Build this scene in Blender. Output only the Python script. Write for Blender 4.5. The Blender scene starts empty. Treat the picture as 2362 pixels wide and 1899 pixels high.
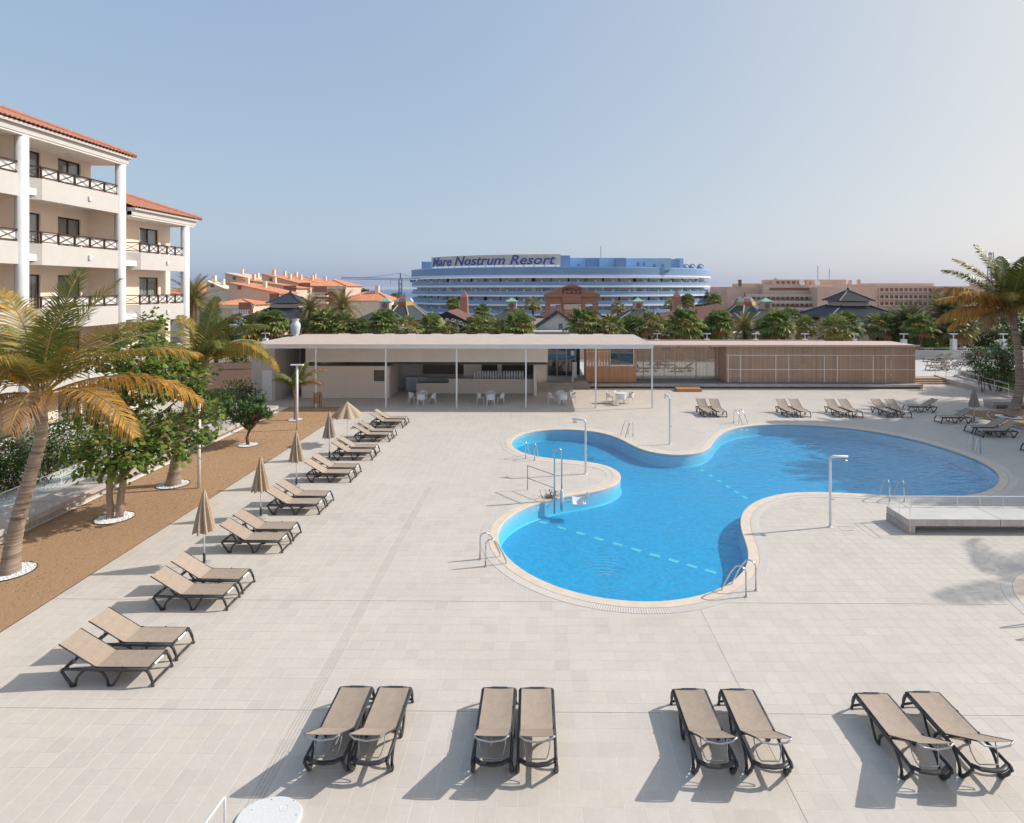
import bpy, bmesh, math, random
from mathutils import Vector, Matrix
from mathutils.geometry import delaunay_2d_cdt
R = math.radians
random.seed(7)
SC = bpy.context.scene
COL = SC.collection

# ------------------------------------------------------------------ camera
cam_d = bpy.data.cameras.new('camera')
cam = bpy.data.objects.new('camera', cam_d)
COL.objects.link(cam)
cam.location = (0, 0, 8.1)
cam.rotation_euler = (R(90), 0, 0.0112)
cam_d.sensor_width = 36
cam_d.lens = 20.87
cam_d.shift_x = -0.0204
cam_d.shift_y = -0.1204
cam_d.clip_end = 60000
SC.camera = cam

# ------------------------------------------------------------------ sky, sun, exposure
SUN_EL = R(36.5)
SUN_AZ = math.atan2(0.977, 0.211)          # clockwise from +Y
wd = bpy.data.worlds.new('World')
SC.world = wd
wd.use_nodes = True
nt = wd.node_tree
bg = nt.nodes['Background']
sky = nt.nodes.new('ShaderNodeTexSky')
sky.sky_type = 'NISHITA'
sky.sun_disc = False
sky.sun_elevation = SUN_EL
sky.sun_rotation = SUN_AZ
sky.altitude = 30
sky.air_density = 0.6
sky.dust_density = 3.0
sky.ozone_density = 5.0
# hazy, evenly bright sky as the photograph exposes it: one tone curve per colour for the whole sky
sep = nt.nodes.new('ShaderNodeSeparateColor'); com = nt.nodes.new('ShaderNodeCombineColor')
nt.links.new(sky.outputs[0], sep.inputs[0])
for k, (pw_, gain) in enumerate(((0.430, 1.051), (0.340, 0.947), (0.169, 0.814))):
    m1 = nt.nodes.new('ShaderNodeMath'); m1.operation = 'MULTIPLY'; m1.inputs[1].default_value = 0.1
    m2 = nt.nodes.new('ShaderNodeMath'); m2.operation = 'POWER'; m2.inputs[1].default_value = pw_
    m3 = nt.nodes.new('ShaderNodeMath'); m3.operation = 'MULTIPLY'; m3.inputs[1].default_value = gain / (0.15 * 2 ** 0.9)
    nt.links.new(sep.outputs[k], m1.inputs[0]); nt.links.new(m1.outputs[0], m2.inputs[0]); nt.links.new(m2.outputs[0], m3.inputs[0]); nt.links.new(m3.outputs[0], com.inputs[k])
nt.links.new(com.outputs[0], bg.inputs[0])
bg.inputs[1].default_value = 0.15
sl = bpy.data.lights.new('sun', 'SUN')
sl.energy = 2.15
sl.angle = R(0.5)
sl.color = (1.0, 0.955, 0.90)
sun = bpy.data.objects.new('sun', sl)
COL.objects.link(sun)
sdir = Vector((math.sin(SUN_AZ) * math.cos(SUN_EL), math.cos(SUN_AZ) * math.cos(SUN_EL), math.sin(SUN_EL)))
sun.rotation_euler = sdir.to_track_quat('Z', 'Y').to_euler()
sun.location = (60, 10, 60)
SC.view_settings.view_transform = 'Standard'
SC.view_settings.look = 'None'
SC.view_settings.exposure = 0.96
SC.view_settings.gamma = 1.0
SC.view_settings.use_curve_mapping = False
SC.render.engine = 'CYCLES'
cy = SC.cycles
cy.max_bounces = 6
cy.diffuse_bounces = 3
cy.glossy_bounces = 3
cy.transmission_bounces = 4
cy.transparent_max_bounces = 8
cy.volume_bounces = 0
cy.use_denoising = True
cy.use_adaptive_sampling = True
cy.adaptive_threshold = 0.02

# ------------------------------------------------------------------ helpers
def tag(o, label=None, cat=None, group=None, kind=None):
    if label: o['label'] = label
    if cat: o['category'] = cat
    if group: o['group'] = group
    if kind: o['kind'] = kind
    return o

def empty(name, loc=(0, 0, 0), rz=0, parent=None):
    o = bpy.data.objects.new(name, None)
    COL.objects.link(o)
    o.location = loc
    o.rotation_euler = (0, 0, rz)
    o.parent = parent
    o.empty_display_size = 0.2
    return o

def thing(name, label, cat, loc=(0, 0, 0), rz=0, group=None):
    return tag(empty(name, loc, rz), label, cat, group)

def place(name, me, parent=None, loc=(0, 0, 0), rot=(0, 0, 0), scale=None):
    o = bpy.data.objects.new(name, me)
    COL.objects.link(o)
    o.parent = parent
    o.location = loc
    o.rotation_euler = rot
    if scale is not None:
        o.scale = scale if hasattr(scale, '__len__') else (scale,) * 3
    return o

def copy_tree(o, parent=None):
    c = o.copy()
    COL.objects.link(c)
    c.parent = parent
    for ch in o.children:
        copy_tree(ch, c)
    return c

class MB:
    """collects geometry for one mesh"""
    def __init__(s):
        s.v = []; s.f = []; s.m = []; s.mi = 0
    def face(s, pts):
        n = len(s.v)
        s.v.extend([tuple(p) for p in pts])
        s.f.append(tuple(range(n, n + len(pts)))); s.m.append(s.mi)
    def idx(s, pts, faces):
        n = len(s.v)
        s.v.extend([tuple(p) for p in pts])
        for f in faces:
            s.f.append(tuple(n + i for i in f)); s.m.append(s.mi)
    def box(s, x0, x1, y0, y1, z0, z1, c=0.0):
        if x1 < x0: x0, x1 = x1, x0
        if y1 < y0: y0, y1 = y1, y0
        if z1 < z0: z0, z1 = z1, z0
        if c <= 0:
            p = [(x0, y0, z0), (x1, y0, z0), (x1, y1, z0), (x0, y1, z0), (x0, y0, z1), (x1, y0, z1), (x1, y1, z1), (x0, y1, z1)]
            s.idx(p, [(0, 3, 2, 1), (4, 5, 6, 7), (0, 1, 5, 4), (1, 2, 6, 5), (2, 3, 7, 6), (3, 0, 4, 7)])
        else:                                   # chamfered box
            rings = []
            for z, d in ((z0, c), (z0 + c, 0), (z1 - c, 0), (z1, c)):
                a, b, e, g = x0 + d, x1 - d, y0 + d, y1 - d
                if d == 0:
                    rings.append([(x0 + c, y0, z), (x1 - c, y0, z), (x1, y0 + c, z), (x1, y1 - c, z), (x1 - c, y1, z), (x0 + c, y1, z), (x0, y1 - c, z), (x0, y0 + c, z)])
                else:
                    rings.append([(a, e, z), (b, e, z), (b, e, z), (b, g, z), (b, g, z), (a, g, z), (a, g, z), (a, e, z)])
            s.loft(rings, cap=True)
        return s
    def loft(s, rings, cap=True, closed=True):
        n = len(rings[0]); base = len(s.v)
        for r in rings: s.v.extend([tuple(p) for p in r])
        for i in range(len(rings) - 1):
            for j in range(n if closed else n - 1):
                k = (j + 1) % n
                s.f.append((base + i * n + j, base + i * n + k, base + (i + 1) * n + k, base + (i + 1) * n + j)); s.m.append(s.mi)
        if cap and closed:
            s.f.append(tuple(base + j for j in reversed(range(n)))); s.m.append(s.mi)
            s.f.append(tuple(base + (len(rings) - 1) * n + j for j in range(n))); s.m.append(s.mi)
        return s
    def prism(s, poly, z0, z1):
        return s.loft([[(x, y, z0) for x, y in poly], [(x, y, z1) for x, y in poly]])
    def tube(s, path, r, n=8, flat=1.0, cap=True, up=(0, 0, 1)):
        path = [Vector(p) for p in path]
        m = len(path); rings = []
        for i, p in enumerate(path):
            t = (path[min(i + 1, m - 1)] - path[max(i - 1, 0)])
            t = t.normalized() if t.length > 1e-9 else Vector((0, 0, 1))
            u = Vector(up)
            if abs(t.dot(u)) > 0.97: u = Vector((0, 1, 0)) if abs(t.y) < 0.9 else Vector((1, 0, 0))
            a = t.cross(u).normalized(); b = a.cross(t).normalized()
            rr = r[i] if hasattr(r, '__len__') else r
            rings.append([p + a * rr * math.cos(2 * math.pi * k / n) + b * rr * flat * math.sin(2 * math.pi * k / n) for k in range(n)])
        return s.loft(rings, cap=cap)
    def bar(s, p, q, w, h, up=(0, 0, 1)):
        """rectangular bar from p to q"""
        p, q = Vector(p), Vector(q); t = (q - p).normalized(); u = Vector(up)
        if abs(t.dot(u)) > 0.98: u = Vector((1, 0, 0))
        a = t.cross(u).normalized() * w / 2; b = a.cross(t).normalized() * h / 2
        return s.loft([[p - a - b, p + a - b, p + a + b, p - a + b], [q - a - b, q + a - b, q + a + b, q - a + b]])
    def lathe(s, prof, n=16, c=(0, 0), cap=True):
        return s.loft([[(c[0] + r * math.cos(2 * math.pi * k / n), c[1] + r * math.sin(2 * math.pi * k / n), z) for k in range(n)] for r, z in prof], cap=cap)
    def mesh(s, name, mats, smooth=False, recalc=False):
        me = bpy.data.meshes.new(name)
        me.from_pydata(s.v, [], s.f)
        if not isinstance(mats, (list, tuple)): mats = [mats]
        for m in mats: me.materials.append(M[m] if isinstance(m, str) else m)
        if len(mats) > 1: me.polygons.foreach_set('material_index', s.m)
        if smooth:
            me.polygons.foreach_set('use_smooth', [True] * len(me.polygons))
        me.validate(); me.update()
        if recalc:
            b = bmesh.new(); b.from_mesh(me); bmesh.ops.recalc_face_normals(b, faces=b.faces); b.to_mesh(me); b.free()
        return me
    def build(s, name, mats, parent=None, loc=(0, 0, 0), rot=(0, 0, 0), smooth=False, recalc=False):
        return place(name, s.mesh(name, mats, smooth, recalc), parent, loc, rot)

def bx(name, mat, parent, *a, c=0.0):
    return MB().box(*a, c=c).build(name, mat, parent)

ORD = ['first', 'second', 'third', 'fourth', 'fifth', 'sixth', 'seventh', 'eighth', 'ninth', 'tenth', 'eleventh', 'twelfth', 'thirteenth',
       'fourteenth', 'fifteenth', 'sixteenth', 'seventeenth', 'eighteenth', 'nineteenth', 'twentieth', 'twenty-first', 'twenty-second',
       'twenty-third', 'twenty-fourth', 'twenty-fifth', 'twenty-sixth', 'twenty-seventh', 'twenty-eighth', 'twenty-ninth', 'thirtieth', 'thirty-first',
       'thirty-second', 'thirty-third', 'thirty-fourth', 'thirty-fifth', 'thirty-sixth']

def arc(c, r, a0, a1, n, ax=(1, 0, 0), ay=(0, 0, 1)):
    c, ax, ay = Vector(c), Vector(ax), Vector(ay)
    return [c + ax * r * math.cos(a0 + (a1 - a0) * i / n) + ay * r * math.sin(a0 + (a1 - a0) * i / n) for i in range(n + 1)]

# ------------------------------------------------------------------ materials
M = {}
def mat(name, col, rough=0.6, var=0.12, scale=4.0, bump=0.0, bscale=40.0, metal=0.0, spec=0.4, rnd=0.0, stretch=None, wave=None, alpha=None):
    m = bpy.data.materials.new(name); m.use_nodes = True
    n = m.node_tree.nodes; l = m.node_tree.links
    p = n['Principled BSDF']
    p.inputs['Roughness'].default_value = rough
    p.inputs['Metallic'].default_value = metal
    p.inputs['Specular IOR Level'].default_value = spec
    tc = n.new('ShaderNodeTexCoord'); mp = n.new('ShaderNodeMapping')
    l.new(tc.outputs['Object'], mp.inputs[0])
    if stretch: mp.inputs['Scale'].default_value = stretch
    noise = n.new('ShaderNodeTexNoise'); noise.inputs['Scale'].default_value = scale; noise.inputs['Detail'].default_value = 5
    noise.inputs['Roughness'].default_value = 0.65
    l.new(mp.outputs[0], noise.inputs['Vector'])
    ramp = n.new('ShaderNodeValToRGB')
    ramp.color_ramp.elements[0].position = 0.3; ramp.color_ramp.elements[1].position = 0.7
    ramp.color_ramp.elements[0].color = (*[c * (1 - var) for c in col], 1)
    ramp.color_ramp.elements[1].color = (*[min(1, c * (1 + var)) for c in col], 1)
    l.new(noise.outputs['Fac'], ramp.inputs[0])
    out = ramp.outputs[0]
    if rnd:
        oi = n.new('ShaderNodeObjectInfo'); mr = n.new('ShaderNodeMapRange')
        mr.inputs['To Min'].default_value = 1 - rnd; mr.inputs['To Max'].default_value = 1 + rnd
        l.new(oi.outputs['Random'], mr.inputs['Value'])
        hs = n.new('ShaderNodeHueSaturation'); l.new(out, hs.inputs['Color']); l.new(mr.outputs[0], hs.inputs['Value'])
        out = hs.outputs[0]
    l.new(out, p.inputs['Base Color'])
    if bump:
        nb = n.new('ShaderNodeTexNoise'); nb.inputs['Scale'].default_value = bscale; nb.inputs['Detail'].default_value = 4
        l.new(mp.outputs[0], nb.inputs['Vector'])
        b = n.new('ShaderNodeBump'); b.inputs['Strength'].default_value = bump; b.inputs['Distance'].default_value = 0.02
        l.new(nb.outputs['Fac'], b.inputs['Height']); l.new(b.outputs[0], p.inputs['Normal'])
    M[name] = m
    return m

def leafmat(name, col, col2, trans=0.35, rough=0.5, spec=0.25):
    """foliage: diffuse plus light shining through, colour differs from leaf to leaf"""
    m = bpy.data.materials.new(name); m.use_nodes = True
    n = m.node_tree.nodes; l = m.node_tree.links
    p = n['Principled BSDF']; p.inputs['Roughness'].default_value = rough; p.inputs['Specular IOR Level'].default_value = spec
    g = n.new('ShaderNodeNewGeometry'); ramp = n.new('ShaderNodeValToRGB')
    ramp.color_ramp.elements[0].color = (*col, 1); ramp.color_ramp.elements[1].color = (*col2, 1)
    l.new(g.outputs['Random Per Island'], ramp.inputs[0])
    tr = n.new('ShaderNodeBsdfTranslucent'); mx = n.new('ShaderNodeMixShader'); mx.inputs[0].default_value = trans
    l.new(ramp.outputs[0], p.inputs['Base Color']); l.new(ramp.outputs[0], tr.inputs['Color'])
    l.new(p.outputs[0], mx.inputs[1]); l.new(tr.outputs[0], mx.inputs[2]); l.new(mx.outputs[0], n['Material Output'].inputs[0])
    M[name] = m
    return m

def tilemat(name, per_island):
    m = bpy.data.materials.new(name); m.use_nodes = True
    n = m.node_tree.nodes; l = m.node_tree.links
    p = n['Principled BSDF']; p.inputs['Roughness'].default_value = 0.62; p.inputs['Specular IOR Level'].default_value = 0.25
    src = n.new('ShaderNodeNewGeometry').outputs['Random Per Island'] if per_island else n.new('ShaderNodeObjectInfo').outputs['Random']
    ramp = n.new('ShaderNodeValToRGB'); cr = ramp.color_ramp
    base = (0.60, 0.542, 0.468)
    stops = [(0.0, (0.93, 0.93, 0.93)), (0.07, (0.95, 0.95, 0.955)), (0.25, (0.98, 0.98, 0.985)), (0.6, (1.0, 1.0, 1.0)), (0.86, (1.02, 1.02, 1.02)), (0.95, (1.01, 0.995, 0.98)), (1.0, (0.99, 0.965, 0.945))]
    cr.elements[0].position = 0; cr.elements[1].position = 1
    cr.elements[0].color = (*[a * b for a, b in zip(base, stops[0][1])], 1)
    cr.elements[1].color = (*[a * b for a, b in zip(base, stops[-1][1])], 1)
    for pos, c in stops[1:-1]:
        e = cr.elements.new(pos); e.color = (*[a * b for a, b in zip(base, c)], 1)
    l.new(src, ramp.inputs[0])
    g = n.new('ShaderNodeNewGeometry')
    def nz(sc, lo, hi, det=5):
        t = n.new('ShaderNodeTexNoise'); t.inputs['Scale'].default_value = sc; t.inputs['Detail'].default_value = det; t.inputs['Roughness'].default_value = .7
        l.new(g.outputs['Position'], t.inputs['Vector'])
        q = n.new('ShaderNodeMapRange'); q.inputs['From Min'].default_value = .3; q.inputs['From Max'].default_value = .7
        q.inputs['To Min'].default_value = lo; q.inputs['To Max'].default_value = hi
        l.new(t.outputs['Fac'], q.inputs['Value']); return q.outputs[0]
    mul = n.new('ShaderNodeMath'); mul.operation = 'MULTIPLY'
    l.new(nz(0.45, .93, 1.05, 7), mul.inputs[0]); l.new(nz(9, .955, 1.03), mul.inputs[1])
    hs = n.new('ShaderNodeHueSaturation'); l.new(ramp.outputs[0], hs.inputs['Color']); l.new(mul.outputs[0], hs.inputs['Value'])
    l.new(hs.outputs[0], p.inputs['Base Color'])
    M[name] = m

tilemat('tile', False); tilemat('tile_many', True)
mat('grout', (0.84, 0.79, 0.73), 0.8, 0.08, 2)
mat('joint', (0.42, 0.38, 0.34), 0.8)
mat('coping', (0.70, 0.575, 0.45), 0.6, 0.10, 3, 0.1, 60)
mat('grille', (0.68, 0.62, 0.55), 0.55, 0.06, 6)
mat('drain_dark', (0.36, 0.325, 0.29), 0.8)
mat('concrete', (0.48, 0.43, 0.39), 0.75, 0.14, 1.6, 0.25, 30)
mat('concrete_face', (0.54, 0.455, 0.395), 0.8, 0.16, 3.0, 0.3, 20, stretch=(2, 2, .5))
mat('concrete_pale', (0.55, 0.52, 0.48), 0.75, 0.10, 1.2, 0.15, 30)
mat('concrete_board', (0.44, 0.38, 0.34), 0.8, 0.22, 2.5, 0.3, 14, stretch=(3, 3, .4))
mat('turf', (0.47, 0.30, 0.175), 0.95, 0.30, 55, 0.9, 160, spec=.1)
mat('terrain', (0.28, 0.24, 0.19), 0.9, 0.25, .05)
mat('asphalt', (0.10, 0.095, 0.09), 0.9)
mat('white_paint', (0.74, 0.74, 0.745), 0.45, 0.04, 3)
mat('white_wall', (0.55, 0.52, 0.49), 0.7, 0.05, 1.2, 0.06, 60)
mat('peach_wall', (0.88, 0.715, 0.575), 0.75, 0.05, 1.2, 0.06, 60)
mat('soffit', (0.86, 0.80, 0.73), 0.8, 0.04, 1)
mat('rail_wood', (0.055, 0.028, 0.024), 0.55, 0.2, 12)
mat('rail_lattice', (0.75, 0.73, 0.70), 0.6)
mat('dark_frame', (0.035, 0.033, 0.032), 0.4)
mat('curtain', (0.80, 0.77, 0.72), 0.9, 0.25, 9, stretch=(1, 8, .15))
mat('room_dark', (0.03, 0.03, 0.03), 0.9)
mat('roof_tile', (0.46, 0.20, 0.125), 0.75, 0.3, 8, 0.2, 30)
mat('roof_orange', (0.66, 0.27, 0.14), 0.75, 0.18, 1.5, 0.2, 10)
mat('roof_black', (0.035, 0.038, 0.05), 0.35, 0.3, 3)
mat('roof_green', (0.05, 0.065, 0.055), 0.5, 0.3, 3)
mat('roof_brown', (0.17, 0.075, 0.055), 0.7, 0.25, 3)
mat('copper', (0.25, 0.48, 0.40), 0.6, 0.15, 2)
mat('frame_plastic', (0.050, 0.048, 0.050), 0.42, 0.15, 20, rnd=.15)
mat('sling', (0.40, 0.315, 0.24), 0.62, 0.10, 7, 0.25, 320, rnd=.10, spec=.3)
mat('sling_shade', (0.34, 0.25, 0.17), 0.65, 0.06, 10)
mat('label_white', (0.75, 0.76, 0.76), 0.4, 0.25, 60)
mat('steel', (0.62, 0.62, 0.62), 0.22, 0.05, 5, metal=1.0)
mat('grey_metal', (0.36, 0.37, 0.38), 0.4, 0.05, 5, metal=.6)
mat('canvas', (0.44, 0.335, 0.235), 0.85, 0.10, 9, 0.2, 50, spec=.1)
mat('canvas_grey', (0.36, 0.30, 0.255), 0.85, 0.16, 16, 0.2, 50, spec=.1, stretch=(1, 1, .1))
mat('pole_white', (0.78, 0.76, 0.74), 0.4, 0.04)
mat('dark_metal', (0.05, 0.047, 0.045), 0.5)
mat('stone_grey', (0.38, 0.37, 0.35), 0.85, 0.15, 20, 0.3, 40)
mat('pebble', (0.78, 0.78, 0.77), 0.8, 0.25, 30, 0.4, 40, rnd=.1)
mat('bark_palm', (0.34, 0.26, 0.20), 0.9, 0.55, 2.6, 1.0, 6, spec=.1, stretch=(.25, .25, 5.5))
mat('bark_grey', (0.36, 0.27, 0.21), 0.9, 0.25, 5, 0.5, 18, spec=.1)
mat('bark_dark', (0.14, 0.085, 0.06), 0.9, 0.35, 3, 0.5, 10, spec=.1)
mat('fibre', (0.34, 0.24, 0.15), 0.95, 0.4, 8, 0.5, 30, spec=.1)
leafmat('frond_green', (0.10, 0.14, 0.028), (0.22, 0.24, 0.055), .30, .42, .35)
leafmat('frond_olive', (0.20, 0.18, 0.04), (0.36, 0.29, 0.07), .30, .45, .3)
leafmat('frond_gold', (0.522, 0.275, 0.043), (0.754, 0.406, 0.080), .30, .6)
leafmat('frond_dry', (0.30, 0.17, 0.07), (0.40, 0.25, 0.12), .2, .8, .1)
leafmat('rachis', (0.36, 0.26, 0.08), (0.42, 0.30, 0.10), .05)
leafmat('leaf_tree', (0.075, 0.135, 0.03), (0.23, 0.30, 0.065), .32, .55, .15)
leafmat('leaf_dark', (0.032, 0.080, 0.023), (0.102, 0.174, 0.043), .25, .55, .15)
leafmat('leaf_brown', (0.20, 0.11, 0.035), (0.30, 0.19, 0.06), .25, .7)
leafmat('leaf_glossy', (0.051, 0.109, 0.036), (0.123, 0.203, 0.065), .22, .55, .15)
leafmat('leaf_fan', (0.105, 0.165, 0.045), (0.27, 0.32, 0.10), .30, .55, .15)
leafmat('leaf_date', (0.145, 0.152, 0.051), (0.290, 0.261, 0.094), .25, .5, .3)
leafmat('leaf_canary', (0.051, 0.080, 0.036), (0.131, 0.167, 0.065), .25, .55, .15)
leafmat('leaf_fan_olive', (0.14, 0.17, 0.05), (0.30, 0.30, 0.11), .28, .45, .35)
leafmat('grass', (0.09, 0.15, 0.02), (0.20, 0.28, 0.05), .3)
leafmat('bloom_yellow', (0.75, 0.42, 0.02), (0.85, 0.6, 0.05), .3)
leafmat('bloom_pink', (0.7, 0.06, 0.10), (0.85, 0.25, 0.28), .3)
mat('wing_roof', (0.60, 0.44, 0.36), 0.6, 0.06, 1.5)
mat('pavilion_roof', (0.85, 0.735, 0.645), 0.6, 0.05, 1.5)
mat('panel_taupe', (0.88, 0.80, 0.72), 0.75, 0.05, 1)
mat('bin_wood', (0.40, 0.26, 0.17), 0.6, 0.22, 2.2)
def islandmat(name, col, var, rough):
    m = mat(name, col, rough, .07, .9, stretch=(1, 1, 1.5)); n = m.node_tree.nodes; l = m.node_tree.links
    p = n['Principled BSDF']; prev = p.inputs['Base Color'].links[0].from_socket
    g = n.new('ShaderNodeNewGeometry'); mr = n.new('ShaderNodeMapRange'); mr.inputs['To Min'].default_value = 1 - var; mr.inputs['To Max'].default_value = 1 + var
    l.new(g.outputs['Random Per Island'], mr.inputs['Value']); hs = n.new('ShaderNodeHueSaturation'); l.new(prev, hs.inputs['Color']); l.new(mr.outputs[0], hs.inputs['Value']); l.new(hs.outputs[0], p.inputs['Base Color'])
islandmat('slat_wood_bounce', (0.62, 0.345, 0.20), .16, .4)  # hut slats with warm sunlit bounce put into the colour
islandmat('slat_wood', (0.58, 0.385, 0.27), .16, .4)
mat('wood_orange', (0.48, 0.23, 0.10), 0.55, 0.15, 3, stretch=(1, 6, 6))
mat('step_wood', (0.42, 0.29, 0.20), 0.7, 0.12, 3, stretch=(1, 6, 6))
mat('blind_dark', (0.17, 0.145, 0.12), 0.8)
mat('deck_grey', (0.26, 0.23, 0.21), 0.8, 0.15, 3, stretch=(1, 5, 5))
mat('sea', (0.09, 0.19, 0.34), 0.95, 0.10, 0.004, spec=.05, stretch=(1, 4, 1))
mat('pool_dash', (0.52, 0.66, 0.68), 0.6, 0.05)
mat('resort_blue', (0.22, 0.34, 0.54), 0.6, 0.08, .15)
mat('resort_pale', (0.38, 0.60, 0.84), 0.6, 0.06, .15)
mat('resort_white', (0.78, 0.83, 0.90), 0.6, 0.05, .2)
mat('resort_glass', (0.40, 0.41, 0.41), 0.35, 0.35, .45, stretch=(1, 1, .05))
mat('sign_beige', (0.66, 0.60, 0.50), 0.7, 0.12, .3)
mat('letter_blue', (0.075, 0.10, 0.33), 0.5, 0.05)
mat('pink_wall', (0.74, 0.51, 0.385), 0.8, 0.08, .2)
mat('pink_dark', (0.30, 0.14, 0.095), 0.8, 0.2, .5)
mat('terracotta', (0.43, 0.205, 0.14), 0.8, 0.10, .4)
mat('house_tan', (0.70, 0.54, 0.40), 0.8, 0.06, .3)
mat('house_cream', (0.78, 0.66, 0.53), 0.8, 0.06, .3)
mat('house_pink', (0.60, 0.45, 0.37), 0.8, 0.06, .3)
mat('sign_black', (0.022, 0.022, 0.024), 0.5)
mat('letter_white', (0.78, 0.77, 0.74), 0.5, 0.03)
mat('letter_brown', (0.14, 0.055, 0.04), 0.6, .05)
mat('dome_red', (0.42, 0.10, 0.06), 0.7); mat('dome_yellow', (0.50, 0.36, 0.09), 0.7); mat('dome_grey', (0.16, 0.17, 0.18), 0.7); mat('dome_pale', (0.55, 0.57, 0.56), 0.7)
mat('crane_blue', (0.07, 0.12, 0.28), 0.6)
mat('hose', (0.60, 0.60, 0.58), 0.5)
mat('speckle', (0.70, 0.71, 0.69), 0.7, 0.14, 60, 0.3, 90)
mat('bright_red', (0.5, 0.03, 0.03), .5); mat('sign_blue', (0.05, 0.12, 0.4), .5)
mat('awning', (0.62, 0.64, 0.66), .7)

# kiosk mosaic: small square ceramic tiles, too small to build singly
def mosaic(name, col, grout, size, rough=.45, var=.03):
    m = bpy.data.materials.new(name); m.use_nodes = True
    n = m.node_tree.nodes; l = m.node_tree.links; p = n['Principled BSDF']; p.inputs['Roughness'].default_value = rough
    g = n.new('ShaderNodeNewGeometry'); sep = n.new('ShaderNodeSeparateXYZ'); l.new(g.outputs['Position'], sep.inputs[0])
    def line(sock):
        a = n.new('ShaderNodeMath'); a.operation = 'DIVIDE'; a.inputs[1].default_value = size; l.new(sock, a.inputs[0])
        b = n.new('ShaderNodeMath'); b.operation = 'FRACT'; l.new(a.outputs[0], b.inputs[0])
        c = n.new('ShaderNodeMath'); c.operation = 'GREATER_THAN'; c.inputs[1].default_value = .90; l.new(b.outputs[0], c.inputs[0])
        return c.outputs[0]
    ad = n.new('ShaderNodeMath'); ad.operation = 'ADD'
    l.new(line(sep.outputs[0]), ad.inputs[0]); l.new(line(sep.outputs[2]), ad.inputs[1])
    mm = n.new('ShaderNodeMath'); mm.operation = 'MAXIMUM'; l.new(ad.outputs[0], mm.inputs[0]); l.new(line(sep.outputs[1]), mm.inputs[1])
    mx = n.new('ShaderNodeMix'); mx.data_type = 'RGBA'; mx.inputs[6].default_value = (*col, 1); mx.inputs[7].default_value = (*grout, 1)
    l.new(mm.outputs[0], mx.inputs[0])
    t = n.new('ShaderNodeTexNoise'); t.inputs['Scale'].default_value = 7; t.inputs['Detail'].default_value = 3; l.new(g.outputs['Position'], t.inputs['Vector'])
    q = n.new('ShaderNodeMapRange'); q.inputs['From Min'].default_value = .3; q.inputs['From Max'].default_value = .7; q.inputs['To Min'].default_value = 1 - var; q.inputs['To Max'].default_value = 1 + var; l.new(t.outputs['Fac'], q.inputs['Value'])
    hs = n.new('ShaderNodeHueSaturation'); l.new(mx.outputs[2], hs.inputs['Color']); l.new(q.outputs[0], hs.inputs['Value']); l.new(hs.outputs[0], p.inputs['Base Color'])
    M[name] = m
mosaic('mosaic', (0.84, 0.70, 0.605), (0.62, 0.50, 0.42), .16)

def glassmat(name, tint, rough=.02, ior=1.5, extra=0.0):
    """thin glass: see-through plus mirror reflection at grazing angles"""
    m = bpy.data.materials.new(name); m.use_nodes = True
    n = m.node_tree.nodes; l = m.node_tree.links; n.remove(n['Principled BSDF'])
    tr = n.new('ShaderNodeBsdfTransparent'); tr.inputs[0].default_value = (*tint, 1)
    gl = n.new('ShaderNodeBsdfGlossy'); gl.inputs['Roughness'].default_value = rough
    g = n.new('ShaderNodeNewGeometry'); dt = n.new('ShaderNodeVectorMath'); dt.operation = 'DOT_PRODUCT'; l.new(g.outputs['Normal'], dt.inputs[0]); l.new(g.outputs['Incoming'], dt.inputs[1])
    ab = n.new('ShaderNodeMath'); ab.operation = 'ABSOLUTE'; l.new(dt.outputs['Value'], ab.inputs[0])
    om = n.new('ShaderNodeMath'); om.operation = 'SUBTRACT'; om.inputs[0].default_value = 1; om.use_clamp = True; l.new(ab.outputs[0], om.inputs[1])
    pw = n.new('ShaderNodeMath'); pw.operation = 'POWER'; pw.inputs[1].default_value = 5; l.new(om.outputs[0], pw.inputs[0])
    ad = n.new('ShaderNodeMath'); ad.operation = 'MULTIPLY_ADD'; ad.inputs[1].default_value = .96; ad.inputs[2].default_value = .04 + extra; ad.use_clamp = True; l.new(pw.outputs[0], ad.inputs[0])
    mx = n.new('ShaderNodeMixShader'); l.new(ad.outputs[0], mx.inputs[0]); l.new(tr.outputs[0], mx.inputs[1]); l.new(gl.outputs[0], mx.inputs[2])
    l.new(mx.outputs[0], n['Material Output'].inputs[0]); M[name] = m
glassmat('window_glass', (0.82, 0.84, 0.84), extra=.06)
glassmat('door_glass', (0.45, 0.46, 0.45), extra=.08)
glassmat('clear_glass', (0.88, 0.91, 0.90), extra=.02)

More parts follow.
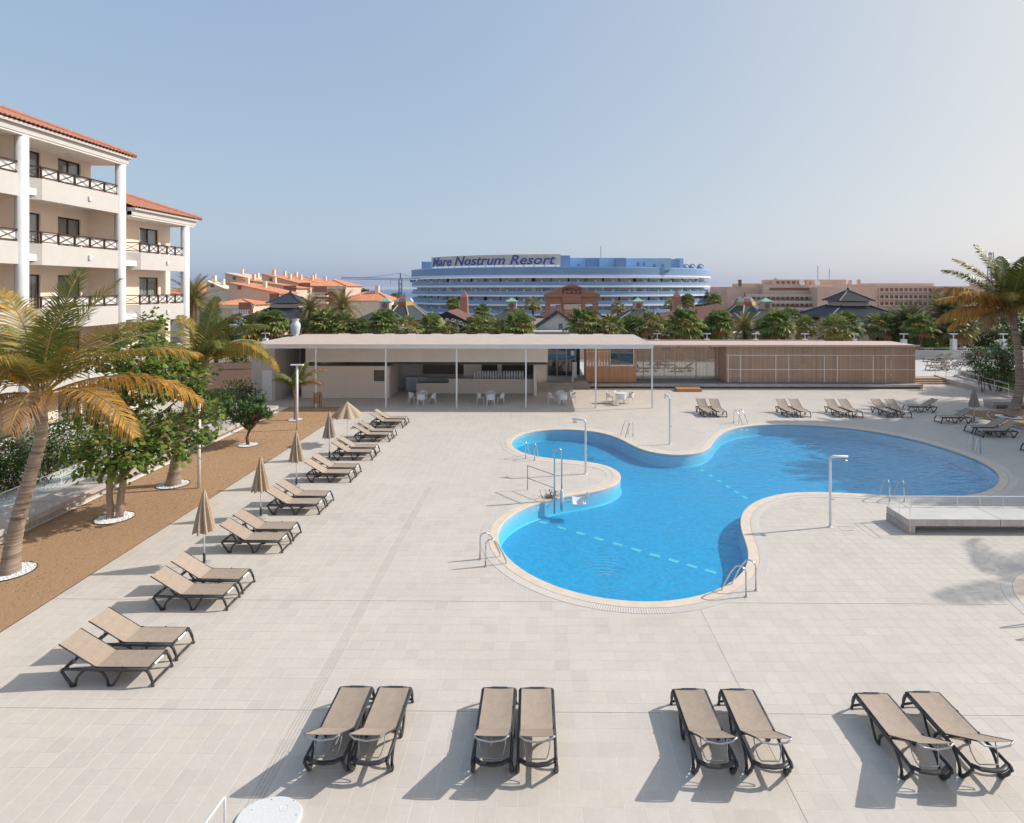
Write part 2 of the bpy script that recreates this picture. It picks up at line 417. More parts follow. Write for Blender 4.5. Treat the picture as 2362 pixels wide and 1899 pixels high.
# pool water: reflecting rippled surface, blue by absorption in the water body
def watermat():
    m = bpy.data.materials.new('water'); m.use_nodes = True
    n = m.node_tree.nodes; l = m.node_tree.links; n.remove(n['Principled BSDF'])
    g = n.new('ShaderNodeNewGeometry')
    def nz(sc, det, stretch=None, dist=0.0):
        t = n.new('ShaderNodeTexNoise'); t.inputs['Scale'].default_value = sc; t.inputs['Detail'].default_value = det; t.inputs['Distortion'].default_value = dist
        if stretch:
            mp = n.new('ShaderNodeMapping'); mp.inputs['Scale'].default_value = stretch; mp.inputs['Rotation'].default_value = (0, 0, .5)
            l.new(g.outputs['Position'], mp.inputs[0]); l.new(mp.outputs[0], t.inputs['Vector'])
        else: l.new(g.outputs['Position'], t.inputs['Vector'])
        return t.outputs['Fac']
    a = nz(2.6, 3, (1, 1.7, 1), .6); b = nz(0.35, 2)
    # livelier water around the inlet near the front of the pool
    def ring(cx, cyy, freq, rad):
        s = n.new('ShaderNodeVectorMath'); s.operation = 'DISTANCE'; s.inputs[1].default_value = (cx, cyy, -.07)
        l.new(g.outputs['Position'], s.inputs[0])
        w = n.new('ShaderNodeMath'); w.operation = 'MULTIPLY'; w.inputs[1].default_value = freq; l.new(s.outputs['Value'], w.inputs[0])
        dn = n.new('ShaderNodeTexNoise'); dn.inputs['Scale'].default_value = 1.6; l.new(g.outputs['Position'], dn.inputs['Vector'])
        w2 = n.new('ShaderNodeMath'); w2.operation = 'MULTIPLY_ADD'; w2.inputs[1].default_value = 9; l.new(dn.outputs['Fac'], w2.inputs[0]); l.new(w.outputs[0], w2.inputs[2])
        si = n.new('ShaderNodeMath'); si.operation = 'SINE'; l.new(w2.outputs[0], si.inputs[0])
        fa = n.new('ShaderNodeMapRange'); fa.inputs['From Min'].default_value = 0; fa.inputs['From Max'].default_value = rad
        fa.inputs['To Min'].default_value = 1; fa.inputs['To Max'].default_value = 0; fa.interpolation_type = 'SMOOTHSTEP'; l.new(s.outputs['Value'], fa.inputs['Value'])
        o = n.new('ShaderNodeMath'); o.operation = 'MULTIPLY'; l.new(si.outputs[0], o.inputs[0]); l.new(fa.outputs[0], o.inputs[1])
        return o.outputs[0]
    r1 = ring((1.854, 16.64)[0], (1.854, 16.64)[1], 34, 3.2)
    def madd(x, k, y):
        o = n.new('ShaderNodeMath'); o.operation = 'MULTIPLY_ADD'; l.new(x, o.inputs[0]); o.inputs[1].default_value = k
        if y is None: o.inputs[2].default_value = 0
        else: l.new(y, o.inputs[2])
        return o.outputs[0]
    h = madd(r1, .22, madd(a, .9, madd(b, 2.0, None)))
    bp = n.new('ShaderNodeBump'); bp.inputs['Strength'].default_value = .55; bp.inputs['Distance'].default_value = .07; l.new(h, bp.inputs['Height'])
    tr = n.new('ShaderNodeBsdfTransparent'); tr.inputs[0].default_value = (.97, .985, 1, 1)
    gl = n.new('ShaderNodeBsdfGlossy'); gl.inputs['Roughness'].default_value = .03
    l.new(bp.outputs[0], gl.inputs['Normal'])
    # Schlick reflectance, the same from both sides so sunlight also gets back out
    dt = n.new('ShaderNodeVectorMath'); dt.operation = 'DOT_PRODUCT'; l.new(bp.outputs[0], dt.inputs[0]); l.new(g.outputs['Incoming'], dt.inputs[1])
    ab = n.new('ShaderNodeMath'); ab.operation = 'ABSOLUTE'; l.new(dt.outputs['Value'], ab.inputs[0])
    om = n.new('ShaderNodeMath'); om.operation = 'SUBTRACT'; om.inputs[0].default_value = 1; l.new(ab.outputs[0], om.inputs[1]); om.use_clamp = True
    pw = n.new('ShaderNodeMath'); pw.operation = 'POWER'; pw.inputs[1].default_value = 5; l.new(om.outputs[0], pw.inputs[0])
    fr = n.new('ShaderNodeMath'); fr.operation = 'MULTIPLY_ADD'; fr.inputs[1].default_value = .98; fr.inputs[2].default_value = .02; l.new(pw.outputs[0], fr.inputs[0])
    mx = n.new('ShaderNodeMixShader'); l.new(fr.outputs[0], mx.inputs[0]); l.new(tr.outputs[0], mx.inputs[1]); l.new(gl.outputs[0], mx.inputs[2])
    l.new(mx.outputs[0], n['Material Output'].inputs[0])
    va = n.new('ShaderNodeVolumeAbsorption'); va.inputs['Color'].default_value = (0.02, .90, .99, 1); va.inputs['Density'].default_value = .70
    l.new(va.outputs[0], n['Material Output'].inputs['Volume'])
    M['water'] = m
watermat()
mosaic('pool_mosaic', (0.105, 0.395, 0.61), (0.098, 0.38, 0.595), .08, .5, .13)  # tone noise in the floor colour imitates refracted ripples
mosaic('pool_wall_mosaic', (0.36, 0.60, 0.72), (0.34, 0.58, 0.70), .08, .5)

# ------------------------------------------------------------------ terrain and sea
t = MB()
t.face([(-900, -60, -1.2), (900, -60, -1.2), (900, 330, -1.2), (-900, 330, -1.2)])
t.face([(-900, 330, -1.2), (900, 330, -1.2), (900, 420, -18.6), (-900, 420, -18.6)])
tag(t.build('terrain', 'terrain'), kind='structure')
t = MB(); t.face([(-20000, 400, -18), (20000, 400, -18), (20000, 20000, -18), (-20000, 20000, -18)])
tag(t.build('sea', 'sea'), kind='structure')

# ------------------------------------------------------------------ pool outlines
def smooth_loop(pts, step=.16, it=60):
    P = [Vector(p) for p in pts]; n = len(P); out = []
    for i in range(n):
        p0, p1, p2, p3 = P[i - 1], P[i], P[(i + 1) % n], P[(i + 2) % n]
        k = max(2, int((p2 - p1).length / step))
        for j in range(k):
            s = j / k
            out.append(.5 * ((2 * p1) + (p2 - p0) * s + (2 * p0 - 5 * p1 + 4 * p2 - p3) * s * s + (3 * p1 - p0 - 3 * p2 + p3) * s ** 3))
    for _ in range(it):
        m = len(out); out = [out[i] * .5 + (out[i - 1] + out[(i + 1) % m]) * .25 for i in range(m)]
    # even spacing
    L = [0]
    m = len(out)
    for i in range(m): L.append(L[-1] + (out[(i + 1) % m] - out[i]).length)
    cnt = int(L[-1] / step); res = []; k = 0
    for i in range(cnt):
        d = L[-1] * i / cnt
        while L[k + 1] < d: k += 1
        s = (d - L[k]) / max(1e-9, L[k + 1] - L[k])
        res.append(out[k].lerp(out[(k + 1) % m], s))
    return res

def area(P): return .5 * sum(P[i - 1].x * P[i].y - P[i].x * P[i - 1].y for i in range(len(P)))
def offset(P, d):
    """outward offset of a counter-clockwise loop"""
    n = len(P); out = []
    for i in range(n):
        t = (P[(i + 1) % n] - P[i - 1]).normalized()
        out.append(P[i] + Vector((t.y, -t.x)) * d)
    return out
def inside(P, x, y):
    c = False; n = len(P); j = n - 1
    for i in range(n):
        a, b = P[i], P[j]
        if (a.y > y) != (b.y > y) and x < (b.x - a.x) * (y - a.y) / (b.y - a.y) + a.x: c = not c
        j = i
    return c

pool_loop = smooth_loop([(-1.634, 31.031), (-1.461, 32.144), (-0.995, 33.166), (-0.231, 33.816), (0.822, 34.159), (1.879, 34.207), (2.903, 33.852), (3.702, 33.219), (4.272, 32.373), (4.562, 31.504), (4.799, 30.444), (5.191, 29.565), (5.697, 29.054), (6.305, 28.77), (6.963, 28.751), (7.609, 28.969), (8.137, 29.405), (8.586, 30.109), (8.958, 30.997), (9.478, 32.168), (10.246, 33.468), (11.292, 34.575), (12.472, 35.163), (13.837, 35.545), (15.517, 35.451), (17.042, 35.059), (18.359, 34.356), (19.428, 33.344), (20.16, 31.957), (20.48, 30.706), (20.668, 29.497), (20.723, 28.499), (20.622, 27.453), (20.272, 26.479), (19.729, 25.569), (19.185, 24.903), (18.395, 24.179), (17.578, 23.628), (16.997, 23.376), (16.283, 23.159), (15.376, 23.053), (14.568, 23.092), (14.086, 23.214), (13.352, 23.4), (12.597, 23.572), (11.796, 23.68), (10.957, 23.721), (10.07, 23.66), (10.277, 23.749), (9.13, 23.386), (8.423, 22.922), (7.813, 22.35), (7.347, 21.733), (7.011, 21.009), (6.807, 20.333), (6.685, 19.7), (6.59, 18.991), (6.535, 18.492), (6.437, 18.018), (6.285, 17.568), (6.057, 17.138), (5.704, 16.683), (5.321, 16.293), (4.874, 15.92), (4.435, 15.663), (3.889, 15.405), (3.384, 15.266), (2.862, 15.194), (2.394, 15.189), (1.935, 15.257), (1.479, 15.401), (0.94, 15.655), (0.426, 16.007), (-0.07, 16.445), (-0.508, 16.927), (-0.885, 17.487), (-1.198, 18.14), (-1.411, 18.788), (-1.504, 19.366), (-1.496, 19.919), (-1.364, 20.64), (-1.079, 21.315), (-0.657, 21.914), (-0.095, 22.501), (0.553, 22.968), (0.976, 23.192), (1.523, 23.353), (2.139, 23.534), (2.653, 23.807), (3.141, 24.27), (3.47, 24.847), (3.631, 25.388), (3.681, 25.973), (3.583, 26.63), (3.305, 27.153), (2.929, 27.552), (2.383, 27.789), (1.679, 27.954), (0.964, 28.07), (0.171, 28.263), (-0.49, 28.641), (-1.03, 29.302), (-1.447, 30.141)])
if area(pool_loop) < 0: pool_loop.reverse()
small_loop = [Vector((15.0 + 2.42 * math.cos(a * math.pi / 60), 14.6 + 2.42 * math.sin(a * math.pi / 60))) for a in range(120)]
WATER_Z, FLOOR_Z = -.06, -.62

def fill(loop_list, z, name, m, flip=False):
    """flat sheet bounded by the first loop with the other loops as holes"""
    verts, edges = [], []
    for L in loop_list:
        b = len(verts); verts += [Vector((p[0], p[1])) for p in L]
        edges += [(b + i, b + (i + 1) % len(L)) for i in range(len(L))]
    v, e, f, _, _, _ = delaunay_2d_cdt(verts, edges, [], 0, 1e-4)
    holes = [[Vector((p[0], p[1])) for p in L] for L in loop_list[1:]]; outer = [Vector((p[0], p[1])) for p in loop_list[0]]
    mb = MB(); mb.v = [(p.x, p.y, z) for p in v]
    for t in f:
        c = sum((v[i] for i in t), Vector((0, 0))) / len(t)
        if inside(outer, c.x, c.y) and not any(inside(h, c.x, c.y) for h in holes):
            mb.f.append(tuple(t)); mb.m.append(0)
    return mb.mesh(name, m)

def make_pool(loop, name, label, depth):
    root = thing(name, label, 'pool')
    n = len(loop)
    inner = [(p.x, p.y) for p in loop]
    # tiled basin: wall, cove and floor
    cove = offset(loop, -.06)
    mb = MB()
    rings = [[(p.x, p.y, -.008) for p in loop], [(p.x, p.y, depth + .06) for p in loop], [(p.x, p.y, depth) for p in cove]]
    mb.loft(rings, cap=False)
    mb.build('pool_wall', 'pool_wall_mosaic', root, smooth=True)
    place('pool_floor', fill([[(p.x, p.y) for p in cove]], depth, 'pool_floor', 'pool_mosaic'), root)
    # water body: closed, a little wider than the basin so no gap shows
    wl = offset(loop, .004)
    top = fill([[(p.x, p.y) for p in wl]], 0, 'water', 'water')
    mb = MB(); k = len(top.vertices)
    mb.v = [(v.co.x, v.co.y, WATER_Z) for v in top.vertices] + [(v.co.x, v.co.y, depth - .02) for v in top.vertices]
    for p in top.polygons:
        a = list(p.vertices); mb.f.append(tuple(a)); mb.m.append(0); mb.f.append(tuple(k + i for i in reversed(a))); mb.m.append(0)
    for i in range(n):
        j = (i + 1) % n; mb.f.append((i, j, k + j, k + i)); mb.m.append(0)
    mb.build('water', 'water', root, recalc=True)
    # coping stones and slotted overflow grille
    o1 = offset(loop, .30); o2 = offset(loop, .312); o3 = offset(loop, .57)
    mb = MB()
    lip = offset(loop, -.015)
    mb.loft([[(p.x, p.y, -.05) for p in lip], [(p.x, p.y, .005) for p in lip], [(p.x, p.y, .012) for p in loop], [(p.x, p.y, .012) for p in o1], [(p.x, p.y, -.01) for p in o1]], cap=False)
    mb.build('coping', 'coping', root)
    mb = MB(); mb.loft([[(p.x, p.y, .001) for p in o1], [(p.x, p.y, .001) for p in o3], [(p.x, p.y, -.012) for p in o3]], cap=False)
    mb.build('drain_channel', 'drain_dark', root)
    mb = MB()
    per = sum((o2[i] - o2[i - 1]).length for i in range(n)); cnt = int(per / .062)
    # slats between o1 and o3
    acc = [0]
    for i in range(n): acc.append(acc[-1] + (o2[(i + 1) % n] - o2[i]).length)
    k = 0
    for s in range(cnt):
        d = per * s / cnt
        while acc[k + 1] < d: k += 1
        tt = (d - acc[k]) / max(1e-9, acc[k + 1] - acc[k]); j = (k + 1) % n
        a = o2[k].lerp(o2[j], tt); b = o3[k].lerp(o3[j], tt)
        dr = (b - a).normalized(); w = Vector((-dr.y, dr.x)) * .024
        pts = [a - w, b - w * 1.05, b + w * 1.05, a + w]
        mb.idx([(p.x, p.y, .009) for p in pts] + [(p.x, p.y, -.004) for p in pts], [(0, 1, 2, 3), (0, 4, 5, 1), (1, 5, 6, 2), (2, 6, 7, 3), (3, 7, 4, 0)])
    tag(mb.build('grille_slats', 'grille', root), kind='stuff')
    return root, o3

pool, pool_outer = make_pool(pool_loop, 'swimming_pool', 'large curving swimming pool with clear blue water and sandy coping', FLOOR_Z)
spool, small_outer = make_pool(small_loop, 'small_pool', 'small round pool cut off by the picture edge below the concrete platform', -.35)
# white dashes set into the pool floor
ang = math.atan2([(0.134, 22.086), (0.807, 21.591), (1.449, 21.119), (2.064, 20.667), (2.653, 20.234), (3.217, 19.819), (3.759, 19.421), (4.278, 19.039), (4.777, 18.673), (5.257, 18.32)][-1][1] - [(0.134, 22.086), (0.807, 21.591), (1.449, 21.119), (2.064, 20.667), (2.653, 20.234), (3.217, 19.819), (3.759, 19.421), (4.278, 19.039), (4.777, 18.673), (5.257, 18.32)][0][1], [(0.134, 22.086), (0.807, 21.591), (1.449, 21.119), (2.064, 20.667), (2.653, 20.234), (3.217, 19.819), (3.759, 19.421), (4.278, 19.039), (4.777, 18.673), (5.257, 18.32)][-1][0] - [(0.134, 22.086), (0.807, 21.591), (1.449, 21.119), (2.064, 20.667), (2.653, 20.234), (3.217, 19.819), (3.759, 19.421), (4.278, 19.039), (4.777, 18.673), (5.257, 18.32)][0][0])
dm = MB().box(-.17, .17, -.085, .085, -.004, .005).mesh('floor_marking', 'pool_dash')
for p in [(0.134, 22.086), (0.807, 21.591), (1.449, 21.119), (2.064, 20.667), (2.653, 20.234), (3.217, 19.819), (3.759, 19.421), (4.278, 19.039), (4.777, 18.673), (5.257, 18.32)]: place('floor_marking', dm, pool, (p[0], p[1], FLOOR_Z + .004), (0, 0, ang))
ang = math.atan2([(7.765, 28.454), (7.941, 27.647), (8.107, 26.884), (8.263, 26.162), (8.412, 25.479), (8.553, 24.83)][-1][1] - [(7.765, 28.454), (7.941, 27.647), (8.107, 26.884), (8.263, 26.162), (8.412, 25.479), (8.553, 24.83)][0][1], [(7.765, 28.454), (7.941, 27.647), (8.107, 26.884), (8.263, 26.162), (8.412, 25.479), (8.553, 24.83)][-1][0] - [(7.765, 28.454), (7.941, 27.647), (8.107, 26.884), (8.263, 26.162), (8.412, 25.479), (8.553, 24.83)][0][0])
for p in [(7.765, 28.454), (7.941, 27.647), (8.107, 26.884), (8.263, 26.162), (8.412, 25.479), (8.553, 24.83)]: place('floor_marking', dm, pool, (p[0], p[1], FLOOR_Z + .004), (0, 0, ang))

# ------------------------------------------------------------------ paved deck
DX0, DX1, DY0, DY1 = -12.67, 27.5, 6.6, 40.3
slab = fill([[(-30, 2), (60, 2), (60, 52.3), (-30, 52.3)], [(p.x, p.y) for p in offset(pool_loop, .02)], [(p.x, p.y) for p in offset(small_loop, .02)]], -.0022, 'deck', 'grout')
deck = tag(place('deck', slab), kind='structure')
T = .3333
tm = MB()
g = .0024; c = .0008; hh = T / 2 - g
tm.loft([[(-hh, -hh, -.011), (hh, -hh, -.011), (hh, hh, -.011), (-hh, hh, -.011)], [(-hh, -hh, -c), (hh, -hh, -c), (hh, hh, -c), (-hh, hh, -c)],
         [(-hh + c, -hh + c, 0), (hh - c, -hh + c, 0), (hh - c, hh - c, 0), (-hh + c, hh - c, 0)]], cap=False)
tm.face([(-hh + c, -hh + c, 0), (hh - c, -hh + c, 0), (hh - c, hh - c, 0), (-hh + c, hh - c, 0)])
tile_me = tm.mesh('tile', 'tile')
po_in = offset(pool_loop, .33); so_in = offset(small_loop, .33)
bb = lambda P: (min(p.x for p in P), max(p.x for p in P), min(p.y for p in P), max(p.y for p in P))
pb, sb = bb(po_in), bb(so_in)
many = MB(); singles = 0
cells = []
ny = int((50.4 - DY0) / T)
for j in range(ny):
    y = DY0 + (j + .5) * T
    if y < DY1: x0, x1 = DX0, DX1
    else: x0, x1 = DX0 - 21 * T, DX1 + 26 * T
    if y > 39.7 and y < DY1: x1 = DX1 + 26 * T
    if y > 47.9: x0 = DX0 + 131 * T
    nx = int((x1 - x0) / T + .5)
    for i in range(nx):
        x = x0 + (i + .5) * T
        if pb[0] < x < pb[1] and pb[2] < y < pb[3] and inside(po_in, x, y): continue
        if sb[0] < x < sb[1] and sb[2] < y < sb[3] and inside(so_in, x, y): continue
        cells.append((x, y))
cells.sort(key=lambda q: q[1] * 100 + abs(q[0]))
for x, y in cells:
    if singles < 300 and y > 8.85 and abs(x + .1) < y * .84:
        o = place('tile', tile_me, deck, (x, y, random.uniform(-.0005, .0005))); singles += 1
    else:
        dz = random.uniform(-.0005, .0005)
        q = [(x + a, y + b, e + dz) for a, b, e in ((-hh, -hh, -c), (hh, -hh, -c), (hh, hh, -c), (-hh, hh, -c), (-hh + c, -hh + c, 0), (hh - c, -hh + c, 0), (hh - c, hh - c, 0), (-hh + c, hh - c, 0))]
        if y < 26: many.idx(q, [(4, 5, 6, 7), (0, 1, 5, 4), (1, 2, 6, 5), (2, 3, 7, 6), (3, 0, 4, 7)])
        else: many.idx(q[4:], [(0, 1, 2, 3)])
tag(many.build('tile', 'tile_many', deck), kind='stuff')
# slot drain and dark movement joints
for k in range(4):
    x = (-4.496, 12.931)[0] - .09 + k * .062
    bx('drain_slot', 'drain_dark', deck, x - .0022, x + .0022, DY0, 24, .001, .0045)
for x in ((4.064, 13.019)[0],):
    bx('expansion_joint', 'joint', deck, x - .0035, x + .0035, DY0, 15.2, .001, .0045)
for y in ((-0.327, 11.348)[1], (-5.371, 15.34)[1]):
    bx('expansion_joint', 'joint', deck, DX0, 12.0, y - .003, y + .003, .001, .0048)
# square access covers let into the paving
def cover(x0, x1, y0, y1):
    for a in ((x0, x1, y0 - .006, y0 + .006), (x0, x1, y1 - .006, y1 + .006), (x0 - .006, x0 + .006, y0 + .0065, y1 - .0065), (x1 - .006, x1 + .006, y0 + .0065, y1 - .0065)):
        bx('cover_frame', 'joint', deck, a[0], a[1], a[2], a[3], .001, .0042)
cover(*sorted(((10.115, 20.109)[0], (10.481, 20.113)[0])), *sorted(((10.188, 19.966)[1], (10.355, 20.295)[1])))
cover((1.358, 25.947)[0], (1.679, 25.951)[0], (1.48, 25.737)[1], (1.497, 26.035)[1])
cover((10.847, 19.938)[0], (10.847, 19.938)[0] + .9, (10.545, 19.382)[1], (11.195, 20.578)[1])

# ------------------------------------------------------------------ brown strip, concrete bench, path and pebbles on the hotel side
def turf(name, x0, x1, y0, y1):
    mb = MB(); mb.face([(x0, y0, .0), (x1, y0, .0), (x1, y1, .0), (x0, y1, .0)])
    o = tag(mb.build(name, 'turf'), kind='structure')
    e = MB(); e.box(x0 - .012, x0, y0, y1, -.011, .012); e.box(x1, x1 + .012, y0, y1, -.011, .012); e.box(x0, x1, y1, y1 + .012, -.011, .012)
    e.build('edging', 'dark_metal', o)
    # short fibres standing out of the mat
    f = MB()
    for _ in range(26000):
        y = y0 + (y1 - y0) * random.random() ** 1.5; x = random.uniform(x0, x1)
        a = random.uniform(0, 6.28); l = random.uniform(.02, .05); w = .006 + .00035 * y; h = random.uniform(.008, .028)
        dx, dy = math.cos(a), math.sin(a)
        f.face([(x - dy * w, y + dx * w, .001), (x + dy * w, y - dx * w, .001), (x + dx * l, y + dy * l, h)])
    tag(f.build('turf_fibres', 'turf_blade', o), kind='stuff')
    return o
leafmat('turf_blade', (0.33, 0.20, 0.105), (0.52, 0.35, 0.20), .1, .9, .1)
turf('brown_turf', -17.03, -12.69, 5, 40.28)
turf('brown_turf_far', 27.55, 33.5, 18, 39.65)

def pebble_ring(x, y, r, name='pebble_ring', label=''):
    root = thing(name, label, 'gravel ring', (x, y, 0))
    MB().lathe([(r, 0), (r, .03), (r - .015, .03), (r - .015, .0)], 40, cap=False).build('steel_edge', 'dark_metal', root)
    MB().lathe([(r - .016, .008), (.01, .012)], 40, cap=False).build('gravel_base', 'pebble', root)
    p = MB()
    for _ in range(int(900 * r * r)):
        a = random.uniform(0, 6.283); d = (r - .04) * math.sqrt(random.random()); s = random.uniform(.02, .045)
        px, py = d * math.cos(a), d * math.sin(a); ro = random.uniform(0, 3)
        pts = [(px + s * math.cos(ro + k * 1.2566) * random.uniform(.7, 1.1), py + s * math.sin(ro + k * 1.2566) * random.uniform(.7, 1.1), .012) for k in range(5)]
        p.idx(pts + [(px, py, .012 + s * .9)], [(k, (k + 1) % 5, 5) for k in range(5)])
    tag(p.build('pebbles', 'pebble', root), kind='stuff')
    return root

# long concrete bench in four lengths beside the brown strip
bench_y = [8.0, 15.2, 21.1, 25.2, 30.4, 38.6]
for i in range(5):
    y0, y1 = bench_y[i] + .01, bench_y[i + 1] - .01
    r = thing('concrete_bench', ['long concrete bench length nearest the camera at the brown strip, behind the leaning palm',
              'concrete bench length under the two-stemmed tree', 'concrete bench length between the two-stemmed tree and the second palm',
              'concrete bench length behind the slim white lamp post', 'farthest concrete bench length, ending beside the bar pavilion'][i], 'bench', (-17.1, y0, 0), group='concrete bench lengths')
    L = y1 - y0
    MB().box(-1.15, 0.06, 0, L, .24, .44, c=.012).build('seat', 'concrete', r)
    MB().box(-1.05, -.16, 0, L, 0, .24).build('plinth', 'concrete_board', r)
path = MB(); path.face([(-19.6, 5, .05), (-18.25, 5, .05), (-18.25, 40.2, .05), (-19.6, 40.2, .05)])
tag(path.build('garden_path', 'concrete_pale'), kind='structure')
gb = MB(); gb.face([(-24, 5, .045), (-19.6, 5, .045), (-19.6, 30, .045), (-24, 30, .045)])
pb2 = MB(); pb2.face([(-60, 30, .02), (-19.6, 30, .02), (-19.6, 64, .02), (-60, 64, .02)]); tag(pb2.build('planting_bed', 'bark_dark'), kind='structure')
tag(gb.build('pebble_bed', 'pebble'), kind='structure')
gp = MB()
for _ in range(9000):
    x = random.uniform(-21.6, -19.62); y = random.uniform(12, 30); s = random.uniform(.02, .055); ro = random.uniform(0, 3)
    pts = [(x + s * math.cos(ro + k * 1.571), y + s * math.sin(ro + k * 1.571), .046) for k in range(4)]
    gp.idx(pts + [(x, y, .046 + s * .8)], [(k, (k + 1) % 4, 4) for k in range(4)])
tag(gp.build('white_pebbles', 'pebble'), 'white pebbles strewn along the hotel side of the path', 'pebbles', kind='stuff')
# low white handrail with glass along the path
rail = thing('path_railing', 'low white railing with glass panes along the garden path', 'railing', (-19.5, 14, .05))
MB().tube([(0, 0, .62), (0, 24, .62)], .022, 8).build('handrail', 'white_paint', rail)
for k in range(13):
    MB().tube([(0, k * 2, 0), (0, k * 2, .62)], .016, 6).build('post', 'white_paint', rail)
    if k < 12: bx('glass_pane', 'clear_glass', rail, -.006, .006, k * 2 + .06, k * 2 + 1.94, .06, .56)

# ------------------------------------------------------------------ concrete platform with railing by the pool
st = thing('concrete_platform', 'low cantilevered concrete platform with white railing beside the pool', 'platform', ((12.141, 19.721)[0], (12.141, 19.721)[1], 0))
MB().box(0.0, 3.04, 0, 1.2, .25, .466, c=.01).build('slab', 'concrete_face', st); MB().box(0.0, 3.04, 0, 1.2, .4662, .481, c=.004).build('slab_top', 'concrete_pale', st)
MB().box(3.055, 9, 0, 1.2, .25, .466, c=.01).build('slab', 'concrete_face', st); MB().box(3.055, 9, 0, 1.2, .4662, .481, c=.004).build('slab_top', 'concrete_pale', st)
MB().box(-.02, .26, .004, 1.19, 0, .248, c=.01).build('end_wall', 'concrete_board', st)
MB().box(.27, 9, .5, 1.1, 0, .248).build('plinth', 'concrete_board', st)
MB().tube([(.06, -.03, .12), (.06, -.03, .84), (.06, 1.15, .84), (9, 1.15, .84)], .016, 8).build('handrail', 'white_paint', st)
for x in [.06 + k * .79 for k in range(10)]:
    MB().tube([(x, 1.15, .48), (x, 1.15, .84)], .011, 6).build('post', 'white_paint', st)
MB().tube([(.06, .56, .48), (.06, .56, .84)], .011, 6).build('post', 'white_paint', st)

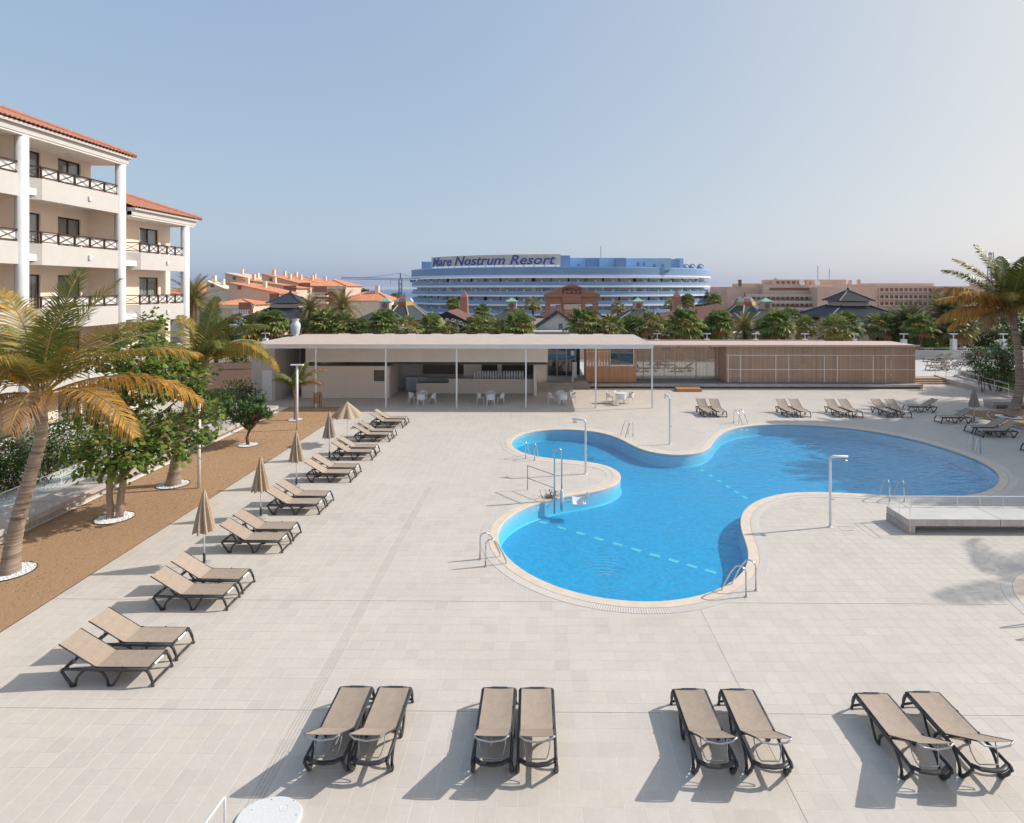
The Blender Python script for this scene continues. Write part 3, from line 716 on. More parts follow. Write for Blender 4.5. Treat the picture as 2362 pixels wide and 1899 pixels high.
# ------------------------------------------------------------------ sun loungers
def make_lounger():
    root = thing('sun_lounger', 'x', 'sun lounger')
    # each side: rail, slanted rear leg, arch, strut
    for s in (-1, 1):
        y = s * .315
        mb = MB()
        mb.tube([(-.02, y, .335), (.5, y, .335), (1.0, y, .335), (1.45, y, .345), (1.70, y, .345)], .026, 8, 1.25)
        mb.tube([(1.70, y, .35), (1.735, y, .31), (1.66, y, .19), (1.53, y, .03), (1.50, y, .018), (1.44, y, .018)], .030, 8)
        mb.tube(arc((1.115, y, .02), .335, 0, math.pi, 14) , .026, 8)
        mb.tube([(.78, y, .02), (.72, y, .018), (.68, y, .03), (.58, y, .18), (.50, y, .32)], .024, 8)
        mb.build('side_frame', 'frame_plastic', root, smooth=True)
        # bowed front leg
        mb = MB(); mb.tube([(.02, y, .345), (-.05, y, .28), (-.10, y, .16), (-.135, y, .02), (-.135, y, .0)], [.030, .031, .03, .03, .03], 8)
        mb.build('front_leg', 'frame_plastic', root, smooth=True)
        mb = MB(); mb.tube(arc((1.50, y + s * .034, .042), .036, 0, 2 * math.pi, 12), .014, 6); mb.build('wheel', 'frame_plastic', root, smooth=True)
    mb = MB(); mb.tube([(-.02, -.315, .345), (-.035, -.1, .352), (-.035, .1, .352), (-.02, .315, .345)], .034, 8, .75)
    ft = mb.build('foot_bar', 'frame_plastic', root, smooth=True)
    mb = MB(); mb.bar((-.066, -.13, .362), (-.066, .15, .362), .006, .04, (.5, 0, .85)); mb.build('care_label', 'label_white', ft)
    mb = MB(); mb.tube([(-.13, -.315, .06), (-.15, -.1, .075), (-.15, .1, .075), (-.13, .315, .06)], .022, 8); mb.build('lower_bar', 'frame_plastic', root, smooth=True)
    mb = MB(); mb.tube([(1.66, -.315, .335), (1.735, -.17, .315), (1.755, 0, .31), (1.735, .17, .315), (1.66, .315, .335)], .045, 8, .6); mb.build('rear_bar', 'frame_plastic', root, smooth=True)
    for x in (.5, 1.05): MB().tube([(x, -.3, .325), (x, .3, .325)], .016, 6).build('cross_bar', 'frame_plastic', root)
    # sling fabric, slightly slack, as thin sheets with thickness
    def sheet(name, xs, half, zf, th=.008):
        n = 8; mb = MB(); top = []; bot = []
        for x in xs:
            rt, rb = [], []
            for k in range(n + 1):
                y = -half + 2 * half * k / n
                p = zf(x, y / half)
                rt.append((p[0], y, p[1] + th)); rb.append((p[0], y, p[1]))
            top.append(rt); bot.append(rb[::-1])
        mb.loft([a + b for a, b in zip(top, bot)], cap=True)
        return mb.build(name, 'sling', root)
    sag = lambda x, q, L: -.016 * (1 - q * q) * (1 - .3 * math.cos(6.283 * x / L))
    sheet('seat_sling', [.0 + i * 1.05 / 10 for i in range(11)], .285, lambda x, q: (x, .372 + sag(x, q, 1.05)))
    bl, ba = .885, R(31)
    sheet('back_sling', [i * bl / 9 for i in range(10)], .285, lambda x, q: (1.052 + x * math.cos(ba), .372 + x * math.sin(ba) + sag(x, q, bl)))
    # sling edge tubes
    for s in (-1, 1):
        mb = MB(); y = s * .292
        mb.tube([(-.015, y, .372), (1.05, y, .372)], .013, 6); mb.build('seat_tube', 'frame_plastic', root, smooth=True)
        mb = MB(); mb.tube([(1.05, y, .374), (1.05 + bl * math.cos(ba), y, .374 + bl * math.sin(ba))], .013, 6); mb.build('back_tube', 'frame_plastic', root, smooth=True)
        for x in (.5, 1.03):
            mb = MB(); mb.tube(arc((x, y + s * .01, .372), .022, 0, 6.283, 8), .008, 5); mb.box(x - .02, x + .02, y, y + s * .035, .30, .36); mb.build('bracket', 'frame_plastic', root)
    ex, ez = 1.05 + bl * math.cos(ba), .374 + bl * math.sin(ba)
    mb = MB(); mb.tube([(ex, -.292, ez), (ex + .03, -.2, ez - .05), (ex + .045, 0, ez - .075), (ex + .03, .2, ez - .05), (ex, .292, ez)], .014, 8)
    mb.build('head_bar', 'grey_metal', root, smooth=True)
    sx, sz = 1.05 + .52 * math.cos(ba), .36 + .52 * math.sin(ba)
    mb = MB(); mb.tube([(sx, -.22, sz), (sx + .06, -.215, sz - .16), (1.62, -.18, .36), (1.66, -.15, .335), (1.66, .15, .335), (1.62, .18, .36), (sx + .06, .215, sz - .16), (sx, .22, sz)], .010, 6)
    mb.build('back_stay', 'grey_metal', root, smooth=True)
    return root

proto = make_lounger()
first = [True]
def lounger(x, y, rz, label, group):
    o = proto if first[0] else copy_tree(proto)
    first[0] = False
    o.location = (x, y, 0) if not hasattr(y, '__len__') else (x, y[0], y[1])
    o.rotation_euler = (0, 0, rz + random.uniform(-.015, .015))
    o['label'] = label; o['group'] = group
    return o

def LB(a): return a
nearY = [(11.97, 12.81), (14.82, 15.63), (18.06, 18.91), (21.14, 21.94), (24.65, 25.45), (27.84, 28.68), (31.18, 31.98), (34.27, 35.09)]
for i in range(8):
    for k in range(2):
        lounger(-8.02 + random.uniform(-.03, .03), nearY[i][k] + .33, math.pi,
                'tan sling lounger by the brown strip, %s of the %s pair counted from the camera' % (('nearer', 'farther')[k], ORD[i]), 'loungers beside the brown strip')
frontX = [(-3.55, -2.80), (-.78, -.06), (2.88, 3.80), (6.33, 7.33)]
for i in range(4):
    for k in range(2):
        lounger(frontX[i][k], (11.45, 11.45, 11.45, 11.42)[i] - (.05 if (i, k) == (3, 0) else 0), -math.pi / 2,
                'tan sling lounger in the front row, %s seat of the %s pair from the left' % (('left', 'right')[k], ORD[i]), 'loungers in the front row')
backX = [(10.62, 11.42), (15.82, 16.66), (19.05, 19.9), (22.05, 22.92)]
for i in range(4):
    for k in range(2):
        lounger(backX[i][k], 37.45, math.pi / 2, 'tan sling lounger before the slatted building, %s seat of the %s pair from the left' % (('left', 'right')[k], ORD[i]), 'loungers before the slatted building')
lounger(24.2, 39.35, 0, 'tan sling lounger turned sideways at the end of the row before the slatted building', 'loungers on the palm side')
for y, lb in ((36.1, 'shaded tan lounger beside the far closed umbrella, foot towards the pool'), (33.55, 'shaded lounger in front of the far umbrella, farther of two side by side'),
              (32.72, 'shaded lounger in front of the far umbrella, nearer of two side by side'), (29.6, 'lounger cut off by the picture edge near the far pool ladder')):
    lounger(24.15, y, 0, lb, 'loungers on the palm side')

# ------------------------------------------------------------------ parasols
def make_umbrella(x, y, h, kind, label):
    root = thing('sun_umbrella', label, 'umbrella', (x, y, 0), random.uniform(0, 6), 'closed sun umbrellas')
    MB().tube([(0, 0, .30), (0, 0, h - .02)], .019, 10).build('pole', 'pole_white', root, smooth=True)
    MB().lathe([(.02, 0), (.035, 0.004), (.035, .30), (.028, .36), (.012, .36)], 10).build('base_socket', 'dark_metal', root, smooth=True)
    MB().lathe([(.01, .0), (.23, .002), (.24, .03), (.22, .055), (.04, .07), (.01, .07)], 24).build('base', 'stone_grey', root, smooth=True)
    n = 64; folds = 8
    rng = random.Random(int(x * 31 + y * 17))
    ph = [rng.uniform(-.5, .5) for _ in range(folds)]
    if kind == 'half':
        prof = [(0, .015), (.06, .07), (.3, .28), (.6, .52), (.9, .74)]; amp = .12; cm = 'canvas'
    else:
        prof = [(0, .012), (.05, .055), (.18, .075), (.45, .115), (.75, .165), (1.0, .205), (1.15, .235)]; amp = .34
        cm = 'canvas_grey' if kind == 'grey' else 'canvas'
    mb = MB(); rings = []
    for d, r in prof:
        ring = []
        for k in range(n):
            a = 2 * math.pi * k / n; q = k * folds / n; f = int(q) % folds; w = math.cos(2 * math.pi * q)
            tw = .3 * d if kind != 'half' else 0
            rr = r * (1 + amp * w * min(1, d * 2.2) + .10 * ph[f] * d)
            zz = h - d * (1 if kind != 'half' else .80) - (.05 * abs(w) + .04 * ph[f]) * (1 if d > 1 or (kind == 'half' and d > .8) else 0)
            ring.append((rr * math.cos(a + tw), rr * math.sin(a + tw), zz))
        rings.append(ring)
    mb.loft(rings, cap=False)
    inner = [[(p[0] * .93, p[1] * .93, p[2] + .005) for p in r] for r in reversed(rings)]
    mb.loft(inner, cap=False)
    cn = mb.build('canopy', cm, root, smooth=True)
    if kind != 'half':
        mb = MB(); mb.tube(arc((0, 0, h - .45), .128, 0, 6.283, 20, (1, 0, 0), (0, 1, 0)), .012, 6); mb.build('tie_strap', cm, cn)
    MB().lathe([(.008, h - .02), (.03, h - .01), (.032, h + .015), (.012, h + .04), (.004, h + .045)], 10).build('finial', cm, root, smooth=True)
    if kind == 'half':
        for k in range(8):
            a = k * math.pi / 4
            MB().tube([(.02, 0, h - .9), (.40, 0, h - .52)], .008, 5).build('rib', 'pole_white', root, rot=(0, 0, a))
    return root
U = [((-9.808, 17.258), 2.18, 'tan', 'closed tan umbrella nearest the camera beside the brown strip'),
     ((-9.843, 20.854), 2.13, 'tan', 'closed tan umbrella, second from the camera along the brown strip'),
     ((-9.945, 24.171), 2.2, 'tan', 'closed tan umbrella, third from the camera, in front of a lamp post'),
     ((-9.975, 28.062), 2.2, 'grey', 'closed grey-brown umbrella, fourth from the camera, thin folds'),
     ((-10.001, 30.759), 2.2, 'half', 'half-open tan umbrella at the far end of the left lounger row'),
     ((26.28, 36.201), 2.12, 'grey', 'closed grey-brown umbrella on the far side by the leaning palm')]
for p, h, k, lb in U: make_umbrella(p[0], p[1], h, k, lb)

# ------------------------------------------------------------------ pool ladders
def ladder(p, q, d, label):
    """p, q: feet of the two rails on the deck; d: direction into the pool"""
    p, q = Vector((*p, 0)), Vector((*q, 0)); m = (p + q) / 2
    ax = (q - p).normalized() * .25; d = Vector((*d, 0)).normalized()
    root = thing('pool_ladder', label, 'ladder', m, 0, 'steel pool ladders')
    for s in (-1, 1):
        o = ax * s
        path = [o + Vector((0, 0, .0)), o + Vector((0, 0, .62))]
        path += [o + d * (.16 - .16 * math.cos(t)) + Vector((0, 0, .62 + .16 * math.sin(t))) for t in [math.pi * .12 * k for k in range(1, 7)]]
        path += [o + d * .40 + Vector((0, 0, .55)), o + d * .60 + Vector((0, 0, .12)), o + d * .66 + Vector((0, 0, -.1)), o + d * .66 + Vector((0, 0, -.58))]
        MB().tube(path, .021, 8).build('handrail', 'steel', root, smooth=True)
        MB().lathe([(.01, .001), (.05, .001), (.05, .02), (.024, .032)], 12, (o.x, o.y)).build('foot_flange', 'steel', root)
    for z in (-.14, -.36):
        a, b = d * .66 - ax + Vector((0, 0, z)), d * .66 + ax + Vector((0, 0, z))
        MB().bar(a, b, .09, .03).build('tread', 'grey_metal', root)
    return root
def perp(p, q, side):
    v = Vector((q[0] - p[0], q[1] - p[1])); w = Vector((-v.y, v.x)); return w * side
LD = [((4.921, 32.989), (5.106, 32.549), (-.75, -.66), 'steel ladder on the far edge of the small upper lobe of the pool'),
      ((-0.664, 28.203), (-0.226, 27.932), (.25, .97), 'steel ladder on the near edge of the small upper lobe of the pool'),
      ((11.611, 35.748), (12.105, 36.079), (.55, -.83), 'steel ladder on the far pool edge in front of the back lounger row'),
      ((21.731, 30.035), (21.717, 29.457), (-.85, -.52), 'steel ladder at the shaded far end of the pool'),
      ((13.312, 22.734), (13.814, 22.632), (-.06, 1), 'steel ladder beside the concrete platform railing'),
      ((-1.788, 17.724), (-1.559, 17.221), (.95, .3), 'steel ladder on the left edge of the large near lobe'),
      ((5.398, 15.612), (5.807, 15.97), (-.83, .55), 'steel ladder at the front right of the large near lobe'),
      ((11.93, 14.5), (11.9, 14.0), (1, 0), 'steel ladder at the small round pool, cut off by the picture edge')]
for p, q, d, lb in LD: ladder(p, q, d, lb)

# ------------------------------------------------------------------ pool lift with seat
lp = (0.555, 21.882)
lx, ly = (0.466, 23.084)
lift = thing('pool_lift', 'steel pool lift with tall hoop, side rail and white seat over the water', 'pool lift', (lx, ly, 0))
mb = MB(); mb.tube([(.1, -.45, -.5), (.1, -.45, 1.85)] + [(.1 + .14 - .14 * math.cos(t), -.45, 1.85 + .14 * math.sin(t)) for t in [math.pi * k / 8 for k in range(1, 8)]] + [(.38, -.45, 1.85), (.38, -.45, -.4)], .028, 8)
mb.build('hoop', 'steel', lift, smooth=True)
mb = MB(); mb.tube([(-.95, .75, 0), (-.95, .75, .98), (.1, -.45, .98)], .022, 8); mb.build('handrail', 'steel', lift, smooth=True)
mb = MB(); mb.tube([(-.95, .75, .48), (.1, -.45, .48)], .018, 8); mb.build('mid_rail', 'steel', lift, smooth=True)
mb = MB(); mb.lathe([(.03, -.35), (.065, -.30), (.065, .35), (.045, .42), (.02, .45)], 12, (.38, -.45)); mb.build('ram_cylinder', 'awning', lift, smooth=True)
mb = MB(); mb.tube([(.38, -.45, -.05), (.62, -.52, -.02), (.8, -.6, .02)], .02, 8); mb.build('seat_arm', 'steel', lift, smooth=True)
mb = MB()
seat = [[(.78 + .5 * i / 6, -.86 + .5 * j / 6, .03 - .03 * math.sin(math.pi * i / 6) + (.0 if j < 5 else .06 * (j - 4))) for i in range(7)] for j in range(7)]
mb.loft([a + [(p[0], p[1], p[2] - .025) for p in reversed(a)] for a in seat])
bk = [[(1.20 + .02 * i + (.08 if j in (0, 6) else .12) * 0 + .10 * i / 4, -.84 + .5 * j / 6, .05 + .30 * i / 4 - (.05 if j in (0, 6) and i == 4 else 0)) for j in range(7)] for i in range(5)]
mb.loft([a + [(p[0] + .02, p[1], p[2]) for p in reversed(a)] for a in bk])
mb.build('seat', 'white_paint', lift, smooth=False)
mb = MB()
for _ in range(36):
    a = random.uniform(0, 6.28); b = Vector((-.1 + random.uniform(-.25, .3), -.15 + random.uniform(-.2, .2), .02)); pts = [b]
    for k in range(4): b = b + Vector((math.cos(a) * .06, math.sin(a) * .06, random.uniform(-.05, .11))); b.z = max(.02, b.z); a += random.uniform(-.9, .9); pts.append(b.copy())
    mb.tube(pts, .009, 4)
mb.build('hose_tangle', 'dark_metal', lift)

# ------------------------------------------------------------------ outdoor showers
def shower(x, y, h, d, label):
    r = thing('pool_shower', label, 'shower', (x, y, 0), 0, 'white pool showers')
    d = Vector((*d, 0)).normalized()
    path = [Vector((0, 0, .02)), Vector((0, 0, h - .12))] + [Vector((0, 0, h - .12)) + d * (.12 - .12 * math.cos(t)) + Vector((0, 0, .12 * math.sin(t))) for t in (.4, .8, 1.2, 1.57)] + [d * .58 + Vector((0, 0, h))]
    MB().tube(path, .042, 10).build('pipe', 'white_paint', r, smooth=True)
    e = d * .47
    MB().lathe([(.012, h - .03), (.012, h - .10), (.10, h - .115), (.11, h - .13), (.02, h - .135)], 14, (e.x, e.y)).build('shower_head', 'grey_metal', r, smooth=True)
    MB().lathe([(.02, .0), (.09, .001), (.09, .014), (.05, .03)], 14).build('base_flange', 'white_paint', r)
    MB().tube([(.03, -.03, .95), (.10, -.06, .95)], .018, 8).build('push_button', 'steel', r)
    return r
shower(*(9.855, 20.241), 2.40, (1, -.05), 'white shower post between the pool and the concrete platform')
shower(*(2.009, 25.919), 2.36, (-1, .25), 'white shower post on the paved tongue beside the pool lift')
shower(*(6.745, 30.853), 2.47, (-.25, 1), 'white shower post on the far bank between the two pool lobes')

# ------------------------------------------------------------------ lamp posts and bin
def lamp_post(x, y, h, label):
    r = thing('lamp_post', label, 'lamp post', (x, y, 0), 0, 'slim white lamp posts')
    MB().tube([(0, 0, 0), (0, 0, h - .05)], .065, 12).build('post', 'white_paint', r, smooth=True)
    MB().box(-.36, .36, -.11, .11, h - .05, h + .02, c=.01).build('lamp_head', 'white_paint', r)
    return r
lamp_post(*(-13.8, 23.897), 3.75, 'slim white lamp post with its head hidden in the tree by the second palm')
lamp_post(*(-13.878, 33.823), 3.72, 'slim white lamp post beside the small young palm near the bar')
lamp_post(32.96, 41, 3.72, 'slim white lamp post behind the leaning palm at the lawn')
bn = thing('litter_bin', 'round slatted litter bin on legs before the tiled kiosk wall', 'litter bin', (*(-15.13, 40.333), 0))
MB().lathe([(.20, .28), (.25, .30), (.26, .95), (.22, 1.0), (.20, .98), (.19, .35)], 16).build('bucket', 'bin_wood', bn)
for a in range(4): MB().tube([(.27 * math.cos(a * 1.571 + .78), .27 * math.sin(a * 1.571 + .78), z) for z in (0, .95)], .018, 6).build('leg', 'dark_metal', bn)

# ------------------------------------------------------------------ bistro tables and chairs under the canopy
def make_table():
    r = thing('bistro_table', 'x', 'table')
    MB().lathe([(.02, .70), (.42, .70), (.45, .715), (.45, .735), (.43, .745), (.01, .745)], 28).build('table_top', 'white_paint', r)
    for a in range(4): MB().tube([(.30 * math.cos(a * 1.571 + .4), .30 * math.sin(a * 1.571 + .4), z) for z in (0, .70)], .032, 8).build('leg', 'white_paint', r)
    return r
def make_chair():
    r = thing('patio_chair', 'x', 'chair')
    mb = MB()
    seat = [[(-.23 + .46 * i / 5, -.22 + .44 * j / 5, .44 - .012 * math.sin(math.pi * i / 5)) for i in range(6)] for j in range(6)]
    mb.loft([a + [(p[0], p[1], p[2] - .02) for p in reversed(a)] for a in seat]); mb.build('seat', 'white_paint', r)
    rings = []
    for i in range(13):            # wrap-round tub back with arm rests; chair faces +y
        a = math.pi + math.pi * i / 12; w = .27; hh = .80 - .15 * (1 - abs(math.sin(a))) ** 1.0 * 1.0
        cx, cy2 = w * math.cos(a), .24 * math.sin(a) + .02
        rings.append([(cx, cy2, .45), (cx * 1.08, cy2 * 1.08, hh), (cx * 1.16, cy2 * 1.16, hh), (cx * 1.08, cy2 * 1.08, .44)])
    MB().loft(rings).build('backrest', 'white_paint', r)
    for sx in (-1, 1):
        for sy in (-1, 1): MB().tube([(sx * .20, sy * .19, .44), (sx * .25, sy * .25, 0)], [.022, .016], 6).build('leg', 'white_paint', r)
    return r
tproto, cproto = make_table(), make_chair()
tabs = [(-8.233, 41.577), (-3.433, 41.631), (1.567, 41.687), (5.67, 41.905)]
tn = ['nearest the open bar doorway', 'before the bar counter', 'at the shade edge', 'in full sun']
k = 0
for i, (x, y) in enumerate(tabs):
    o = tproto if i == 0 else copy_tree(tproto)
    o.location = (x, y, 0); o['label'] = 'round white bistro table ' + tn[i]; o['group'] = 'white bistro tables'
    for dx, dy, rz, w in ((-.72, .05, -math.pi / 2, 'left-hand'), (.72, -.02, math.pi / 2, 'right-hand'), (.05, -.66, 0, 'near'), (-.04, .68, math.pi, 'far')):
        c2 = cproto if k == 0 else copy_tree(cproto); k += 1
        c2.location = (x + dx, y + dy, 0); c2.rotation_euler = (0, 0, rz + random.uniform(-.15, .15))
        c2['label'] = 'white tub chair on the %s side of the table %s' % (w, tn[i]); c2['group'] = 'white tub chairs'

# ------------------------------------------------------------------ hose, white lid and stair rail near the camera
mb = MB(); pts = [(29.791, 39.129), (30.317, 40.362), (31.208, 41.679), (29.896, 39.43), (28.897, 37.414), (28.651, 36.355), (28.773, 35.727), (27.816, 34.405)]
hp = [(29.98, 39.3, .03), (29.75, 39.4, .03), (28.87, 38.6, .03), (28.0, 37.2, .03), (27.66, 36.0, .03), (27.74, 35.2, .03), (27.97, 34.7, .03), (27.49, 34.0, .03), (26.58, 33.4, .03)]
hp = [Vector(p) for p in hp]; sm = []
for i in range(len(hp) - 1):
    a, b, c3, d3 = hp[max(0, i - 1)], hp[i], hp[i + 1], hp[min(len(hp) - 1, i + 2)]
    for s in [q / 8 for q in range(8)]: sm.append(.5 * ((2 * b) + (c3 - a) * s + (2 * a - 5 * b + 4 * c3 - d3) * s * s + (3 * b - a - 3 * c3 + d3) * s ** 3))
mb.tube(sm, .028, 6)
tag(mb.build('garden_hose', 'hose', smooth=True), 'pale garden hose lying in a curve around the leaning palm base', 'hose')
lid = thing('manhole_cover', 'white speckled rounded access lid at the bottom picture edge', 'lid', (*(-4.1, 9.011), 0))
out = [(.46 * math.cos(a) * (1 if math.cos(a) > 0 else 1.12), .36 * math.sin(a) * (1 if math.sin(a) > 0 else 1.5)) for a in [2 * math.pi * k / 40 for k in range(40)]]
MB().loft([[(x, y, 0.0) for x, y in out], [(x, y, .035) for x, y in out], [(x * .97, y * .97, .05) for x, y in out]]).build('plate', 'speckle', lid)
for x, y in ((-.34, .10), (-.12, .29), (.24, .27), (.38, .02)): MB().lathe([(.002, .05), (.008, .05), (.008, .053), (.003, .054)], 8, (x, y)).build('screw', 'dark_metal', lid)
MB().lathe([(.055, .0502), (.062, .0535), (.058, .0538), (.052, .0502)], 20, (.14, .14), cap=False).build('key_ring', 'speckle', lid)
sx, sy = -4.56, 8.55
hr = thing('stair_railing', 'thin white stair railing at the bottom picture edge', 'railing', (sx, sy, 0))
MB().tube([(0, 0, 0), (0, 0, .72), (0, -.02, .74), (-.42, -.9, .30), (-.42, -.9, 0)], .018, 8).build('handrail', 'white_paint', hr, smooth=True)

# ------------------------------------------------------------------ tiled roofs
def hip_face(mb, P, e, u, L, D, slope, pitch, hl=True, hr=True, amp=.045, sub=4):
    """rows of half-round tiles: P eave start, e along eave, u inward (plan), L eave length, D depth to ridge"""
    P, e, u = Vector(P), Vector(e), Vector(u); n = max(1, int(L / pitch)); tn = math.tan(slope)
    cols = []
    for k in range(n * sub + 1):
        s = L * k / (n * sub); ph = k % sub / sub
        d = D
        if hl: d = min(d, s)
        if hr: d = min(d, L - s)
        b = amp * abs(math.sin(math.pi * ph))
        lo = P + e * s + Vector((0, 0, b)); hi = P + e * s + u * d + Vector((0, 0, d * tn + b))
        cols.append([lo, hi])
    mb.loft(cols, cap=False, closed=False)

def hip_roof(name, m, parent, x0, x1, y0, y1, z, slope, pitch, amp=.045, sub=4, ridge=True):
    mb = MB(); D = min(x1 - x0, y1 - y0) / 2
    hip_face(mb, (x0, y0, z), (1, 0, 0), (0, 1, 0), x1 - x0, D, slope, pitch, amp=amp, sub=sub)
    hip_face(mb, (x1, y0, z), (0, 1, 0), (-1, 0, 0), y1 - y0, D, slope, pitch, amp=amp, sub=sub)
    hip_face(mb, (x1, y1, z), (-1, 0, 0), (0, -1, 0), x1 - x0, D, slope, pitch, amp=amp, sub=sub)
    hip_face(mb, (x0, y1, z), (0, -1, 0), (1, 0, 0), y1 - y0, D, slope, pitch, amp=amp, sub=sub)
    o = mb.build(name, m, parent)
    if ridge:
        rz = z + D * math.tan(slope)
        if x1 - x0 > y1 - y0: r0, r1 = (x0 + D, y0 + D, rz), (x1 - D, y0 + D, rz)
        else: r0, r1 = (x0 + D, y0 + D, rz), (x0 + D, y1 - D, rz)
        mb = MB(); rr = amp * 1.6 + .02
        for a, b in (((x0, y0, z), r0), ((x1, y0, z), r1 if x1 - x0 > y1 - y0 else r0), ((x1, y1, z), r1), ((x0, y1, z), r0 if x1 - x0 > y1 - y0 else r1), (r0, r1)):
            if (Vector(a) - Vector(b)).length > .1: mb.tube([Vector(a) + Vector((0, 0, amp * .6)), Vector(b) + Vector((0, 0, amp * .6))], rr, 6)
        mb.build('ridge_tiles', m, o)
    return o

def window(parent, axis, c, a0, a1, z0, z1, d=1, frame='dark_frame', glass='window_glass', panes=2, curtain=True, w=.07):
    """glazed opening; axis 'x': wall faces along x at x=c (outwards d), spans a0..a1 in y; axis 'y': at y=c, spans in x"""
    def B(mb, a, b, z, zz, n0, n1):
        if axis == 'x': mb.box(c + d * n0, c + d * n1, a, b, z, zz)
        else: mb.box(a, b, c + d * n0, c + d * n1, z, zz)
    f = MB()
    B(f, a0, a1, z1 - w, z1, .0, .06); B(f, a0, a1, z0, z0 + w, .0, .06)
    for k in range(panes + 1):
        m = a0 + (a1 - a0) * k / panes; B(f, max(a0, m - w / 2), min(a1, m + w / 2), z0 + w, z1 - w, .001, .058)
    o = f.build('window', frame, parent)
    for k in range(panes):
        p0, p1 = a0 + (a1 - a0) * k / panes + w / 2, a0 + (a1 - a0) * (k + 1) / panes - w / 2
        g2 = MB(); B(g2, p0, p1, z0 + w, z1 - w, .024, .032); g2.build('pane', glass, o)
    if curtain:
        g2 = MB(); n = 14
        for k in range(n):
            b0 = a0 + (a1 - a0) * k / n
            B(g2, b0, b0 + (a1 - a0) / n, z0 + w, z1 - w, -.10 - .03 * (k % 2), -.09 - .03 * (k % 2))
        g2.build('curtain', 'curtain', o)
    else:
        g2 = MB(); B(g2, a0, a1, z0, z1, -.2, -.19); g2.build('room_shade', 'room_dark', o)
    return o

# ------------------------------------------------------------------ apartment hotel on the left
FL = [.65, 3.65, 6.65, 9.65, 12.65]
def balcony(root, y0, y1, fz, xf, ret=True, panels=5):
    """solid parapet with a dark crossed railing on top"""
    xi = xf - .62
    mb = MB()
    if ret:
        poly = [(xf, y0 + 1.0), (xf, y1), (xf - .14, y1), (xf - .14, y0 + 1.05), (xi - .14, y0 + .5), (xi - .14, y0), (xi, y0), (xi, y0 + .45)]
    else:
        poly = [(xf, y0), (xf, y1), (xf - .14, y1), (xf - .14, y0)]
    mb.prism(poly, fz - .48, fz + .50); pr = mb.build('balcony_parapet', 'white_wall', root)
    sl = MB(); sl.box(xi - 1.2, xf - .15, y0, y1, fz - .30, fz); sl.build('balcony_slab', 'soffit', root)
    ya = y0 + 1.0 if ret else y0
    L = y1 - ya - .15; zr0, zr1 = fz + .56, fz + 1.02; x = xf - .07
    rl = empty('balcony_railing', (0, 0, 0), 0, root)
    MB().box(x - .045, x + .045, ya, ya + L, zr1, zr1 + .05).build('handrail', 'rail_wood', rl)
    MB().box(x - .02, x + .02, ya, ya + L, zr0, zr0 + .045).build('bottom_rail', 'rail_wood', rl)
    for k in range(panels + 1):
        yy = ya + .03 + (L - .06) * k / panels
        MB().box(x - .03, x + .03, yy - .03, yy + .03, fz + .501, zr1 - .001).build('baluster', 'rail_wood', rl)
    for k in range(panels):
        a, b = ya + .06 + (L - .06) * k / panels, ya + (L - .06) * (k + 1) / panels
        MB().bar((x, a, zr0 + .045), (x, b, zr1), .03, .035, (1, 0, 0)).build('brace', 'rail_wood', rl)
        MB().bar((x - .012, a, zr1), (x - .012, b, zr0 + .045), .012, .03, (1, 0, 0)).build('brace', 'rail_wood', rl)
    bx('mesh_infill', 'rail_lattice', rl, x - .062, x - .052, ya + .02, ya + L, zr0 + .05, zr1 - .02)
    if ret:
        q0, q1 = Vector((xf - .07, y0 + 1.0, 0)), Vector((xi - .07, y0 + .45, 0))
        for z, w in ((zr1 + .025, .09), (zr0 + .02, .04)): MB().bar(q0 + Vector((0, 0, z)), q1 + Vector((0, 0, z)), w, .05).build('return_rail', 'rail_wood', rl)
        MB().bar(q0 + Vector((0, 0, zr0)), q1 + Vector((0, 0, zr1)), .03, .03).build('brace', 'rail_wood', rl)
        MB().bar(q0 + Vector((0, 0, zr1)), q1 + Vector((0, 0, zr0)), .02, .03).build('brace', 'rail_wood', rl)
    w = MB(); w.box(xf + .001, xf + .09, ya + L * .55, ya + L * .55 + .17, fz - .12, fz + .12, c=.015); w.box(xf + .001, xf + .05, ya + L * .55 + .22, ya + L * .55 + .31, fz + .0, fz + .12)
    w.build('wall_lamp', 'awning', root)

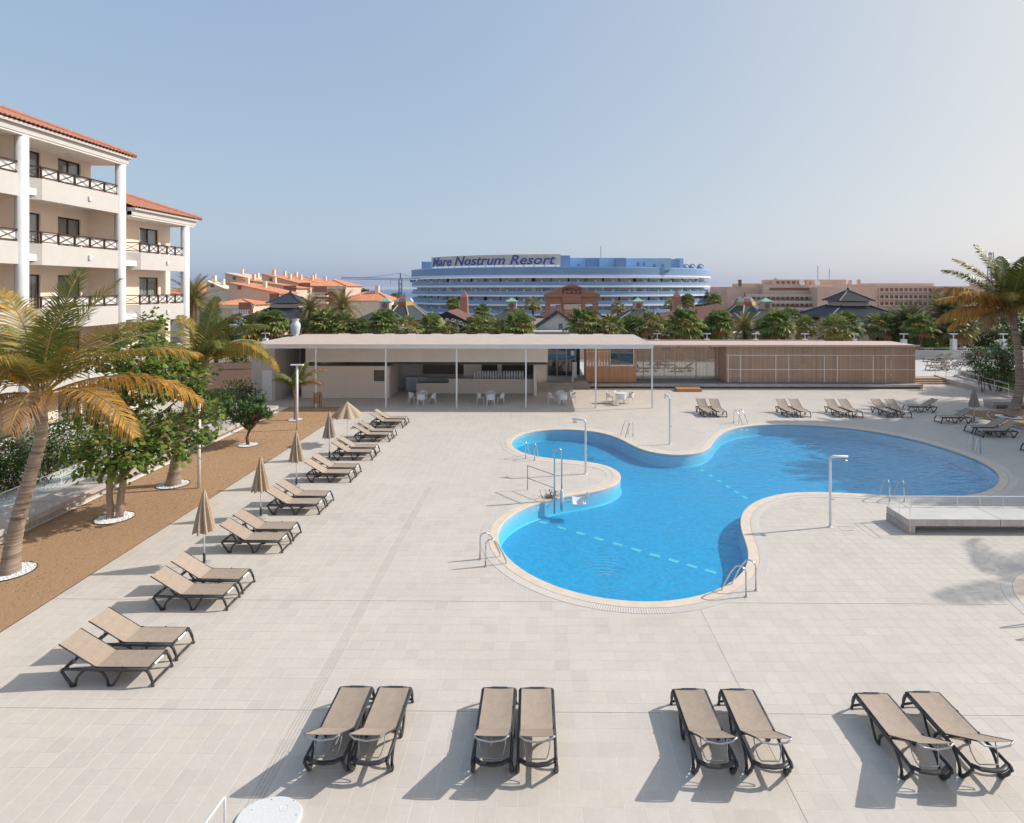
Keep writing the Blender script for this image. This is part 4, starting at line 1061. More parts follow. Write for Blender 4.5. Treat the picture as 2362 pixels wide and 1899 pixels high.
def hotel_block(label, cols, floors, soff, xw, y_end, slope_ridge, y_roof0, xf=-22.92):
    root = thing('apartment_building', label, 'building', (0, 0, 0))
    ys, ye = cols[0], y_end
    # back wall in storey pieces with window openings left between piers
    for i, y in enumerate(cols):
        if len(cols) == 2 and i == 0: continue
        MB().lathe([(.25, -.05), (.25, soff + .02)], 20, (xf - .06, y)).build('column', 'white_paint', root, smooth=True)
    tops = floors[1:] + [soff + .30]
    for fz, tz in zip(floors, tops):
        for i in range(len(cols) - 1):
            a, b = cols[i], cols[i + 1] if i < len(cols) - 2 else y_end
            L = cols[i + 1] - cols[i]
            w1 = (a + L * .21, a + L * .47); w2 = (a + L * .64, a + L * .885)
            if L < 6: w1 = (a + L * .05, a + L * .06); w2 = (a + L * .52, a + L * .86)
            spans = [(a, w1[0]), (w1[1], w2[0]), (w2[1], b)]
            mb = MB()
            for p, q in spans: mb.box(xw - .25, xw, p, q, fz, tz - .302)
            for p, q in (w1, w2): mb.box(xw - .25, xw, p, q, fz + 2.12, tz - .302)
            mb.build('wall', 'peach_wall', root)
            for p, q in (w1, w2):
                if q - p > .3: window(root, 'x', xw - .14, p, q, fz + .02, fz + 2.12, 1)
            balcony(root, cols[i], cols[i + 1], fz, xf, panels=5)
            bx('ceiling_lamp', 'pole_white', root, xf - .9, xf - .6, a + L * .55, a + L * .55 + .3, tz - .36, tz - .302)
    # cross wall between the bays on the lower floors
    for i, y in enumerate(cols[1:]):
        last = i == len(cols) - 2
        z1 = floors[-1] - .31 if last else soff
        if not last or len(floors) > 4: bx('cross_wall', 'peach_wall', root, xw + .001, xf - .32, y - .10, y + .10, floors[0], z1)
    bx('ceiling', 'soffit', root, xw - .2, xf + .15, ys, ye + .2, soff, soff + .30)
    fa = MB(); fa.box(xf - .10, xf + .2, ys, ye + .28, soff + .08, soff + .38); fa.box(xf - .1, xf + .36, ys, ye + .42, soff + .381, soff + .50); fa.build('fascia', 'white_wall', root)
    bx('core', 'peach_wall', root, xw - 9, xw - .27, ys, ye - .02, 0, soff + .3)
    # roof with open half-round tile ends
    mb = MB()
    hip_face(mb, (xf + .48, y_roof0, soff + .52), (0, 1, 0), (-1, 0, 0), ye + .52 - y_roof0, 5.5, R(21), .235, False, True, .07, 6)
    hip_face(mb, (xf + .48, ye + .52, soff + .52), (-1, 0, 0), (0, -1, 0), 11, 5.5, R(21), .235, True, True, .07, 6)
    rf = mb.build('roof', 'roof_tile', root)
    mb = MB(); mb.tube([(xf + .48, ye + .52, soff + .59), (xf + .48 - 5.5, ye + .52 - 5.5, soff + .59 + 5.5 * math.tan(R(21)))], .12, 8); mb.build('ridge_tiles', 'roof_tile', rf)
    return root
hotel_block('tall cream apartment building with white round columns and crossed dark railings', [13.7, 19.9, 26.1, 32.3], FL, 14.86, -24.62, 32.3, 0, 13.7)
hotel_block('lower cream apartment building next to the tall one, three balconies and red roof', [32.75, 38.1], FL[:4], 12.1, -24.15, 38.55, 0, 32.6, -22.84)

# ------------------------------------------------------------------ bar pavilion
pv = thing('bar_pavilion', 'long flat-roofed open bar pavilion on thin white posts', 'pavilion', (0, 0, 0))
PX = [-15.2, -10.43, -5.62, -.92, 3.8, 7.6]
for x in PX: MB().box(x - .05, x + .05, 40.15, 40.25, 0, 4.02).build('post', 'white_paint', pv)
MB().box(-19.3, 7.66, 40.08, 40.32, 4.02, 4.22).build('front_beam', 'white_paint', pv)
MB().box(7.54, 7.66, 40.33, 48.85, 4.02, 4.22).build('side_beam', 'white_paint', pv)
for x in PX[:-1]: MB().box(x - .04, x + .04, 40.33, 48.8, 4.04, 4.2).build('rafter', 'white_paint', pv)
for k in range(21):
    y0 = 40.05 + k * .421
    mb = MB(); xs = [-19.35, 7.7]
    mb.box(-19.35, 7.7, y0, y0 + .412, 4.225, 4.27); mb.box(-19.35, 7.7, y0 + .004, y0 + .08, 4.271, 4.33)
    mb.build('roof_panel', 'pavilion_roof', pv)
MB().box(-19.38, 7.73, 39.99, 40.045, 4.225, 4.33).build('roof_edge', 'pavilion_roof', pv)
for x in [-16.5 + k * 1.9 for k in range(12)]:
    if random.random() < .7: MB().box(x, x + random.uniform(.5, 1.1), 48.55, 48.85, 4.272, 4.35).build('roof_cap', 'pole_white', pv)
# tiled kiosk block
KY = 43.7
mb = MB(); mb.box(-17.6, -12.25, KY, 46.5, 0, 2.28); mb.box(-11.45, -11.08, KY, 46.5, 0, 2.28); mb.box(-12.25, -11.45, KY, 46.5, 0, 1.22); mb.box(-12.25, -11.45, KY, 46.5, 2.05, 2.28); mb.build('tiled_wall', 'mosaic', pv)
bx('hatch', 'blind_dark', pv, -12.25, -11.45, KY + .12, KY + .2, 1.22, 2.05)
bx('coping_strip', 'panel_taupe', pv, -17.62, -11.06, KY - .02, KY + .3, 2.281, 2.34)
bx('fascia_panel', 'panel_taupe', pv, -17.2, .6, KY - .25, KY - .12, 2.68, 3.98)
for k in range(4): bx('awning_flap', 'blind_dark', pv, -11.0 + k * 2.9, -8.15 + k * 2.9, KY - .1, KY + 1.0, 2.48, 2.56)
bx('back_wall', 'panel_taupe', pv, -17.2, .6, 48.3, 48.5, 0, 4.0)
bx('bar_ceiling', 'panel_taupe', pv, -17.2, .6, KY + .3, 48.3, 2.9, 3.0)
bx('bar_shelf', 'blind_dark', pv, -9.4, -.6, 47.7, 48.28, 1.2, 2.3)
bx('inner_wall', 'panel_taupe', pv, -6.0, -4.6, 46.9, 47.2, 0, 2.6)
bx('inner_post', 'panel_taupe', pv, -3.3, -3.0, 46.6, 46.9, 0, 2.9)
bx('fridge', 'awning', pv, -10.6, -9.0, 47.0, 47.7, 0, 1.05)
CY2 = 45.7
mb = MB(); mb.box(-9.5, -7.0, CY2, 46.5, 0, .78); mb.box(-6.998, -5.2, CY2, 46.5, 0, 1.12); mb.build('counter', 'mosaic', pv)
bx('display_case', 'clear_glass', pv, -9.4, -7.05, CY2 + .05, 46.4, .781, 1.2)
bx('display_shelf', 'white_paint', pv, -9.3, -7.15, CY2 + .15, 46.3, .95, .97)
mb = MB(); mb.box(-5.198, -.5, CY2 - .02, 46.5, 0, .93); mb.build('counter', 'mosaic', pv)
MB().box(-5.25, -.42, CY2 - .16, 46.55, .931, 1.12).build('counter_top', 'mosaic', pv)
bx('bar_end_wall', 'panel_taupe', pv, -.45, -.2, KY + 1.0, 48.3, 0, 2.68)
# white tubes standing on the counter
for k in range(19):
    x = -5.0 + k * .205
    h = .62
    o = MB().lathe([(.06 if k in (9, 10, 11, 8) else .075, 0), (.06 if k in (9, 10, 11, 8) else .075, h - .1), (.03, h - .05), (.055, h - .02), (.02, h)], 10).build('cup_tube', 'white_paint', None, (x, CY2 + .1, 1.121), smooth=True)
    tag(o, 'white cup tube standing on the bar counter, %s from the left' % ORD[k], 'tube', 'white tubes on the bar counter')
# service rooms at the far left end
sv = thing('service_block', 'plain white service block at the left end of the bar pavilion', 'building', (0, 0, 0))
MB().box(-20.7, -19.0, 42.4, 48.5, 0, 3.95).build('wall', 'white_wall', sv)
MB().box(-18.99, -17.65, 46.6, 48.5, 0, 3.95).build('wall', 'white_wall', sv)
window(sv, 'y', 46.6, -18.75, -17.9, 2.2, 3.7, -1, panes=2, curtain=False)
MB().box(-19.9, -19.2, 42.36, 42.398, .05, 2.2).build('door', 'white_paint', sv)
bx('roof', 'concrete_pale', sv, -20.8, -18.9, 42.3, 48.6, 3.951, 4.1)

# glass entrance and steps beside the bar
en = thing('glass_entrance', 'dark glazed entrance with steps between the bar and the slatted hut', 'entrance', (0, 0, 0))
bx('floor', 'deck_grey', en, .62, 3.85, 47.5, 51.2, 0, .62)
for k in range(3): bx('step', 'concrete', en, -.15, 2.6, 46.55 + k * .32, 46.86 + k * .32, 0, .18 + k * .18)
for k in range(4):
    x = .65 + k * .8
    bx('mullion', 'grey_metal', en, x, x + .06, 50.4, 50.5, .62, 3.4)
    if k < 3: bx('glass_pane', 'door_glass', en, x + .06, x + .8, 50.44, 50.46, .66, 3.36)
bx('head_rail', 'grey_metal', en, .65, 3.11, 50.4, 50.5, 3.401, 3.5)
bx('sill_rail', 'grey_metal', en, .65, 3.05, 50.39, 50.51, .621, .66)
bx('notice', 'label_white', en, 2.65, 2.95, 50.37, 50.385, 2.4, 2.8)
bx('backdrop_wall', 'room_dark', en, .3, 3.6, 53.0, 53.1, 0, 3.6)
bx('stair_cabinet', 'pole_white', en, 2.75, 3.1, 49.6, 49.9, .621, 1.9)
for x in (2.62,):
    MB().tube([(x, 46.2, 0), (x, 46.2, .95), (x, 47.4, 1.5), (x, 47.4, .6)], .03, 8).build('handrail', 'white_paint', en, smooth=True)

# ------------------------------------------------------------------ slatted wing on a concrete plinth
wg = thing('slatted_pavilion', 'long low pavilion clad in thin brown vertical slats on a concrete plinth', 'pavilion', (0, 0, 0))
MB().box(3.86, 30.8, 48.0, 52.4, .16, .36, c=.01).build('plinth_slab', 'concrete', wg)
MB().box(3.86, 4.1, 48.02, 52.3, 0, .159).build('plinth_end', 'concrete_board', wg)
MB().box(30.55, 30.79, 48.02, 52.3, 0, .159).build('plinth_end', 'concrete_board', wg)
MB().box(4.3, 30.5, 48.7, 52.2, 0, .159).build('plinth_foot', 'concrete_board', wg)
MB().box(4.0, 30.7, 48.35, 52.38, .361, .375).build('deck_boards', 'deck_grey', wg)
WY = 48.62
def screen(a0, a1, c0, axis, z0, z1, pitch=.052, w=.034):
    mb = MB(); n = int((a1 - a0) / pitch)
    for k in range(n):
        a = a0 + (k + .5) * pitch; j = random.uniform(-.004, .004)
        if axis == 'x': mb.box(a - w / 2, a + w / 2, c0 + j, c0 + .02 + j, z0, z1)
        else: mb.box(c0 + j, c0 + .02 + j, a - w / 2, a + w / 2, z0, z1)
    return mb
def slats(parent, *a, m='slat_wood', **k):
    return tag(screen(*a, **k).build('slat_screen', m, parent), kind='stuff')
Z0, Z1 = .40, 3.36
slats(wg, 3.8, 7.9, WY, 'x', Z0, 1.72, m='slat_wood_bounce')
slats(wg, 3.8, 5.75, WY, 'x', 1.722, Z1, m='slat_wood_bounce')
slats(wg, 7.72, 7.9, WY, 'x', 1.722, Z1, m='slat_wood_bounce')
bx('inner_lining', 'slat_wood_bounce', wg, 3.85, 7.88, WY + .12, WY + .14, Z0, 1.70)
slats(wg, WY + .03, 50.9, 3.8, 'y', Z0, Z1); slats(wg, WY + .03, 50.9, 7.9, 'y', Z0, Z1)
slats(wg, 15.27, 30.55, WY, 'x', Z0, Z1); slats(wg, WY + .03, 51.9, 15.25, 'y', Z0, Z1); slats(wg, WY + .03, 51.9, 30.56, 'y', Z0, Z1)
bx('back_wall', 'slat_wood', wg, 15.3, 30.5, 51.9, 51.95, Z0, Z1)
slats(wg, 3.8, 7.9, 50.92, 'x', Z0, Z1, pitch=.07)
window(wg, 'y', WY + .06, 5.75, 7.72, 1.74, 3.30, -1, frame='white_paint', panes=1, curtain=False, w=.1)
bx('shelf_box', 'pole_white', wg, 6.6, 7.2, 49.2, 49.5, 1.5, 3.1)
for z in (1.45, 2.62):
    bx('cross_rail', 'pole_white', wg, 15.25, 30.55, WY - .04, WY - .002, z, z + .05)
for z in (1.73, 2.9): bx('cross_rail', 'pole_white', wg, 3.8, 5.7, WY - .03, WY - .002, z, z + .03)
for u in (997, 1068, 1270, 1345, 1548, 1622, 1827, 1898):
    x = (1168.4 + u * .36413 - 1122) / 1250 * WY - .54
    bx('door_jamb', 'pole_white', wg, x - .025, x + .025, WY - .034, WY - .004, Z0, 2.619)
for _ in range(10):
    x = random.uniform(16, 29.5); z = random.uniform(.9, 2.6)
    bx('stored_box', 'pole_white', wg, x, x + random.uniform(.3, .8), 49.3, 49.8, z, z + random.uniform(.2, .5))
for k, (y0, y1) in enumerate([(48.45 + i * .5, 48.45 + i * .5 + .49) for i in range(8)]):
    MB().box(3.6, 30.75, y0, y1, 3.40, 3.46).build('roof_panel', 'wing_roof', wg)
MB().box(3.55, 30.8, 48.38, 48.445, 3.36, 3.5).build('roof_edge', 'wing_roof', wg)
# glazed gate in the passage
for k in range(9):
    x = 7.95 + k * .9
    bx('gate_post', 'pole_white', wg, x, x + .05, 50.88, 50.93, .376, 3.39)
for k in range(8):
    x = 8.0 + k * .9
    bx('gate_glass', 'clear_glass', wg, x + .01, x + .84, 50.90, 50.91, .45, 3.2)
slats(wg, 8.0, 15.2, 50.80, 'x', .45, 3.34, pitch=.085, w=.042)
for z in (.40, 1.9, 3.22): bx('gate_rail', 'pole_white', wg, 8.0, 15.2, 50.86, 50.879, z, z + .04)
for x in (9.2, 11.8, 14.4): MB().lathe([(.05, 3.1), (.10, 3.12), (.10, 3.3), (.03, 3.36)], 10, (x, 50.3)).build('ceiling_lamp', 'dark_metal', wg)
sb2 = MB().box(10.75, 12.69, 46.5, 47.4, .0, .24, c=.01).build('wooden_step', 'wood_orange')
tag(sb2, 'low orange wooden step in front of the concrete plinth', 'step')

# ------------------------------------------------------------------ raised terrace behind
tb = MB(); tb.box(3.9, 62, 52.41, 66, -.8, .40)
tag(tb.build('terrace', 'concrete_pale'), kind='structure')
for k in range(3):
    pass
ts = thing('terrace_steps', 'three wide wooden steps up to the rear terrace beside the slatted pavilion', 'steps', (0, 0, 0))
for k in range(3): bx('tread', 'step_wood', ts, 30.82, 34.5, 50.35 + k * .36, 52.4, .001 + k * .133, .133 + k * .133)
rp = thing('access_ramp', 'concrete access ramp with white rails down from the rear terrace', 'ramp', (0, 0, 0))
mb = MB(); mb.idx([(34.75, 44.0, 0), (36.25, 44.0, 0), (36.25, 52.4, 0), (34.75, 52.4, 0), (34.75, 44.0, .01), (36.25, 44.0, .01), (36.25, 52.4, .40), (34.75, 52.4, .40)],
             [(0, 3, 2, 1), (4, 5, 6, 7), (0, 1, 5, 4), (1, 2, 6, 5), (2, 3, 7, 6), (3, 0, 4, 7)]); mb.build('ramp_floor', 'concrete', rp)
for x in (34.52, 36.27):
    mb = MB(); mb.idx([(x, 44, 0), (x + .2, 44, 0), (x + .2, 52.4, 0), (x, 52.4, 0), (x, 44, .12), (x + .2, 44, .12), (x + .2, 52.4, .52), (x, 52.4, .52)],
                      [(0, 3, 2, 1), (4, 5, 6, 7), (0, 1, 5, 4), (1, 2, 6, 5), (2, 3, 7, 6), (3, 0, 4, 7)]); mb.build('side_wall', 'concrete', rp)
    for dz in (.92, .55):
        MB().tube([(x + .1, 44.2, .1 + dz), (x + .1, 52.3, .5 + dz)], .022, 6).build('handrail', 'white_paint', rp)
    for k in range(7):
        y = 44.2 + k * 1.35; zb = .12 + (y - 44) / 8.4 * .4
        MB().tube([(x + .1, y, zb), (x + .1, y, zb + .9)], .018, 6).build('post', 'white_paint', rp)
rw = thing('rear_wall', 'low white boundary wall with rail at the back of the terrace', 'wall', (0, 64.6, 0))
MB().box(-30, 62, 0, .25, -.8, 1.40).build('wall_face', 'white_wall', rw)
MB().tube([(-30, .12, 1.62), (62, .12, 1.62)], .025, 6).build('handrail', 'white_paint', rw)
for k in range(46): MB().tube([(-29.5 + k * 2, .12, 1.4), (-29.5 + k * 2, .12, 1.62)], .02, 5).build('rail_post', 'white_paint', rw)
for i, u in enumerate([554, 1384, 1488.6, 1591, 1694, 1797, 1900, 2003.5, 2107]):
    x = (u - 1122) / 1250 * 64.9 - .73
    r = thing('lamp_pillar', 'white square pillar with T-shaped lamp on the rear wall, %s from the left' % ORD[i], 'lamp', (x, 64.95, 0), 0, 'white lamp pillars on the rear wall')
    MB().box(-.24, .24, -.08, .40, -.8, 2.55).build('pillar', 'white_paint', r)
    MB().tube([(0, .16, 2.55), (0, .16, 3.08)], .05, 8).build('neck', 'white_paint', r)
    MB().box(-.42, .42, 0.0, .32, 3.08, 3.16).build('lamp_head', 'white_paint', r)
# loungers on the rear terrace
TL = [(1950, 56.0, 0), (1976, 56.9, 0), (1952, 59.6, 0), (2004, 59.4, .05), (2012, 60.3, .05), (1944, 62.6, .1), (1962, 63.3, .1), (2040, 60.8, 0)]
for i, (u, y, a) in enumerate(TL):
    lounger((u - 1122) / 1250 * y - .65, (y, .40), a, 'tan lounger on the rear terrace right of the slatted pavilion, %s from the steps' % ORD[i], 'loungers on the rear terrace')
TL = [(9.2, 55.0, 0.05), (12.4, 55.0, 0.05), (13.0, 57.4, math.pi), (9.4, 57.6, math.pi), (11.2, 59.8, 0)]
for i, (x, y, a) in enumerate(TL):
    lounger(x, (y, .40), a, 'lounger seen through the glazed passage of the slatted pavilion, %s from the gate' % ORD[i], 'loungers behind the glazed passage')
scw = thing('terrace_screen', 'brown slatted screen at the back of the terrace behind the glazed passage', 'screen', (0, 0, 0))
slats(scw, 4, 30, 62.8, 'x', .42, 2.6, pitch=.11, w=.075)
bx('frame', 'pole_white', scw, 4, 30, 62.83, 62.87, 2.601, 2.66)
lw = thing('garden_wall', 'short white retaining wall behind the lawn beside the ramp', 'wall', (0, 0, 0))
MB().box(36.6, 44, 52.0, 52.35, 0, .95).build('wall_face', 'white_wall', lw)
lawn = MB(); lawn.face([(36.5, 39.9, .02), (62, 39.9, .02), (62, 52, .02), (36.5, 52, .02)])
lo = tag(lawn.build('lawn', 'grass'), kind='structure')
gr = MB()
for _ in range(16000):
    x = random.uniform(36.5, 46); y = random.uniform(40, 51.9); a = random.uniform(0, 6.28); h = random.uniform(.04, .14); w = .02
    gr.face([(x - w * math.cos(a), y - w * math.sin(a), .02), (x + w * math.cos(a), y + w * math.sin(a), .02), (x + random.uniform(-.05, .05), y + random.uniform(-.05, .05), .02 + h)])
tag(gr.build('grass', 'grass', lo), kind='stuff')
rb = thing('stone_bench', 'grey concrete bench behind the leaning palm on the far side', 'bench', ((30.44, 40.206)[0], (30.44, 40.206)[1], 0))
MB().box(0, 9, -.1, .9, .26, .5, c=.012).build('seat', 'concrete', rb)
MB().box(.02, .25, 0, .85, 0, .259).build('leg', 'concrete_board', rb)
MB().box(.6, 9, .4, .85, 0, .259).build('plinth', 'concrete_board', rb)

# ------------------------------------------------------------------ vegetation builders
def frond_mesh(L, e0, droop, mats, seed, n=46, leaf=.62, hang=.6, power=1.3, gold_tip=0.0, width=.034):
    """feather palm frond growing along +x; material 0 rachis, 1 leaflets, 2 tip leaflets"""
    rng = random.Random(seed); mb = MB(); P = []; p = Vector((0, 0, 0)); S = 18; curl = rng.uniform(-.35, .35)
    for i in range(S + 1):
        s = i / S; e = e0 - droop * s ** power; a = curl * s * s
        P.append(p.copy()); p = p + Vector((math.cos(e) * math.cos(a), math.cos(e) * math.sin(a), math.sin(e))) * (L / S)
    mb.mi = 0; mb.tube(P, [.032 * (1 - i / S) ** .8 + .005 for i in range(S + 1)], 5)
    for i in range(n):
        s = .13 + .87 * i / (n - 1); q = s * S; k = min(S - 1, int(q)); b = P[k].lerp(P[k + 1], q - k)
        t = (P[k + 1] - P[k]).normalized(); side = t.cross(Vector((0, 0, 1)))
        side = side.normalized() if side.length > .05 else Vector((0, 1, 0))
        up = side.cross(t).normalized()
        ln = leaf * (math.sin(math.pi * min(1, .12 + s * .88)) ** .55) * rng.uniform(.85, 1.1) + .05
        mb.mi = 2 if rng.random() < gold_tip * (.3 + s) else 1
        for sg in (-1, 1):
            if rng.random() < .03: continue
            d = (side * sg * (1 - .25 * s) + t * (.45 + .5 * s) + up * rng.uniform(-.05, .25)).normalized()
            w = t * width * .5
            m1 = b + d * ln * .5 + Vector((0, 0, -ln * .10 * hang)); m2 = b + d * ln * (1 - .22 * hang) + Vector((0, 0, -ln * hang * rng.uniform(.45, .75)))
            mb.idx([b - w * .6, b + w * .6, m1 + w, m1 - w, m2], [(0, 1, 2, 3), (3, 2, 4)])
    return mb.mesh('frond', mats)

def trunk(mb, path, r0, r1, rings=34, n=12, bump=.06, flare=.35):
    path = [Vector(p) for p in path]; out = []; m = len(path) - 1
    N = rings * 2; rad = []
    for i in range(N + 1):
        s = i / N; q = s * m; k = min(m - 1, int(q)); u = q - k
        a, b, c2, d2 = path[max(0, k - 1)], path[k], path[k + 1], path[min(m, k + 2)]
        out.append(.5 * ((2 * b) + (c2 - a) * u + (2 * a - 5 * b + 4 * c2 - d2) * u * u + (3 * b - a - 3 * c2 + d2) * u ** 3))
        rad.append((r0 + (r1 - r0) * s) * (1 + (bump if i % 2 else -bump * .6) * random.uniform(.5, 1.3)) * (1 + flare * math.exp(-s * 9)))
    mb.tube(out, rad, n)
    return out[-1]

def coconut(name, label, path, r0, r1, fronds, seed, cat='palm tree', group=None, scale=1.0, width=.046, leaflets=88):
    base = Vector(path[0]); root = thing(name, label, cat, base, 0, group)
    mb = MB(); top = trunk(mb, [Vector(p) - base for p in path], r0, r1); mb.build('trunk', 'bark_palm', root, smooth=True)
    rng = random.Random(seed)
    mb = MB()
    for k in range(26):          # fibrous leaf bases
        a = rng.uniform(0, 6.28); z = rng.uniform(-.35, .15)
        p0 = top + Vector((math.cos(a) * r1 * .9, math.sin(a) * r1 * .9, z - .15)); p1 = top + Vector((math.cos(a) * (r1 * 1.1 + .10), math.sin(a) * (r1 * 1.1 + .1), z + rng.uniform(.15, .35)))
        mb.tube([p0, p1], [.07, .035], 5)
    mb.lathe([(r1 * .9, -.3), (r1 * 1.25, -.05), (r1 * 1.1, .2), (.02, .35)], 10)
    n0 = len(mb.v)
    mb.v = mb.v[:n0 - 40] + [(v[0] + top.x, v[1] + top.y, v[2] + top.z) for v in mb.v[n0 - 40:]]
    mb.build('leaf_bases', 'fibre', root)
    kinds = {'g': ['rachis', 'frond_green', 'frond_olive'], 'o': ['rachis', 'frond_olive', 'frond_gold'], 'y': ['rachis', 'frond_gold', 'frond_dry'], 'd': ['rachis', 'frond_dry', 'frond_dry'], 'm': ['rachis', 'frond_olive', 'frond_gold']}
    for i, (az, e, L, dr, kd, hang) in enumerate(fronds):
        me = frond_mesh(L * scale, R(e), R(dr), kinds[kd], seed * 50 + i, n=leaflets, leaf=1.0 * scale * (L / 4) ** .5, hang=hang, gold_tip=.25 if kd in 'go' else .4, width=width)
        place('frond', me, root, top + Vector((math.cos(R(az)) * r1 * .5, math.sin(R(az)) * r1 * .5, .1)), (0, 0, R(az)))
    return root

def leaf_pts(p, d, up, l, w):
    """six-sided rounded leaf, folded along its midrib"""
    d = d.normalized(); s = d.cross(up); s = s.normalized() if s.length > .05 else Vector((1, 0, 0)); nn = s.cross(d)
    return [p, p + d * l * .35 + s * w - nn * w * .25, p + d * l * .75 + s * w * .75 - nn * w * .2, p + d * l, p + d * l * .75 - s * w * .75 - nn * w * .2, p + d * l * .35 - s * w - nn * w * .25]

def leaf_crown(lobes, count, l, w, rng, brown=.0, clump=26, spread=.34, droop=.3):
    """leaves set in clumps through the outer part of several ellipsoid lobes"""
    mb = MB()
    tot = sum(a[3] * a[4] * a[5] for a in lobes)
    for cx, cyy, cz, rx, ry, rz in lobes:
        nc = max(3, int(count / clump * rx * ry * rz / tot))
        for _ in range(nc):
            v = Vector((rng.gauss(0, 1), rng.gauss(0, 1), rng.gauss(0, 1))).normalized() * (rng.uniform(.25, 1.08) ** .6)
            c0 = Vector((cx + v.x * rx, cyy + v.y * ry, cz + v.z * rz)); hue = rng.random()
            for _ in range(clump):
                o = Vector((rng.gauss(0, 1), rng.gauss(0, 1), rng.gauss(0, .7))) * spread * .55
                d = (o * 1.2 + v * .4 + Vector((rng.uniform(-.6, .6), rng.uniform(-.6, .6), rng.uniform(-.6, .5) - droop)))
                if d.length < .05: continue
                k = rng.uniform(.7, 1.25); mb.mi = 1 if rng.random() < brown else 0
                mb.idx(leaf_pts(c0 + o, d, Vector((rng.uniform(-.5, .5), rng.uniform(-.5, .5), 1)), l * k, w * k), [(0, 1, 2, 3), (0, 3, 4, 5)])
    return mb

def limb(mb, p, q, r0, r1, rng, wob=.12, n=6):
    p, q = Vector(p), Vector(q); L = (q - p).length
    pts = [p.lerp(q, i / 5) + (Vector((rng.gauss(0, 1), rng.gauss(0, 1), rng.gauss(0, .5))) * wob * L * .2 if 0 < i < 5 else Vector((0, 0, 0))) for i in range(6)]
    mb.tube(pts, [r0 + (r1 - r0) * i / 5 for i in range(6)], n)
    return pts

# ------------------------------------------------------------------ trees along the brown strip
P1 = (-15.115, 16.763); 
coconut('coconut_palm', 'leaning coconut palm with golden drooping fronds nearest the camera on the left',
        [(P1[0], P1[1], 0), (P1[0] + .16, P1[1] + .02, 1.2), (P1[0] + .52, P1[1] + .05, 2.6), (P1[0] + .84, P1[1] + .08, 3.9), (-14.34, 16.9, 4.92)], .205, .135,
        [(75, 84, 3.9, 30, 'g', .2), (15, 74, 3.9, 34, 'g', .22), (-40, 70, 3.6, 48, 'g', .3), (150, 72, 3.9, 42, 'o', .3), (-12, 52, 4.7, 58, 'o', .45), (4, 40, 4.7, 62, 'm', .6), (8, 24, 4.6, 68, 'y', .9), (-24, 18, 4.5, 70, 'y', .95),
         (172, 34, 4.0, 88, 'y', .9), (158, 56, 4.0, 62, 'g', .4), (195, 48, 3.8, 72, 'g', .45), (-75, 58, 3.2, 82, 'o', .6), (-105, 66, 3.2, 70, 'g', .4), (225, 56, 3.4, 80, 'y', .7),
         (50, 50, 4.2, 66, 'g', .45), (105, 46, 3.6, 80, 'o', .5), (180, 8, 3.0, 70, 'd', 1.0), (-60, 22, 2.8, 80, 'd', 1.0)], 3)
P2 = (-15.114, 24.307)
coconut('coconut_palm', 'second coconut palm along the brown strip, fronds bending over the young frangipani',
        [(P2[0], P2[1], 0), (P2[0] + .18, P2[1], 1.1), (P2[0] + .5, P2[1], 2.6), (P2[0] + .85, P2[1], 4.0), (-13.97, 24.4, 4.82)], .23, .14,
        [(80, 85, 2.9, 25, 'g', .3), (150, 74, 2.6, 50, 'o', .5), (0, 66, 3.4, 85, 'g', .8), (-14, 50, 3.6, 105, 'o', .95), (14, 40, 3.4, 110, 'o', .95), (-40, 58, 3.0, 95, 'g', .8), (-80, 45, 2.8, 110, 'o', .9),
         (200, 50, 2.8, 80, 'g', .8), (170, 35, 3.0, 90, 'o', .9), (-120, 60, 2.6, 90, 'g', .8), (60, 48, 3.0, 85, 'g', .8), (110, 40, 2.8, 85, 'o', .8), (-5, 78, 2.8, 60, 'g', .6), (230, 30, 2.6, 100, 'd', 1.0)], 5)
P3 = (-15.029, 36.386)
coconut('young_palm', 'small young palm with few fronds near the bar kiosk',
        [(P3[0], P3[1], 0), (P3[0] + .02, P3[1], .7), (P3[0] + .02, P3[1], 1.4), (P3[0] + .03, P3[1], 1.85)], .10, .06,
        [(20, 62, 2.3, 75, 'o', .6), (160, 50, 2.0, 90, 'g', .6), (-60, 60, 1.6, 90, 'g', .6), (80, 78, 1.9, 50, 'g', .5), (200, 70, 1.7, 80, 'g', .6), (-10, 40, 2.0, 70, 'd', .7), (120, 30, 1.6, 80, 'g', .7)], 6, scale=.95)
P4 = (29.529, 37.695)
coconut('coconut_palm', 'curved coconut palm with orange lower fronds on the far right',
        [(P4[0], P4[1], 0), (P4[0] + .45, P4[1], .8), (P4[0] + .68, P4[1], 2.0), (P4[0] + .60, P4[1], 4.0), (29.74, 37.7, 6.44)], .30, .17,
        [(178, 42, 4.6, 62, 'y', .85), (186, 30, 4.8, 52, 'y', .95), (165, 60, 4.4, 60, 'g', .6), (120, 80, 4.4, 35, 'g', .4), (70, 72, 4.2, 45, 'g', .5), (20, 60, 4.4, 60, 'g', .6), (-20, 50, 4.4, 70, 'o', .7),
         (-80, 55, 4.0, 80, 'g', .7), (230, 50, 3.8, 90, 'o', .8), (205, 15, 3.4, 80, 'd', 1.0), (150, 10, 3.2, 70, 'y', 1.0), (-50, 20, 4.0, 80, 'o', .9), (250, 78, 4.0, 60, 'g', .5), (-110, 30, 3.6, 90, 'o', .9), (0, 80, 4.2, 40, 'g', .5), (150, 70, 4.2, 50, 'o', .5), (182, 20, 4.4, 66, 'y', 1.0), (196, 38, 4.6, 60, 'y', .9)], 8, scale=1.12, width=.085)
